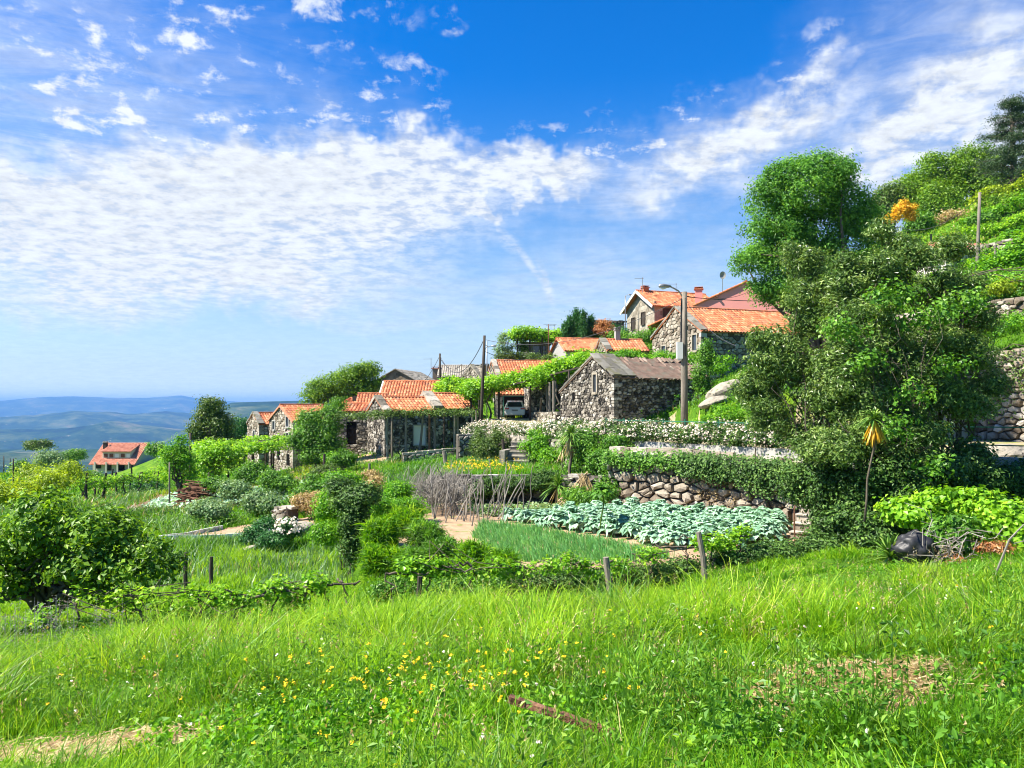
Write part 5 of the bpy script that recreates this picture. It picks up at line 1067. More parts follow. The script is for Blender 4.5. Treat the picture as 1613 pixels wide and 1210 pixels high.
for px, py, Y, rx, ry, m, lab in ((78, 722, 130, 22, 14, 'leaf_grey', 'large round grey-green bush on the left slope before the blue valley'), (33, 736, 110, 12, 9, 'leaf_mid', 'small round dark bush left of the large grey-green one'), (118, 716, 140, 13, 7, 'leaf_mid', 'dark bush just left of the valley house'), (110, 735, 112, 12, 8, 'leaf_olive', 'olive bush below the valley house, left of it'),
                              (246, 707, 125, 12, 8, 'leaf_mid', 'round bush on the grassy rise right of the valley house'), (140, 750, 95, 16, 5, 'leaf_mid', 'dark low bush in front of the valley house'), (195, 757, 88, 18, 3, 'leaf_bright', 'pale flat bush right in front of the valley house'), (232, 765, 58, 18, 10, 'leaf_conifer', 'low dense bush beneath the vine rows, left of the orchard tree'),
                              (205, 768, 60, 14, 7, 'leaf_mid', 'rounded green bush between the vineyard posts'), (340, 762, 44, 16, 10, 'leaf_mid', 'leafy bush beside the brown brush pile'), (60, 700, 160, 16, 5, 'leaf_olive', 'faint far bush at the edge of the left slope'), (398, 745, 48, 26, 16, 'leaf_mid', 'broad green bush under the far pergola'),
                              (440, 757, 44, 26, 18, 'leaf_mid', 'tall leafy beans right of the far pergola, below the tall stone house'), (372, 770, 42, 22, 12, 'leaf_grey', 'grey-green leafy clump at the end of the vegetable field'), (415, 790, 38, 26, 16, 'leaf_grey', 'pale feathery fennel clump in the middle of the field'), (330, 800, 36, 30, 10, 'leaf_grey', 'low feathery weeds above the sandy bed'),
                              (490, 765, 40, 16, 20, 'leaf_mid', 'dark leafy clump right of the fennel, before the terrace wall'), (465, 790, 37, 14, 20, 'leaf_mid', 'slender dark shrub beside the straw-coloured bush'), (515, 745, 46, 22, 8, 'leaf_olive', 'low scrub in front of the citrus trees')):
    bush('round_bush', lab, 'bush', [gb(px, py, Y, rx, ry), gb(px-rx*.5, py+ry*.4, Y, rx*.6, ry*.6), gb(px+rx*.5, py+ry*.3, Y-.5, rx*.6, ry*.7)], .0021*Y+.06, m, int(16*rx/1.5), 24, .006*Y+.12)
bush('straw_bush', 'straw-coloured rounded dry bush on top of the broken stone wall', 'bush', [gb(487, 790, 34.5, 24, 16), gb(500, 800, 34.3, 16, 12)], .10, 'leaf_dry', 240, 26, .28)
e = bush('white_flower_shrub', 'dark shrub with white flower heads on its right side, in the middle meadow', 'shrub', [gb(415, 838, 28, 26, 22), gb(450, 838, 28, 20, 18), gb(395, 848, 27.6, 14, 14), gb(430, 852, 27.4, 26, 12)], .09, 'leaf_conifer', 520, 26, .24)
c, C, nr, t = clumps([blob(452, 832, 27.7, 20, 18)], 46, .10, 8, .95, low=-.2); mb = MB(); leafmesh(mb, C, .085, t, nr+A(0, -.5, .5), .95); mb.build('flower', 'petal_white', e)
# ivy-covered dead trunk in the middle
bush('ivy_stump', 'tall dark ivy-smothered tree stump in the centre-left, at the garden terrace edge', 'ivy', [gb(552, 790, 21, 26, 22), gb(562, 830, 20.8, 20, 40), gb(535, 770, 21.4, 22, 14), gb(575, 780, 21, 24, 16), gb(556, 870, 20.6, 12, 26)], .085, 'leaf_ivy', 900, 26, .24)
bush('weedy_bush', 'tangled green bush growing around the ivy-covered stump on its left', 'bush', [gb(520, 800, 22, 20, 34), gb(540, 760, 23, 26, 14), gb(515, 840, 21.5, 18, 22)], .08, 'leaf_bright', 430, 26, .26)
bush('golden_weeds', 'orange-yellow dry weeds on the slope above the ivy-covered stump', 'weeds', [gb(592, 765, 28, 10, 14), gb(580, 748, 31, 14, 6)], .08, 'leaf_dry', 90, 24, .26)
bush('leafy_shrub', 'fresh green shrub between the golden weeds and the dry brush', 'shrub', [gb(625, 780, 26, 22, 20), gb(640, 800, 25, 24, 16), gb(600, 800, 24, 16, 16)], .09, 'leaf_bright', 420, 26, .27)
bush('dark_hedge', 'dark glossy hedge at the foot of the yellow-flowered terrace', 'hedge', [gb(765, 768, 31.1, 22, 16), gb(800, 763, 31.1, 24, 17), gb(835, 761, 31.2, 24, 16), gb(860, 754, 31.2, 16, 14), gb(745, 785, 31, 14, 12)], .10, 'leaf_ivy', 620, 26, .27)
bush('garden_shrub', 'low leafy green plants between the straw heap and the flat grey stone', 'shrub', [gb(930, 790, 28, 26, 14), gb(905, 780, 29, 18, 10), gb(950, 775, 29, 16, 14)], .11, 'leaf_mid', 300, 24, .3)
# feathery bright bushes on the terrace bank: blades
def tuft_bush(label, blobs, n, L, m, wd=.012, name='fern_clump', cat='fern', lean=.6):
    B = np.array(blobs); c0 = B[0, :3]; e = E(name, label, cat, A(c0[0], c0[1], float(zg(c0[0], c0[1])))); w = B[:, 3]*B[:, 5]; k = rng.choice(len(B), n, p=w/w.sum()); d = unit(rng.normal(size=(n, 3))); d[:, 2] = np.abs(d[:, 2])*1.1-.35
    nt = max(6, n//60); tc = B[rng.choice(len(B), nt, p=w/w.sum())]; dd = unit(rng.normal(size=(nt, 3))); base = tc[:, :3]+dd*tc[:, 3:]*rng.uniform(.2, .9, (nt, 1)); q = rng.integers(nt, size=n)
    b = base[q]+rng.normal(size=(n, 3))*.06; up = unit(rng.normal(size=(n, 3))*lean+A(0, 0, 1.1)); l = L*rng.uniform(.5, 1.2, n)[:, None]
    s_ = unit(np.cross(up, rng.normal(size=(n, 3))))*wd; mid = b+up*l*.55; tip = b+up*l+A(0, 0, -1)*l*.22+(up*A(1, 1, 0))*l*.3
    V = np.stack([b-s_, b+s_, mid+s_*.9, mid-s_*.9, tip], 1).reshape(-1, 3); i = np.arange(n)*5
    mb = MB(); mb.add(V, [np.stack([i, i+1, i+2, i+3], 1), np.stack([i+3, i+2, i+4], 1)], np.repeat(np.clip(rng.normal(.5, .15, nt)[q]+rng.normal(0, .12, n), 0, 1), 5)); mb.build('fronds', m, e)
    c, C, nr, t = clumps([(x, y, z, a_*.85, b_*.85, c_*.85) for x, y, z, a_, b_, c_ in blobs], max(30, n//60), .25, 20, .5); mb = MB(); leafmesh(mb, C, .07, t*.7, nr, .4); mb.build('leaves', 'leaf_mid' if m != 'leaf_mid' else 'leaf_olive', e); return e
seed(115)
tuft_bush('tall feathery bright green clump right of the ivy-covered stump', [gb(600, 850, 18.8, 26, 34), gb(640, 825, 20, 26, 22), gb(590, 890, 18, 20, 20), gb(625, 890, 18, 30, 20)], 15000, .32, 'grass_leaf')
tuft_bush('feathery green clump in the middle of the terrace bank under the bean poles', [gb(670, 850, 18.8, 28, 22), gb(700, 875, 18.2, 28, 22), gb(660, 890, 17.8, 26, 20)], 13000, .3, 'leaf_mid')
tuft_bush('rounded bright green clump at the left corner of the onion bed', [gb(745, 880, 17.8, 30, 20), gb(720, 905, 17.2, 34, 14), gb(790, 890, 17.4, 26, 14)], 13000, .28, 'grass_leaf')
bush('bank_weeds', 'dark green weeds on the bank below the onion bed', 'weeds', [gb(840, 915, 16.8, 40, 14), gb(900, 915, 16.8, 40, 16), gb(960, 915, 17, 40, 16), gb(1020, 905, 17.4, 40, 14), gb(1080, 895, 17.8, 34, 12)], .075, 'leaf_ivy', 750, 24, .24)
bush('bank_weeds', 'mid-green weeds under the foreground vine row, below the feathery clumps', 'weeds', [gb(620, 930, 16.3, 40, 16), gb(690, 930, 16.3, 40, 18), gb(760, 925, 16.4, 40, 18)], .07, 'leaf_mid', 520, 24, .22)
# hilltop forest
seed(117)
for px, py, Y, rx, ry, m, lab in ((1400, 310, 92, 22, 26, 'leaf_olive', 'first tree of the hilltop wood, just right of the tallest crown'), (1432, 300, 92, 24, 30, 'leaf_oak', 'second tree of the hilltop wood, above the yellow broom'), (1465, 275, 94, 30, 34, 'leaf_oak', 'third tree of the hilltop wood, with fresh green crown'), (1500, 268, 94, 26, 34, 'leaf_oak', 'fourth tree of the hilltop wood, in a dip of the crowns'),
                              (1535, 262, 92, 34, 40, 'leaf_oak', 'largest broad crown of the hilltop wood, left of the dark pine'), (1580, 275, 90, 32, 34, 'leaf_oak', 'broad tree of the hilltop wood under the dark pine'), (1480, 310, 88, 28, 24, 'leaf_oak', 'lower tree of the hilltop wood, above the brown bank'), (1620, 290, 90, 30, 34, 'leaf_oak', 'last tree of the hilltop wood, cut by the right edge')):
    tree('hilltop_tree', lab, 'tree', A(Xof(px, Y), Y, float(zg(Xof(px, Y), Y))), [blob(px, py, Y, rx, ry), blob(px-rx*.5, py+ry*.5, Y-.5, rx*.7, ry*.7), blob(px+rx*.5, py+ry*.4, Y-.5, rx*.7, ry*.7), blob(px+rx*.1, py+ry*.9, Y-1, rx*.9, ry*.6)], .30, m, 300, 28, 1.05, .25, nb=8, group='broadleaf wood on the hilltop')
for px, py, Y, rx, ry, m, lab in ((1585, 322, 76, 28, 16, 'leaf_oak', 'low green thicket below the wood at the right edge'), (1545, 345, 72, 18, 9, 'leaf_mid', 'small dark bush on the grassy slope above the hillside pole'), (1500, 345, 80, 30, 8, 'leaf_dry', 'dry brown bracken at the foot of the hilltop wood'), (1445, 350, 74, 20, 16, 'leaf_mid', 'dark green bush right of the yellow broom')):
    bush('hill_bush', lab, 'bush', [gb(px, py, Y, rx, ry), gb(px+rx*.5, py+ry*.3, Y, rx*.7, ry*.7)], .24, m, 190, 24, .7)
e = bush('broom_bush', 'bright orange-yellow flowering broom bush below the hilltop wood', 'bush', [gb(1426, 326, 70, 13, 10), gb(1412, 337, 70, 11, 8), gb(1400, 346, 70, 9, 6), gb(1388, 354, 70, 6, 3), gb(1434, 340, 70, 9, 8)], .2, 'leaf_yellow', 150, 20, .4)
def pine():
    e = E('pine_tree', 'tall dark layered pine rising above the hilltop wood at the right edge', 'tree', A(Xof(1592, 84), 84, 22)); mb = MB(); tb = MB(); x0 = Xof(1594, 84)
    tb.tube([(x0, 84, 21), (x0+.2, 84, 27), (x0, 84, 31), (x0, 84, 33.4)], [.4, .3, .2, .06], 8)
    for i in range(84):
        f = i/83; z = 24.5+9.0*f; th = rng.uniform(0, 6.28); l = (3.6*(1-f)**.8+.9)*rng.uniform(.5, 1.15); tip = A(x0+l*math.cos(th), 84+l*math.sin(th), z+.5*rng.random()); tb.tube([(x0, 84, z), tuple(tip)], [.07, .02], 5)
        c = A(x0, 84, z)+(tip-A(x0, 84, z))*rng.uniform(.4, 1, (14, 1))+rng.normal(size=(14, 3))*A(.25, .25, .12); C = (c[:, None]+rng.normal(size=(14, 26, 3))*A(.3, .3, .14)).reshape(-1, 3); leafmesh(mb, C, .3, np.clip(rng.normal(.45, .2, len(C)), 0, 1), None, .16)
    mb.build('crown', 'leaf_pine', e); tb.build('trunk', 'bark', e)
pine()

# ------------------------------------------------------------------ palms and spiky plants
def spiky(name, label, base, trunk_h, r, nb, wd, m='spike_leaf', droop=.5, dead=0, deadm='leaf_dry', cat='palm', lean=(0, 0), tr=.07):
    base = np.asarray(base, float); e = E(name, label, cat, base); top = base+A(lean[0], lean[1], trunk_h)
    def blades(n, el0, el1, L, dr, mm, nm):
        mb = MB(); th = rng.uniform(0, 2*math.pi, n); el = np.radians(rng.uniform(el0, el1, n)); l = L*rng.uniform(.7, 1.1, n)
        d = np.stack([np.cos(th)*np.cos(el), np.sin(th)*np.cos(el), np.sin(el)], 1); s_ = unit(np.cross(d, A(0, 0, 1)))*wd; P_ = []
        for t, w in ((0, .6), (.35, 1), (.7, .8)):
            c = top+d*(l*t)[:, None]-A(0, 0, 1)*(l*dr*t*t)[:, None]; P_ += [c-s_*w, c+s_*w]
        P_.append(top+d*l[:, None]*.98-A(0, 0, 1)*(l*dr)[:, None]); V = np.stack(P_, 1).reshape(-1, 3); i = np.arange(n)*7
        mb.add(V, [np.stack([i, i+1, i+3, i+2], 1), np.stack([i+2, i+3, i+5, i+4], 1), np.stack([i+4, i+5, i+6], 1)], np.repeat(np.clip(rng.normal(.5, .2, n), 0, 1), 7)); mb.build(nm, mm, e)
    blades(nb, -15, 88, r, droop, m, 'leaves')
    if dead: blades(dead, -88, -55, r*.95, .15, deadm, 'dead_leaves')
    if trunk_h > .15: mb = MB(); mb.tube(twisty(base-Z3*.1, top, 6, .015), np.linspace(tr*1.2, tr*.8, 6), 8); mb.build('trunk', 'bark', e, smooth=True)
    return e
seed(119)
spiky('cabbage_palm', 'tall shaggy spiky-headed palm below the rose hedge', A(Xof(900, 32.5), 32.5, -3.7), 2.5, .95, 170, .03, 'spike_leaf', .55, 120)
spiky('cabbage_palm', 'short spiky palm with a full green head, left of the straw heap', A(Xof(879, 30.5), 30.5, -3.95), .75, 1.05, 120, .035, 'spike_leaf', .4, 14)
spiky('cabbage_palm', 'slim palm with hanging yellow-orange dead leaves in front of the bay trees', A(Xof(1362, 17.8), 17.8, -2.6), 2.3, .6, 110, .018, 'spike_leaf', .6, 190, 'leaf_yellow', tr=.024, lean=(.22, 0))
spiky('yucca', 'green spiky yucca rosette at the meadow edge under the dark trees', G(1402, 16.2, .05), .05, .82, 110, .026, 'spike_leaf', .35, 10, 'leaf_yellow', cat='yucca')
spiky('cabbage_palm', 'small palm half hidden left of the shaggy tall one', A(Xof(888, 34.5), 34.5, -3.0), 1.2, .8, 90, .03, 'leaf_mid', .5, 20)

# ------------------------------------------------------------------ kale, onions, poles, heaps
seed(121)
def kale_mesh(parent, sc=1., m='leaf_kale', nl=20):
    mb = MB(); tb = MB(); tb.tube([(0, 0, 0), (.02, 0, .2*sc), (0, .02, .38*sc)], [.025, .022, .018], 6)
    nu, nv = 4, 5
    for i in range(nl):
        th = i*2.4+rng.uniform(-.3, .3); f = i/nl; el = R(28+52*f+rng.uniform(-12, 12)); L = (.38-.12*f)*sc*rng.uniform(.85, 1.15); w = .115*sc*rng.uniform(.8, 1.2)
        d = A(math.cos(th)*math.cos(el), math.sin(th)*math.cos(el), math.sin(el)); s_ = A(-math.sin(th), math.cos(th), 0); up = np.cross(d, s_)*-1; b = A(0, 0, (.15+.2*f)*sc); V = []
        for v in range(nv):
            t = v/(nv-1); c = b+d*L*(.15+.85*t)-A(0, 0, 1)*L*.55*t*t; ww = w*(math.sin(math.pi*(t*.78+.14))**.8)
            for u in range(nu): q = (u/(nu-1)-.5)*2; V.append(c+s_*q*ww+up*(.35*ww*abs(q)+.05*sc*rng.normal()*(abs(q)+.2)))
        mb.add(V, [grid_faces(nu, nv)], float(np.clip(rng.normal(.5, .18), 0, 1))); tb.tube([b, b+d*L*.2], [.009, .006], 4)
    return mb, tb
KB = [(-.3, 26.6), (2.5, 27.2), (4.2, 28.4), (6.9, 26.4), (8.9, 25.0), (7.9, 22.6), (6.6, 21.3), (4.6, 20.7), (3.2, 22.6), (.8, 25.2)]
protos = []
for k in range(4):
    e = E('kale_plant', 'blue-green kale plant in the dense bed below the boulder wall', 'kale', (0, 0, 0), 'kale plants in the big bed'); mb, tb = kale_mesh(e, 1.0); mb.build('leaves', 'leaf_kale', e); tb.build('stalk', 'leaf_olive', e); protos.append(e)
sp = []
y = 20.9
while y < 30.5:
    x = -.6
    while x < 10.2:
        qx, qy = x+rng.normal()*.09, y+rng.normal()*.09
        if poly_in(qx, qy, KB) and rng.random() > .12: sp.append((qx, qy))
        x += .45
    y += .47
sp.sort(key=lambda q: q[1]); print('kale', len(sp))
for i, (x, y) in enumerate(sp[:290]):
    l = (x, y, float(zg(x, y))+.02); rz = rng.uniform(0, 6.28); sc = rng.uniform(.95, 1.45)*(.75 if x < 1.3 else 1)
    if i < 4: p = protos[i]; p.location = l; p.rotation_euler = (0, 0, rz); p.scale = (sc,)*3
    else: copy_tree(protos[rng.integers(4)], l, None, rz, sc)
e = E('tall_kale', 'single tall kale plant on a long bare stalk at the left of the kale bed', 'kale', (0, 0, 0)); mb, tb = kale_mesh(e, 1.25); q = A(Xof(944, 23.3), 23.3, GARZ); 
for k in range(len(mb.v)): mb.v[k] = mb.v[k]+q+A(.1, 0, 1.05)
tb = MB(); tb.tube([q, q+A(.05, 0, .5), q+A(.13, 0, 1.0), q+A(.1, 0, 1.5)], [.03, .026, .022, .02], 7); e.location = tuple(q); mb.build('leaves', 'leaf_mid', e); tb.build('stalk', 'leaf_olive', e)
def rowplants(label, poly, n, sc, m, name='seedlings'):
    mb = MB(); c = 0; xs = [p[0] for p in poly]; ys = [p[1] for p in poly]
    pts = np.stack([rng.uniform(min(xs), max(xs), n*3), rng.uniform(min(ys), max(ys), n*3)], 1); pts = pts[poly_in(pts[:, 0], pts[:, 1], poly)][:n]; C = np.repeat(np.c_[pts, zg(pts[:, 0], pts[:, 1])+.1*sc], 16, 0)+rng.normal(size=(len(pts)*16, 3))*A(.13, .13, .06)*sc
    leafmesh(mb, C, .14*sc, np.clip(rng.normal(.6, .2, len(C)), 0, 1), A(0, 0, .8), .7); o = mb.build(name, m); T_(o, kind='stuff'); return o
rowplants('', [(-1.8, 29.5), (3.4, 30.6), (3.0, 29.2), (.2, 27.6), (-1.2, 27.3)], 190, 1.0, 'leaf_grey')
rowplants('', [(-21, 43), (-12, 42), (-10, 46), (-14, 52), (-22, 50)], 600, 1.6, 'leaf_kale', 'field_vegetables')
rowplants('', [(7.0, 20.7), (9.2, 22.6), (9.9, 23.6), (8.6, 22.0), (7.4, 20.4)], 60, 1.0, 'leaf_vine', 'low_seedlings')
# blades: generic field generator ---------------------------------------------------
def blades(pts, h, wd, bend=.45, wind=(.25, .1), tint=None, segs=3, zoff=-.03, seedhead=0.):
    n = len(pts); b = np.c_[pts, zg(pts[:, 0], pts[:, 1])+zoff]; th = rng.uniform(0, 2*math.pi, n); dr = np.stack([np.cos(th)+wind[0]*1.5, np.sin(th)+wind[1]*1.5, np.zeros(n)], 1)*(bend*h*rng.uniform(.2, 1.2, n))[:, None]
    fa = rng.uniform(-1.2, 1.2, n); s_ = np.stack([np.cos(fa), np.sin(fa), np.zeros(n)], 1)*(np.asarray(wd)*rng.uniform(.6, 1.2, n))[:, None]*.5
    P_ = []; lv = [0, .4, .75][:segs]
    for t, w in zip(lv, (1, .9, .55)):
        c = b+dr*(t*t)+A(0, 0, 1)*(h*(t-.12*t*t))[:, None]; P_ += [c-s_*w, c+s_*w]
    P_.append(b+dr*1.15+A(0, 0, 1)*(h*(.88-.18*rng.random(n)))[:, None]); k = len(P_); V = np.stack(P_, 1).reshape(-1, 3); i = np.arange(n)*k
    fs = [np.stack([i+2*q, i+2*q+1, i+2*q+3, i+2*q+2], 1) for q in range(len(lv)-1)]+[np.stack([i+k-3, i+k-2, i+k-1], 1)]
    return MB().add(V, fs, np.repeat(tint, k))
seed(130)
pts = []; xs0 = Xof(770, 24), Xof(1010, 20)
OB = [(-1.0, 25.6), (.6, 24.6), (3.0, 21.7), (4.3, 19.9), (2.6, 19.0), (.4, 19.1), (-.6, 20.5), (-1.2, 23.0)]
q = np.stack([rng.uniform(-1.5, 4.5, 17000), rng.uniform(18.8, 26, 17000)], 1); q = q[poly_in(q[:, 0], q[:, 1], OB)]; q = q[np.sin((q[:, 0]*.75+q[:, 1]*.66)*2*math.pi/.42+rng.normal(0, .5, len(q))) > -.35]
T_(blades(q, rng.uniform(.25, .42, len(q)), np.full(len(q), .026), .4, (-.5, -.2), np.clip(rng.normal(.5, .2, len(q)), 0, 1), zoff=0).build('onion_bed', 'leaf_onion'), kind='stuff')

# bean poles
seed(132)
pr = None; bp = []
for i in range(34):
    px = 683+i*3.1+rng.normal()*3; Y = 26.8+rng.normal()*.9; bp.append((px, Y, rng.uniform(1.2, 1.9), rng.normal(.28, .3), rng.normal(0, .12)))
bp += [(780, 27.5, 2.1, -.1, 0), (798, 28, 2.0, 0, 0), (830, 26.5, 1.9, .1, 0), (826, 26.8, 1.7, -.05, 0), (790, 28, 1.5, .6, 0), (808, 27.2, 1.5, .3, 0)]
for i, (px, Y, h, lx, ly) in enumerate(bp):
    b = G(px, Y, 0); mb = MB(); mb.tube(twisty(b-Z3*.1, b+A(lx*h, ly*h, h), 5, .025), np.linspace(.025, .014, 5), 6, rng.random()); o = mb.build('bean_pole', 'twig_grey', loc=b)
    T_(o, 'thin bare grey stick, one of the leaning bean poles beside the dry brush' if i < 34 else ['tall straight grey stick before the dark hedge, first right of the leaning bean poles', 'upright grey stick on the soil, between the dark hedge and kale', 'pale upright grey stick nearest the left end of the kale bed', 'shorter grey stick touching the pale one by the kale bed', 'grey stick leaning far to the right before the dark hedge', 'short slanting grey stick beside the upright one before the dark hedge'][i-34], 'stick', 'bean poles leaning beside the dry brush' if i < 34 else 'free-standing bean poles')
# dry brushwood bush
e = E('dry_brush', 'leafless grey-brown brush above the bean poles', 'bush', G(690, 30)); tb = MB()
for i in range(900):
    b0 = P(rng.normal(690, 21), 790, rng.uniform(27.5, 30.5)); b0[2] = GARZ+.2+rng.random()*.9; d = unit(rng.normal(size=3)*A(.8, .5, .35)+A(0, 0, .8)); l = rng.uniform(.5, 1.1); p = b0
    pts_ = [p]
    for k in range(3): d = unit(d+rng.normal(size=3)*.3); p = p+d*l/3; pts_.append(p)
    tb.tube(pts_, [.012, .009, .007, .004], 3, rng.random(), cap=False)
tb.build('twigs', 'twig_grey', e)
# straw heap of canes
e = E('cane_heap', 'fanned heap of pale orange dry canes beside the short palm', 'heap', G(925, 29.5)); tb = MB()
for i in range(150):
    t = G(920+rng.normal()*3, 29.8, 1.15+rng.normal()*.08) if i < 110 else G(925, 29.8, .9); th = rng.uniform(math.pi*.9, 2.1*math.pi); b0 = t+A(math.cos(th)*rng.uniform(.3, 1.0)*1.1, math.sin(th)*.6, -1.1+rng.random()*.3); tb.tube([b0, b0+(t-b0)*1.12], [.016, .010], 4, rng.random())
tb.build('canes', 'leaf_dry', e)
e = E('brush_pile', 'low pile of stacked brown branches in the field left of the far pergola', 'pile', G(311, 44)); tb = MB()
for i in range(170):
    c = G(311+rng.normal()*8, 44+rng.normal()*.5, .1+abs(rng.normal())*.5); th = rng.normal()*.35; d = A(math.cos(th), math.sin(th), rng.normal()*.12)*rng.uniform(.4, .9); tb.tube([c-d, c+d], [.035, .02], 5, rng.random())
tb.build('branches', 'wood_brown', e)
e = E('dead_brush', 'heap of bare twigs at the meadow edge near the black plastic', 'brush', G(1465, 15.9)); tb = MB()
for i in range(70):
    c = G(1500+rng.normal()*32, 15.9+rng.normal()*.3, abs(rng.normal())*.3); d = unit(rng.normal(size=3)*A(1, .5, .5))*rng.uniform(.2, .6); tb.tube(twisty(c-d, c+d, 4, .08), [.012, .01, .008, .005], 4, rng.random())
tb.build('twigs', 'twig_grey', e)
c = G(1440, 16.0, .28); import bmesh
bm = bmesh.new(); bmesh.ops.create_icosphere(bm, subdivisions=4, radius=1); V = np.array([v.co for v in bm.verts]); Fs = np.array([[q.index for q in f.verts] for f in bm.faces]); bm.free()
V = V*(1+.13*np.sin(V[:, 0]*7+1)*np.cos(V[:, 2]*6)+.07*np.sin(V[:, 1]*13+V[:, 0]*9)+.05*np.sin(V[:, 2]*19+V[:, 0]*15))[:, None]*A(.42, .3, .34)+c
T_(MB().add(V, [Fs]).build('plastic_sheet', 'plastic_black', loc=c, smooth=True), 'crumpled shiny black plastic sheet between the yucca and the bright leafy bush', 'plastic')
# loose post and plank
def plank(a, b, w, t_, lab, m='wood_brown', name='plank'):
    mb = MB(); k = 6; a = np.asarray(a); b = np.asarray(b)
    for i in range(k): mb.beam(a+(b-a)*i/k+rng.normal(size=3)*.003, a+(b-a)*(i+1)/k+rng.normal(size=3)*.003, w*rng.uniform(.92, 1.06), t_*rng.uniform(.9, 1.1), rng.random())
    o = mb.build(name, m, loc=a); return T_(o, lab, 'timber')
plank(P(802, 1100, 4.15), P(968, 1156, 4.0), .042, .035, 'broken weathered reddish plank sticking out of the grass at bottom centre')
plank(P(1185, 1122, 4.9), P(1320, 1092, 5.2), .07, .05, 'long grey-brown plank lying in the grass at the lower right, left piece')
plank(P(1400, 1082, 5.2), P(1600, 1060, 5.6), .06, .05, 'brown plank end lying in the grass at the lower right, right piece')
T_(MB().tube([G(1562, 11.5, .02), P(1590, 850, 11.3), P(1613, 826, 11.2)], [.018, .016, .01], 6).build('leaning_stick', 'twig_grey', loc=G(1562, 11.5)), 'long pale stick leaning out of the grass at the right edge', 'stick')

# ------------------------------------------------------------------ wooden posts
def post(px, pyb, pyt, Y, r, lab, lean=0., m='wood_post', group=None):
    b = G(px, Y); zt = Zof(pyt, Y); o = MB(); p = A(b[0]+lean, b[1], zt); o.tube([b-Z3*.3, b+(p-b)*.5+A(rng.normal()*.01, 0, 0), p], [r*1.1, r, r*.92], 8, .6); T_(o.build('wooden_post', m, loc=b), lab, 'post', group)
seed(140)
post(965, 930, 878, 15.6, .07, 'thick pale wooden post leaning left at the edge of the onion bed', -.14)
post(1112, 905, 838, 16.5, .06, 'crooked pale wooden post leaning left in front of the kale bed', -.16)
post(660, 955, 908, 14.6, .055, 'dark wooden post in the foreground vine row below the feathery clumps', .02, 'wood_dark')
post(362, 965, 930, 13.6, .05, 'gnarled stump-like post in the left foreground vine row', .05)
post(705, 740, 710, 40, .12, 'stout grey wooden post in the weeds below the post pergola', -.18)
post(582, 745, 730, 45, .07, 'short pale post in the weeds below the old stone row')
post(333, 905, 877, 21, .05, 'short dark stake behind the fig tree, beside the grassy path', 0, 'wood_dark')
post(293, 910, 870, 20, .05, 'short dark stake at the right tip of the fig tree', 0, 'wood_dark')
post(795, 725, 692, 40.5, .09, 'dark post standing at the left side of the small stairway', -.1, 'wood_dark')
post(511, 750, 715, 51, .09, 'dark round post between the two citrus trees', 0, 'wood_dark')
post(872, 660, 600, 57, .10, 'first of two pale posts carrying the vines left of the old barn')
post(866, 660, 602, 58, .10, 'second pale post carrying the vines left of the old barn, behind the first')

# ------------------------------------------------------------------ pergolas and vines
seed(150)
def pergola(label, pts, ztop, depth, nrm, posts, r=.09, m='wood_dark', nbeam=3, zb=None):
    a, b = A(*pts[0], ztop[0]), A(*pts[1], ztop[1]); e = E('pergola', label, 'pergola', (a[0], a[1], float(zg(a[0], a[1])))); n_ = A(*nrm, 0); mb = MB()
    for k in range(nbeam): o_ = n_*depth*k/max(1, nbeam-1); mb.beam(a+o_, b+o_, .12, .12, rng.random())
    mb.build('beam', m, e); L = np.linalg.norm(b-a); mb = MB()
    for k in range(int(L/.8)): q = a+(b-a)*(k*.8/L); mb.beam(q+Z3*.11, q+n_*depth+Z3*.11, .05, .05, rng.random())
    mb.build('rafters', m, e)
    for t, dd, lean, mm in posts:
        q = a+(b-a)*t+n_*depth*dd; g = float(zg(q[0], q[1])); mb = MB(); mb.tube([A(q[0]+lean, q[1], g-.2), A(q[0]+lean*.4, q[1], (g+q[2])/2), q], [r*1.1, r, r*.9], 8, rng.random()); mb.build('post', mm, e)
    return e
def vine(label, blobs, n, per, leaf, cr, trunks, group=None, m='leaf_vine', rr=.05):
    B = np.array(blobs); e = E('grape_vine', label, 'vine', trunks[0][0] if trunks else B[0, :3], group); c, C, nr, t = clumps(blobs, n, cr, per, .3); mb = MB(); leafmesh(mb, C, leaf, t, nr*.5+A(0, 0, .5), .85); mb.build('foliage', m, e)
    tb = MB()
    for a, b in trunks: tb.tube(twisty(a, b, 8, .06), np.linspace(rr, rr*.5, 8), 6)
    for i in range(16): 
        p, q = c[rng.integers(len(c))], c[rng.integers(len(c))]
        if np.linalg.norm(p-q) < 3: tb.tube(twisty(p, q, 6, .1), np.linspace(rr*.4, rr*.15, 6), 5)
    tb.build('trunk', 'bark', e); return e
# (a) the pergola in front of the old stone row
e = pergola('long low vine pergola on grey posts in front of the old stone row', [(Xof(592, 54.5), 54.5), (Xof(752, 56), 56)], (-.45, -.25), 2.2, (.1, 1), [(.1, 0, .1, 'wood_post'), (.29, 0, 0, 'wood_post'), (.46, 0, -.35, 'wood_post'), (.52, 0, 0, 'wood_brown'), (.57, 0, .05, 'wood_post'), (.66, .1, 0, 'wood_dark'), (.77, 0, 0, 'wood_post'), (.80, 0, .05, 'wood_post'), (.98, .2, 0, 'wood_post'), (.08, 1, 0, 'wood_post'), (.9, 1, 0, 'wood_post')])
vine('thin new vine growth lying along the pergola of the old stone row', [(Xof(px, 54.3), 54.6+rng.normal()*.4, -.42-.03*(px < 640)*(640-px)/10, 1.0, .8, .16) for px in range(548, 745, 12)], 260, 16, .12, .4, [(G(628, 54.5), P(632, 652, 54.5)), (G(747, 56), P(742, 650, 56))], m='leaf_olive')
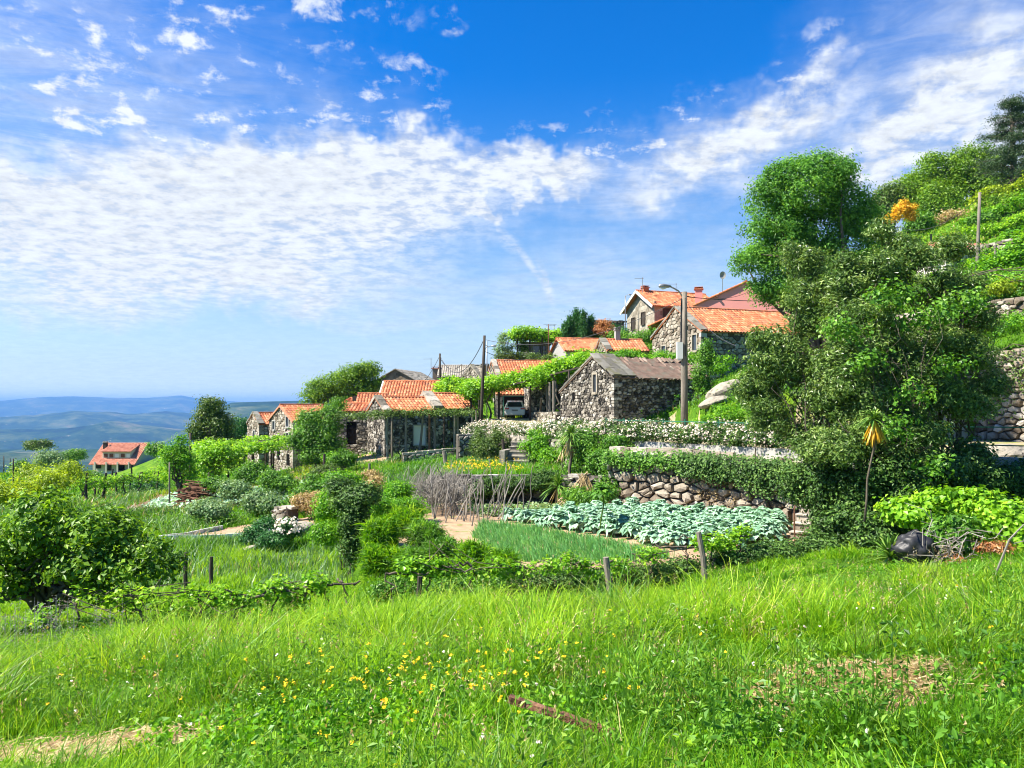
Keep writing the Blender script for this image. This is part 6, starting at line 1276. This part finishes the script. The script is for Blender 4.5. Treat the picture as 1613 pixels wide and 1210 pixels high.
# (b) the big pergola up to the barn
e = pergola('high vine pergola running from the lamp pole across the garage towards the old barn', [(Xof(742, 61), 61), (Xof(925, 58), 58)], (.9, 3.1), 4.5, (-.1, 1), [(.0, 0, 0, 'wood_dark'), (.25, 0, 0, 'wood_dark'), (.52, 0, 0, 'wood_dark'), (.66, 0, .1, 'wood_post'), (.85, 0, 0, 'wood_dark'), (.1, 1, 0, 'wood_dark'), (.9, 1, 0, 'wood_dark')])
def vtop(px): return float(np.interp(px, [700, 760, 800, 850, 900, 935], [622, 607, 602, 590, 575, 566]))
vine('lush bright grape vine covering the high pergola left of the old barn', [(Xof(px, 59.5), 60+rng.uniform(-1, 2.5), Zof(vtop(px)+rng.normal()*3, 60), 1.15, 1.2, .4+.2*(px > 830)) for px in range(735, 935, 9)], 900, 26, .2, .55, [(G(885, 57.5), P(868, 590, 58)), (G(762, 60), P(775, 605, 60)), (G(852, 58.5), P(850, 600, 59))], rr=.11)
vine('bright vine growth between the long orange roof and the leaning lamp pole', [(Xof(px, 68), 68+rng.normal(), Zof(618+rng.normal()*4+(px < 715)*-8, 68), 1.3, 1.2, .9) for px in range(702, 760, 9)], 420, 26, .22, .6, [(G(725, 67), P(730, 612, 68))])
# (c) high arbour near the hut
e = pergola('small vine arbour on the skyline above the concrete hut', [(Xof(815, 85), 85), (Xof(880, 85), 85)], (8.2, 8.2), 3.5, (0, 1), [(0, 0, 0, 'wood_dark'), (.3, 0, 0, 'wood_dark'), (.6, 0, 0, 'wood_dark'), (1, 0, 0, 'wood_dark'), (.1, 1, 0, 'wood_dark'), (.9, 1, 0, 'wood_dark')])
vine('bright vine canopy on the skyline arbour above the concrete hut', [(Xof(px, 85.5), 86+rng.normal(), Zof(528+rng.normal()*2, 86), 1.2, 1.4, .55) for px in range(812, 892, 9)], 330, 24, .24, .6, [(G(818, 85), P(818, 530, 85))])
# (d) left pergola before the stone houses
e = pergola('vine pergola on dark posts in front of the tall stone house', [(Xof(340, 56), 56), (Xof(432, 60), 60)], (-2.95, -2.75), 3, (-.1, 1), [(.05, 0, 0, 'wood_dark'), (.2, 0, 0, 'wood_dark'), (.4, 0, 0, 'wood_dark'), (.62, 0, 0, 'wood_dark'), (.85, 0, 0, 'wood_dark'), (.98, 0, 0, 'wood_dark'), (.3, 1, 0, 'wood_dark'), (.8, 1, 0, 'wood_dark')], m='wood_post')
vine('bright flat vine canopy on the pergola before the tall stone house', [(Xof(px, 57), 57+rng.normal()*.7, Zof(704+rng.normal()*1.5, 57), 1.1, 1.0, .3) for px in range(322, 436, 9)]+[(Xof(px, 62), 62, Zof(694, 62), 1.1, .8, .25) for px in range(400, 452, 10)], 420, 22, .18, .42, [(G(372, 56.5), P(372, 706, 56.5)), (G(400, 57), P(398, 706, 57))])
vine('loose vines climbing the posts left of the far pergola', [(Xof(px, 54), 54, Zof(725+rng.normal()*8, 54), .9, .8, .7) for px in range(318, 372, 10)], 210, 20, .17, .4, [(G(340, 54), P(340, 715, 54))])
# (e) vineyard on the left: posts + row vines
VP = ['leftmost front', 'second front', 'third front', 'fourth front', 'fifth front', 'rightmost front', 'leftmost rear', 'middle rear', 'rightmost rear']
for k, (px, Y) in enumerate(((137, 50), (163, 52), (184, 56), (203, 58), (223, 60), (243, 62), (150, 66), (176, 70), (207, 74))):
    b = G(px, Y); T_(MB().tube([b-Z3*.2, b+A(rng.normal()*.06, 0, 1.0), b+A(rng.normal()*.1, 0, 1.95)], [.09, .08, .075], 7, .5).build('vineyard_post', 'wood_dark', loc=b), VP[k]+' post of the small vineyard below the valley house', 'post', 'vineyard posts on the left')
for i, (a_, b_) in enumerate((((120, 50), (262, 56)), ((112, 58), (262, 66)), ((222, 66), (262, 72)))):
    B = []
    for t in np.linspace(0, 1, 14): px = a_[0]+(b_[0]-a_[0])*t; Y = a_[1]+(b_[1]-a_[1])*t; g = G(px, Y); B.append((g[0], g[1], g[2]+1.35+rng.normal()*.15, .7, .5, .3))
    vine(('nearest row of low trained vines in the small left vineyard', 'middle row of trained vines in the small left vineyard', 'farthest row of trained vines in the small left vineyard')[i], B, 130, 18, .15, .36, [(G(a_[0]+(b_[0]-a_[0])*t, a_[1]+(b_[1]-a_[1])*t), G(a_[0]+(b_[0]-a_[0])*t+2, a_[1]+(b_[1]-a_[1])*t, 1.7)) for t in (.1, .3, .5, .7, .9)], 'rows of vines on the left', rr=.07)
# (f) foreground vine rows
def vrow(label, way, h, n, dens, leaf=.085, rr=.03):
    n = int(n*.7); dens *= .8
    B = []; tr_ = []; W_ = np.array(way, float); k = int(np.hypot(*(W_[-1]-W_[0]))/.28)
    for t in np.linspace(0, 1, k):
        s_ = t*(len(W_)-1); i = min(int(s_), len(W_)-2); p = W_[i]+(W_[i+1]-W_[i])*(s_-i)
        if rng.random() < dens: B.append((p[0], p[1], float(zg(p[0], p[1]))+h+rng.normal()*.09, .22, .18, .15*rng.uniform(.7, 1.6)))
    for i in range(len(W_)-1):
        for t in (.2, .7):
            p = W_[i]+(W_[i+1]-W_[i])*t; g = float(zg(p[0], p[1])); tr_.append((A(p[0], p[1], g-.1), A(p[0]+rng.normal()*.25, p[1], g+h))); tr_.append((tr_[-1][1], A(p[0]+rng.uniform(-1, 1), p[1]+rng.normal()*.1, g+h+.05)))
    return vine(label, B, n, 15, leaf, .17, tr_, 'foreground vine row', rr=rr)
seed(155)
vrow('left part of the low foreground vine row, below the fig tree', [(-8.2, 13.4), (-5.6, 13.3), (-4.6, 13.6)], .62, 150, .9)
vrow('sparse middle part of the foreground vine row with dark gnarled canes', [(-4.6, 13.6), (-3.6, 13.9), (-2.7, 14.3)], .62, 85, .8)
vrow('leafier part of the foreground vine row around the dark post', [(-2.5, 14.9), (-1.2, 15.1), (.8, 15.9)], .78, 190, .9)
vrow('right part of the foreground vine row, along the edge of the onion and kale beds', [(.8, 15.9), (2.6, 16.6), (4.6, 17.8), (5.6, 18.4)], .72, 190, .8)
# (g) vine terraces on the right hillside
for i, (Y, pa, pb, py) in enumerate(((57, 1470, 1640, 440), (52, 1480, 1640, 460), (47, 1480, 1650, 480), (63, 1480, 1640, 405), (43, 1470, 1660, 505))):
    B = []
    for px in range(pa, pb, 8): g = G(px, Y+(px-pa)*-.02); B.append((g[0], g[1], g[2]+1.0+rng.normal()*.15, .8, .6, .5))
    vine(('vine row on the right hillside just below the red roof', 'second vine row down the right hillside', 'third vine row down the right hillside', 'highest vine row on the right hillside, beside the red roof', 'lowest vine row on the right hillside, above the rock bank')[i], B, 230, 20, .19, .42, [(G(pa+40, Y), G(pa+40, Y, 1.0)), (G(pa+110, Y), G(pa+110, Y, 1.0))], 'vine rows on the right hillside', 'leaf_bright', .06)
for i, (Y, pa, pb) in enumerate(((68, 1530, 1650), (73, 1520, 1650), (60, 1545, 1650), (79, 1540, 1650))):
    B = []
    for px in range(pa, pb, 9): g = G(px, Y+(px-pa)*-.02); B.append((g[0], g[1], g[2]+.9+rng.normal()*.2, .8, .6, .5))
    vine(('short vine row behind the hillside pole, right of it', 'short vine row higher behind the hillside pole', 'vine row just above the low grey terrace wall on the hillside', 'uppermost short vine row under the hilltop wood')[i], B, 170, 20, .2, .45, [(G(pa+30, Y), G(pa+30, Y, 1.0))], 'vine rows on the right hillside', ['leaf_vine', 'leaf_bright', 'leaf_vine', 'leaf_yellowgreen'][i], .06)
for px, Y, lab in ((1606, 52, 'pair-standing grey post among the vines at the right edge'), (1567, 56, 'short pale post among the vines below the red roof'), (1466, 74, 'short grey post on the brown bank below the hilltop wood')):
    b = G(px, Y); T_(MB().tube([b-Z3*.3, b+A(.05, 0, 1.9)], [.1, .09], 7).build('wooden_post', 'wood_post', loc=b), lab, 'post')

drape('bank_ivy', 'mixed olive growth hanging over the rock bank at the right edge', (20.5, 40.2), (26.0, 29.6), 2.4, -.5, 260, 'leaf_olive', leaf=.13, off=.75, cr=.4)
drape('bank_ivy', 'dry straw-coloured growth on the rock bank above the parapet', (24.5, 32.6), (33.5, 27.1), 3.0, -1.0, 240, 'leaf_dry', leaf=.10, off=.75, cr=.4)
drape('bank_ivy', 'green growth spilling over the upper rock bank at the right edge', (24, 42.4), (37, 31.8), 6.8, 4.0, 330, 'leaf_bright', leaf=.15, off=.75, cr=.5)
drape('wall_ivy', 'small ivy patches on the parapet wall at the right edge', (15.2, 21.2), (24, 20.1), -1.6, -3.2, 420, 'leaf_ivy', leaf=.09, off=.3, cr=.3)

bush('bank_scrub', 'bright scrub growing on the ledge between the two rock banks at the right edge', 'shrub', [gb(1560, 520, 36, 30, 12), gb(1600, 510, 36, 30, 14), gb(1640, 505, 35, 30, 14)], .13, 'leaf_bright', 260, 24, .4)
bush('bank_scrub', 'olive and dry scrub at the top of the upper rock bank, right edge', 'shrub', [gb(1575, 455, 40, 24, 10), gb(1615, 445, 40, 30, 14)], .13, 'leaf_yellowgreen', 220, 24, .4)
bush('low_scrub', 'low dark scrub filling the gap under the right-hand bay tree', 'shrub', [gb(1480, 745, 19.6, 40, 34), gb(1430, 740, 19.4, 34, 40), gb(1530, 720, 20, 34, 24)], .10, 'leaf_laurel', 520, 26, .28)
# ------------------------------------------------------------------ grass and meadow plants
seed(200)
def field_pts(n, y0, y1, xpad=1.5, p=1.0, half=.72):
    """points in the ground fan, density ~ 1/Y^p"""
    u = rng.random(n); k = 2-p
    Y = (y0**k+(y1**k-y0**k)*u)**(1/k); X = rng.uniform(-1, 1, n)*(half*Y+xpad); return np.stack([X, Y], 1)
def keepout(q, polys, ragged=.5):
    m = np.ones(len(q), bool); nn = (rng.random(len(q))-.5)*ragged
    for pl in polys: m &= ~poly_in(q[:, 0]+nn, q[:, 1]+nn, pl)
    return q[m]
def patch(q, s, o_=0.): return fbm(q[:, 0]*s+30+o_, q[:, 1]*s+40+o_, 4, 21, False)/ .94
DRY = [(-3.9, 3.9), (-2.6, 4.6), (-2.1, 5.15), (-2.5, 5.4), (-3.4, 5.0), (-4.6, 4.6)]; STRAW = [(1.3, 4.9), (1.6, 4.2), (2.5, 4.5), (3.0, 5.4), (2.4, 5.7), (1.5, 5.5)]
BIG = [GARDEN, ROAD]
def tufts(q0, per, spread):
    n = len(q0); k = np.repeat(np.arange(n), per); return k, q0[k]+rng.normal(size=(len(k), 2))*(spread*(.6+.05*q0[k, 1]))[:, None]
def hmap(q):
    pa = patch(q, .9); pb = patch(q, .35, 17)
    h = .07+.27*ss(.38, .66, pa)+.17*ss(.45, .7, pb)
    bare = np.minimum(np.hypot((q[:, 0]+3.1)/1.6, (q[:, 1]-4.7)/.75), 3); h = h*(.25+.75*ss(.6, 1.7, bare))
    b2 = np.minimum(np.hypot((q[:, 0]-2.1)/1.0, (q[:, 1]-4.9)/.6), 3); h = h*(.5+.5*ss(.5, 1.4, b2))
    path = np.exp(-((q[:, 0]+5.2+.25*(q[:, 1]-18))/.8)**2)*ss(15, 18, q[:, 1]); h = h*(1-.6*path)
    return h*(1-.38*ss(9.5, 15, q[:, 1])), pa, pb
def tuftgrass(name, ntuft, per, y0, y1, sp, m, hs=1., ws=1., p=1.25, sel=None, dry=0.):
    q0 = keepout(field_pts(ntuft, y0, y1, 1.5, p), BIG, .3); th_ = (poly_in(q0[:, 0], q0[:, 1], DRY) | poly_in(q0[:, 0], q0[:, 1], STRAW)) & (rng.random(len(q0)) < .72); q0 = q0[~th_]
    if sel is not None: q0 = q0[sel(q0)]
    k, q = tufts(q0, per, np.full(len(q0)*per, sp)); n = len(q); h0, pa, pb = hmap(q0)
    th = np.clip(rng.normal(1, .28, len(q0)), .4, 1.8)[k]; tt = np.clip(rng.normal(0, .16, len(q0)), -.35, .35)[k]; ln = rng.normal(size=(len(q0), 2))[k]*.55
    h = h0[k]*th*rng.uniform(.55, 1.15, n)*hs; tint = np.clip(-.06+.85*pb[k]+.35*pa[k]+tt+rng.normal(0, .12, n)+dry, 0, 1)
    b = np.c_[q, zg(q[:, 0], q[:, 1])-.03]; a_ = rng.uniform(0, 2*math.pi, n); bd = h*rng.uniform(.15, .75, n)
    dr = np.stack([np.cos(a_)*.8+ln[:, 0]+.1, np.sin(a_)*.8+ln[:, 1]-.05, np.zeros(n)], 1)*bd[:, None]
    fa = rng.uniform(-1.2, 1.2, n); s_ = np.stack([np.cos(fa), np.sin(fa), np.zeros(n)], 1)*((.0040+.0008*q[:, 1])*ws*rng.uniform(.6, 1.25, n))[:, None]*.5
    P_ = []
    for t, w in ((0, 1), (.45, .9), (.8, .5)):
        c = b+dr*(t*t)+A(0, 0, 1)*(h*(t-.15*t*t))[:, None]; P_ += [c-s_*w, c+s_*w]
    P_.append(b+dr*1.2+A(0, 0, 1)*(h*(.86-.25*rng.random(n)))[:, None]); V = np.stack(P_, 1).reshape(-1, 3); i = np.arange(n)*7
    return T_(MB().add(V, [np.stack([i, i+1, i+3, i+2], 1), np.stack([i+2, i+3, i+5, i+4], 1), np.stack([i+4, i+5, i+6], 1)], np.repeat(tint, 7)).build(name, m), kind='stuff')
tuftgrass('meadow_grass', 25000, 24, 2.3, 21, .06, 'grass_leaf')
tuftgrass('slope_grass', 13000, 20, 17, 36, .10, 'grass_leaf', 1.35, .85, 1.0, lambda q: (q[:, 0] < 0) & ~poly_in(q[:, 0], q[:, 1], BED), .05)
tuftgrass('short_grass', 22000, 9, 2.3, 21, .12, 'grass_leaf', .6, 1.2, 1.25, None, .15)
tuftgrass('rank_grass', 520, 34, 2.4, 20, .12, 'leaf_mid', 1.4, 1.0, 1.15, lambda q: patch(q, .55, 77) > .52, -.1)
tuftgrass('coarse_grass', 360, 22, 2.2, 7.5, .05, 'leaf_bright', 1.25, 1.4, 1.0, lambda q: patch(q, 1.1, 9) > .47)
tuftgrass('olive_grass', 3200, 22, 2.4, 21, .07, 'leaf_olive', 1.1, .9, 1.2, lambda q: patch(q, .8, 19) > .46, .1)
tuftgrass('seed_grass', 2600, 8, 2.4, 17, .10, 'leaf_yellowgreen', 1.25, .6, 1.2, None, .2)
tuftgrass('dry_grass', 900, 16, 2.4, 14, .09, 'leaf_dry', .9, 1., 1.2, lambda q: patch(q, .8, 33) > .55)
# weeds: broad-leaved stalks
def weeds(name, q, h, per, leaf, m, asp=.4):
    mb = MB(); n = len(q); z = zg(q[:, 0], q[:, 1]); f = rng.random((n, per)); C = np.stack([np.repeat(q[:, :1], per, 1)+rng.normal(size=(n, per))*.045, np.repeat(q[:, 1:], per, 1)+rng.normal(size=(n, per))*.045, z[:, None]+h[:, None]*(.15+.85*f)], -1).reshape(-1, 3)
    leafmesh(mb, C, leaf, np.clip(np.repeat(rng.normal(.5, .2, n), per)+rng.normal(0, .1, n*per), 0, 1), None, asp, down=.2)
    i = rng.permutation(n)[:1200]; s = MB(); b = np.c_[q[i], z[i]]
    w = .002; V = np.stack([b-A(w, 0, 0), b+A(w, 0, 0), b+A(w, 0, 0)+A(0, 0, 1)*h[i][:, None], b-A(w, 0, 0)+A(0, 0, 1)*h[i][:, None]], 1).reshape(-1, 3); mb.add(V, [np.arange(len(V)).reshape(-1, 4)], .6)
    return T_(mb.build(name, m), kind='stuff')
q = keepout(field_pts(4000, 2.6, 12, 1, 1.3), [DRY]); q = q[patch(q, .7, 3) > .52]; weeds('meadow_weeds', q, rng.uniform(.2, .5, len(q)), 16, .042, 'weed_leaf')
q = keepout(field_pts(6000, 3, 16, 1, 1.2), BIG); q = q[patch(q, .6, 12) > .55]; weeds('clover_cover', q, rng.uniform(.06, .2, len(q)), 14, .04, 'leaf_bright', .8)
q = np.stack([rng.uniform(.8, 3.4, 70), rng.uniform(3.2, 5.2, 70)], 1); weeds('nettles', q, rng.uniform(.25, .5, len(q)), 24, .045, 'leaf_mid', .5)
q = np.r_[np.stack([rng.normal(-7.5, .8, 60), rng.normal(11.6, .5, 60)], 1), np.stack([rng.normal(-9, .8, 40), rng.normal(11, .6, 40)], 1)]; weeds('lilac_spikes', q, rng.uniform(.55, .85, len(q)), 26, .03, 'lilac', .6)
q = keepout(field_pts(1500, 2.8, 15, 1, 1.2), BIG); q = q[patch(q, .7, 44) > .47]; sh = rng.uniform(.32, .6, len(q)); C = np.repeat(np.c_[q, zg(q[:, 0], q[:, 1])+sh], 9, 0)+rng.normal(size=(len(q)*9, 3))*A(.008, .008, .035); mb = MB(); leafmesh(mb, C, .022, rng.random(len(C)), None, .4, tdir=A(0, 0, 1)); T_(mb.build('seed_heads', 'leaf_dry'), kind='stuff')
# small flowers
def flowers(name, q, h, size, m, n=5):
    C = np.c_[q, zg(q[:, 0], q[:, 1])+h]; C = np.repeat(C, n, 0)+rng.normal(size=(len(q)*n, 3))*size*.35; mb = MB(); leafmesh(mb, C, size, rng.random(len(C)), A(0, -.4, .9), .9); return T_(mb.build(name, m), kind='stuff')
q = np.r_[np.stack([rng.normal(-.5, .55, 100), rng.normal(4.85, .5, 100)], 1), field_pts(60, 3.5, 14, 0, 1.2)]; q = q[(q[:, 1] > 3)]; flowers('yellow_flowers', q, rng.uniform(.2, .5, len(q)), .016, 'petal_yellow')
q = field_pts(170, 3, 10, 0, 1.2); flowers('white_flowers', q[:70], rng.uniform(.25, .4, 70), .014, 'petal_white')
# mid-distance ground cover
def midgrass(name, n, y0, y1, m, hmin, hmax, sel=None, w=.0016, polys=(), p=1.0, half=.72):
    q = keepout(field_pts(n, y0, y1, 2, p, half), list(polys))
    if sel is not None: q = q[sel(q)]
    hh = (hmin+(hmax-hmin)*rng.random(len(q)))*(.5+patch(q, .5)); return T_(blades(q, hh, w*q[:, 1], .4, (.08, 0), np.clip(.2+.5*patch(q, .2, 7)+rng.normal(0, .18, len(q)), 0, 1), segs=2).build(name, m), kind='stuff')
SAND = BED; PLOT = [(-22, 42), (-11, 41), (-9, 46), (-14, 56), (-24, 52)]; YARD = [(-17, 57), (-9.5, 55.5), (-9, 57.5), (-13, 63), (-18, 65)]
midgrass('mid_meadow_grass', 200000, 27, 60, 'grass_leaf', .15, .5, None, .0009, [GARDEN, ROAD, SAND, PLOT, YARD, UPPER])
midgrass('terrace_grass', 60000, 31, 47, 'leaf_bright', .2, .5, lambda q: poly_in(q[:, 0], q[:, 1], [(-8, 33), (2, 32.6), (4, 31.4), (3.9, 33.8), (1.3, 39.7), (-1.5, 44.6), (-3, 52), (-9, 54)]), .0014, (), 1.0, .25)
midgrass('tufted_weeds', 60000, 20, 62, 'leaf_grey', .2, .7, lambda q: (patch(q, .25, 50) > .53), .0015, [GARDEN, ROAD, SAND, PLOT, YARD])
midgrass('far_slope_grass', 90000, 58, 135, 'leaf_bright', .2, .55, None, .0014, [ROAD], 1.0, .78)
midgrass('slope_weeds', 60000, 50, 100, 'leaf_yellowgreen', .2, .6, lambda q: patch(q, .12, 70) > .47, .0018, [ROAD], 1.0, .78)
midgrass('dry_weeds', 24000, 22, 90, 'leaf_dry', .2, .6, lambda q: patch(q, .22, 90) > .60, .0014, [GARDEN, ROAD], 1.0, .75)
midgrass('garden_fringe', 16000, 17, 32, 'leaf_mid', .1, .3, lambda q: poly_in(q[:, 0], q[:, 1], GARDEN) & ~poly_in(q[:, 0], q[:, 1], [(-3.0, 18.4), (3.5, 18.9), (6.8, 20.2), (9.0, 22.8), (9.8, 24.5), (7.2, 27.5), (3.6, 30.2), (-2.6, 30.8), (-3.5, 25), (-3.2, 20)]), .0014, (), 1., .5)
q = np.stack([rng.uniform(-3.0, 1.2, 600), rng.uniform(33, 40, 600)], 1); q = q[patch(q, .5, 3) > .5]; flowers('terrace_flowers', q, rng.uniform(.25, .5, len(q)), .05, 'petal_yellow', 3)
# leafy low cover on the banks: bushy ground plants
def cover(name, n, sel, y0, y1, leaf, m, cr=.35, per=12, hgt=.35, half=.72):
    q = field_pts(n, y0, y1, 2, 1.0, half); q = q[sel(q)]; C = np.c_[q, zg(q[:, 0], q[:, 1])+hgt*patch(q, .4, 2)*1.4]; C = (C[:, None]+rng.normal(size=(len(q), per, 3))*A(cr, cr, cr*.5)).reshape(-1, 3)
    mb = MB(); leafmesh(mb, C, leaf, np.clip(np.repeat(rng.normal(.5, .18, len(q)), per)+rng.normal(0, .12, len(C)), 0, 1), A(0, -.2, .6), .6); return T_(mb.build(name, m), kind='stuff')
notbed = lambda q: ~(poly_in(q[:, 0], q[:, 1], GARDEN) | poly_in(q[:, 0], q[:, 1], ROAD) | poly_in(q[:, 0], q[:, 1], SAND) | poly_in(q[:, 0], q[:, 1], PLOT))
cover('bramble_cover', 4200, lambda q: notbed(q) & (patch(q, .22, 61) > .54), 31, 70, .11, 'leaf_mid')
cover('creeping_cover', 4200, lambda q: notbed(q) & (patch(q, .26, 81) > .56), 30, 60, .10, 'leaf_olive')
cover('hillside_cover', 5200, lambda q: notbed(q) & (q[:, 0] > 6) & (patch(q, .16, 31) > .45), 42, 100, .2, 'leaf_bright', .6, 14, .4)
cover('hillside_scrub', 3800, lambda q: notbed(q) & (q[:, 0] > 4) & (patch(q, .2, 131) > .5), 40, 105, .2, 'leaf_mid', .6, 14, .5)

# dead stalks and litter on the two bare patches
def litter(name, poly, n, m):
    xs = [p[0] for p in poly]; ys = [p[1] for p in poly]; q = np.stack([rng.uniform(min(xs)-.3, max(xs)+.3, n*2), rng.uniform(min(ys)-.3, max(ys)+.3, n*2)], 1); q = q[poly_in(q[:, 0]+rng.normal(0, .15, n*2), q[:, 1]+rng.normal(0, .12, n*2), poly)][:n]; n = len(q)
    c = np.c_[q, zg(q[:, 0], q[:, 1])+.04+.03*rng.random(n)]; th = rng.uniform(0, math.pi, n); d = np.stack([np.cos(th), np.sin(th), rng.normal(0, .15, n)], 1)*rng.uniform(.03, .11, n)[:, None]; s_ = np.stack([-np.sin(th), np.cos(th), np.zeros(n)], 1)*.004
    V = np.stack([c-d-s_, c+d-s_, c+d+s_+A(0, 0, .002), c-d+s_+A(0, 0, .002)], 1).reshape(-1, 3); return T_(MB().add(V, [np.arange(4*n).reshape(n, 4)], np.repeat(rng.random(n), 4)).build(name, m), kind='stuff')
litter('straw_litter', STRAW, 5200, 'leaf_dry'); litter('dead_grass_litter', DRY, 4200, 'leaf_dry')
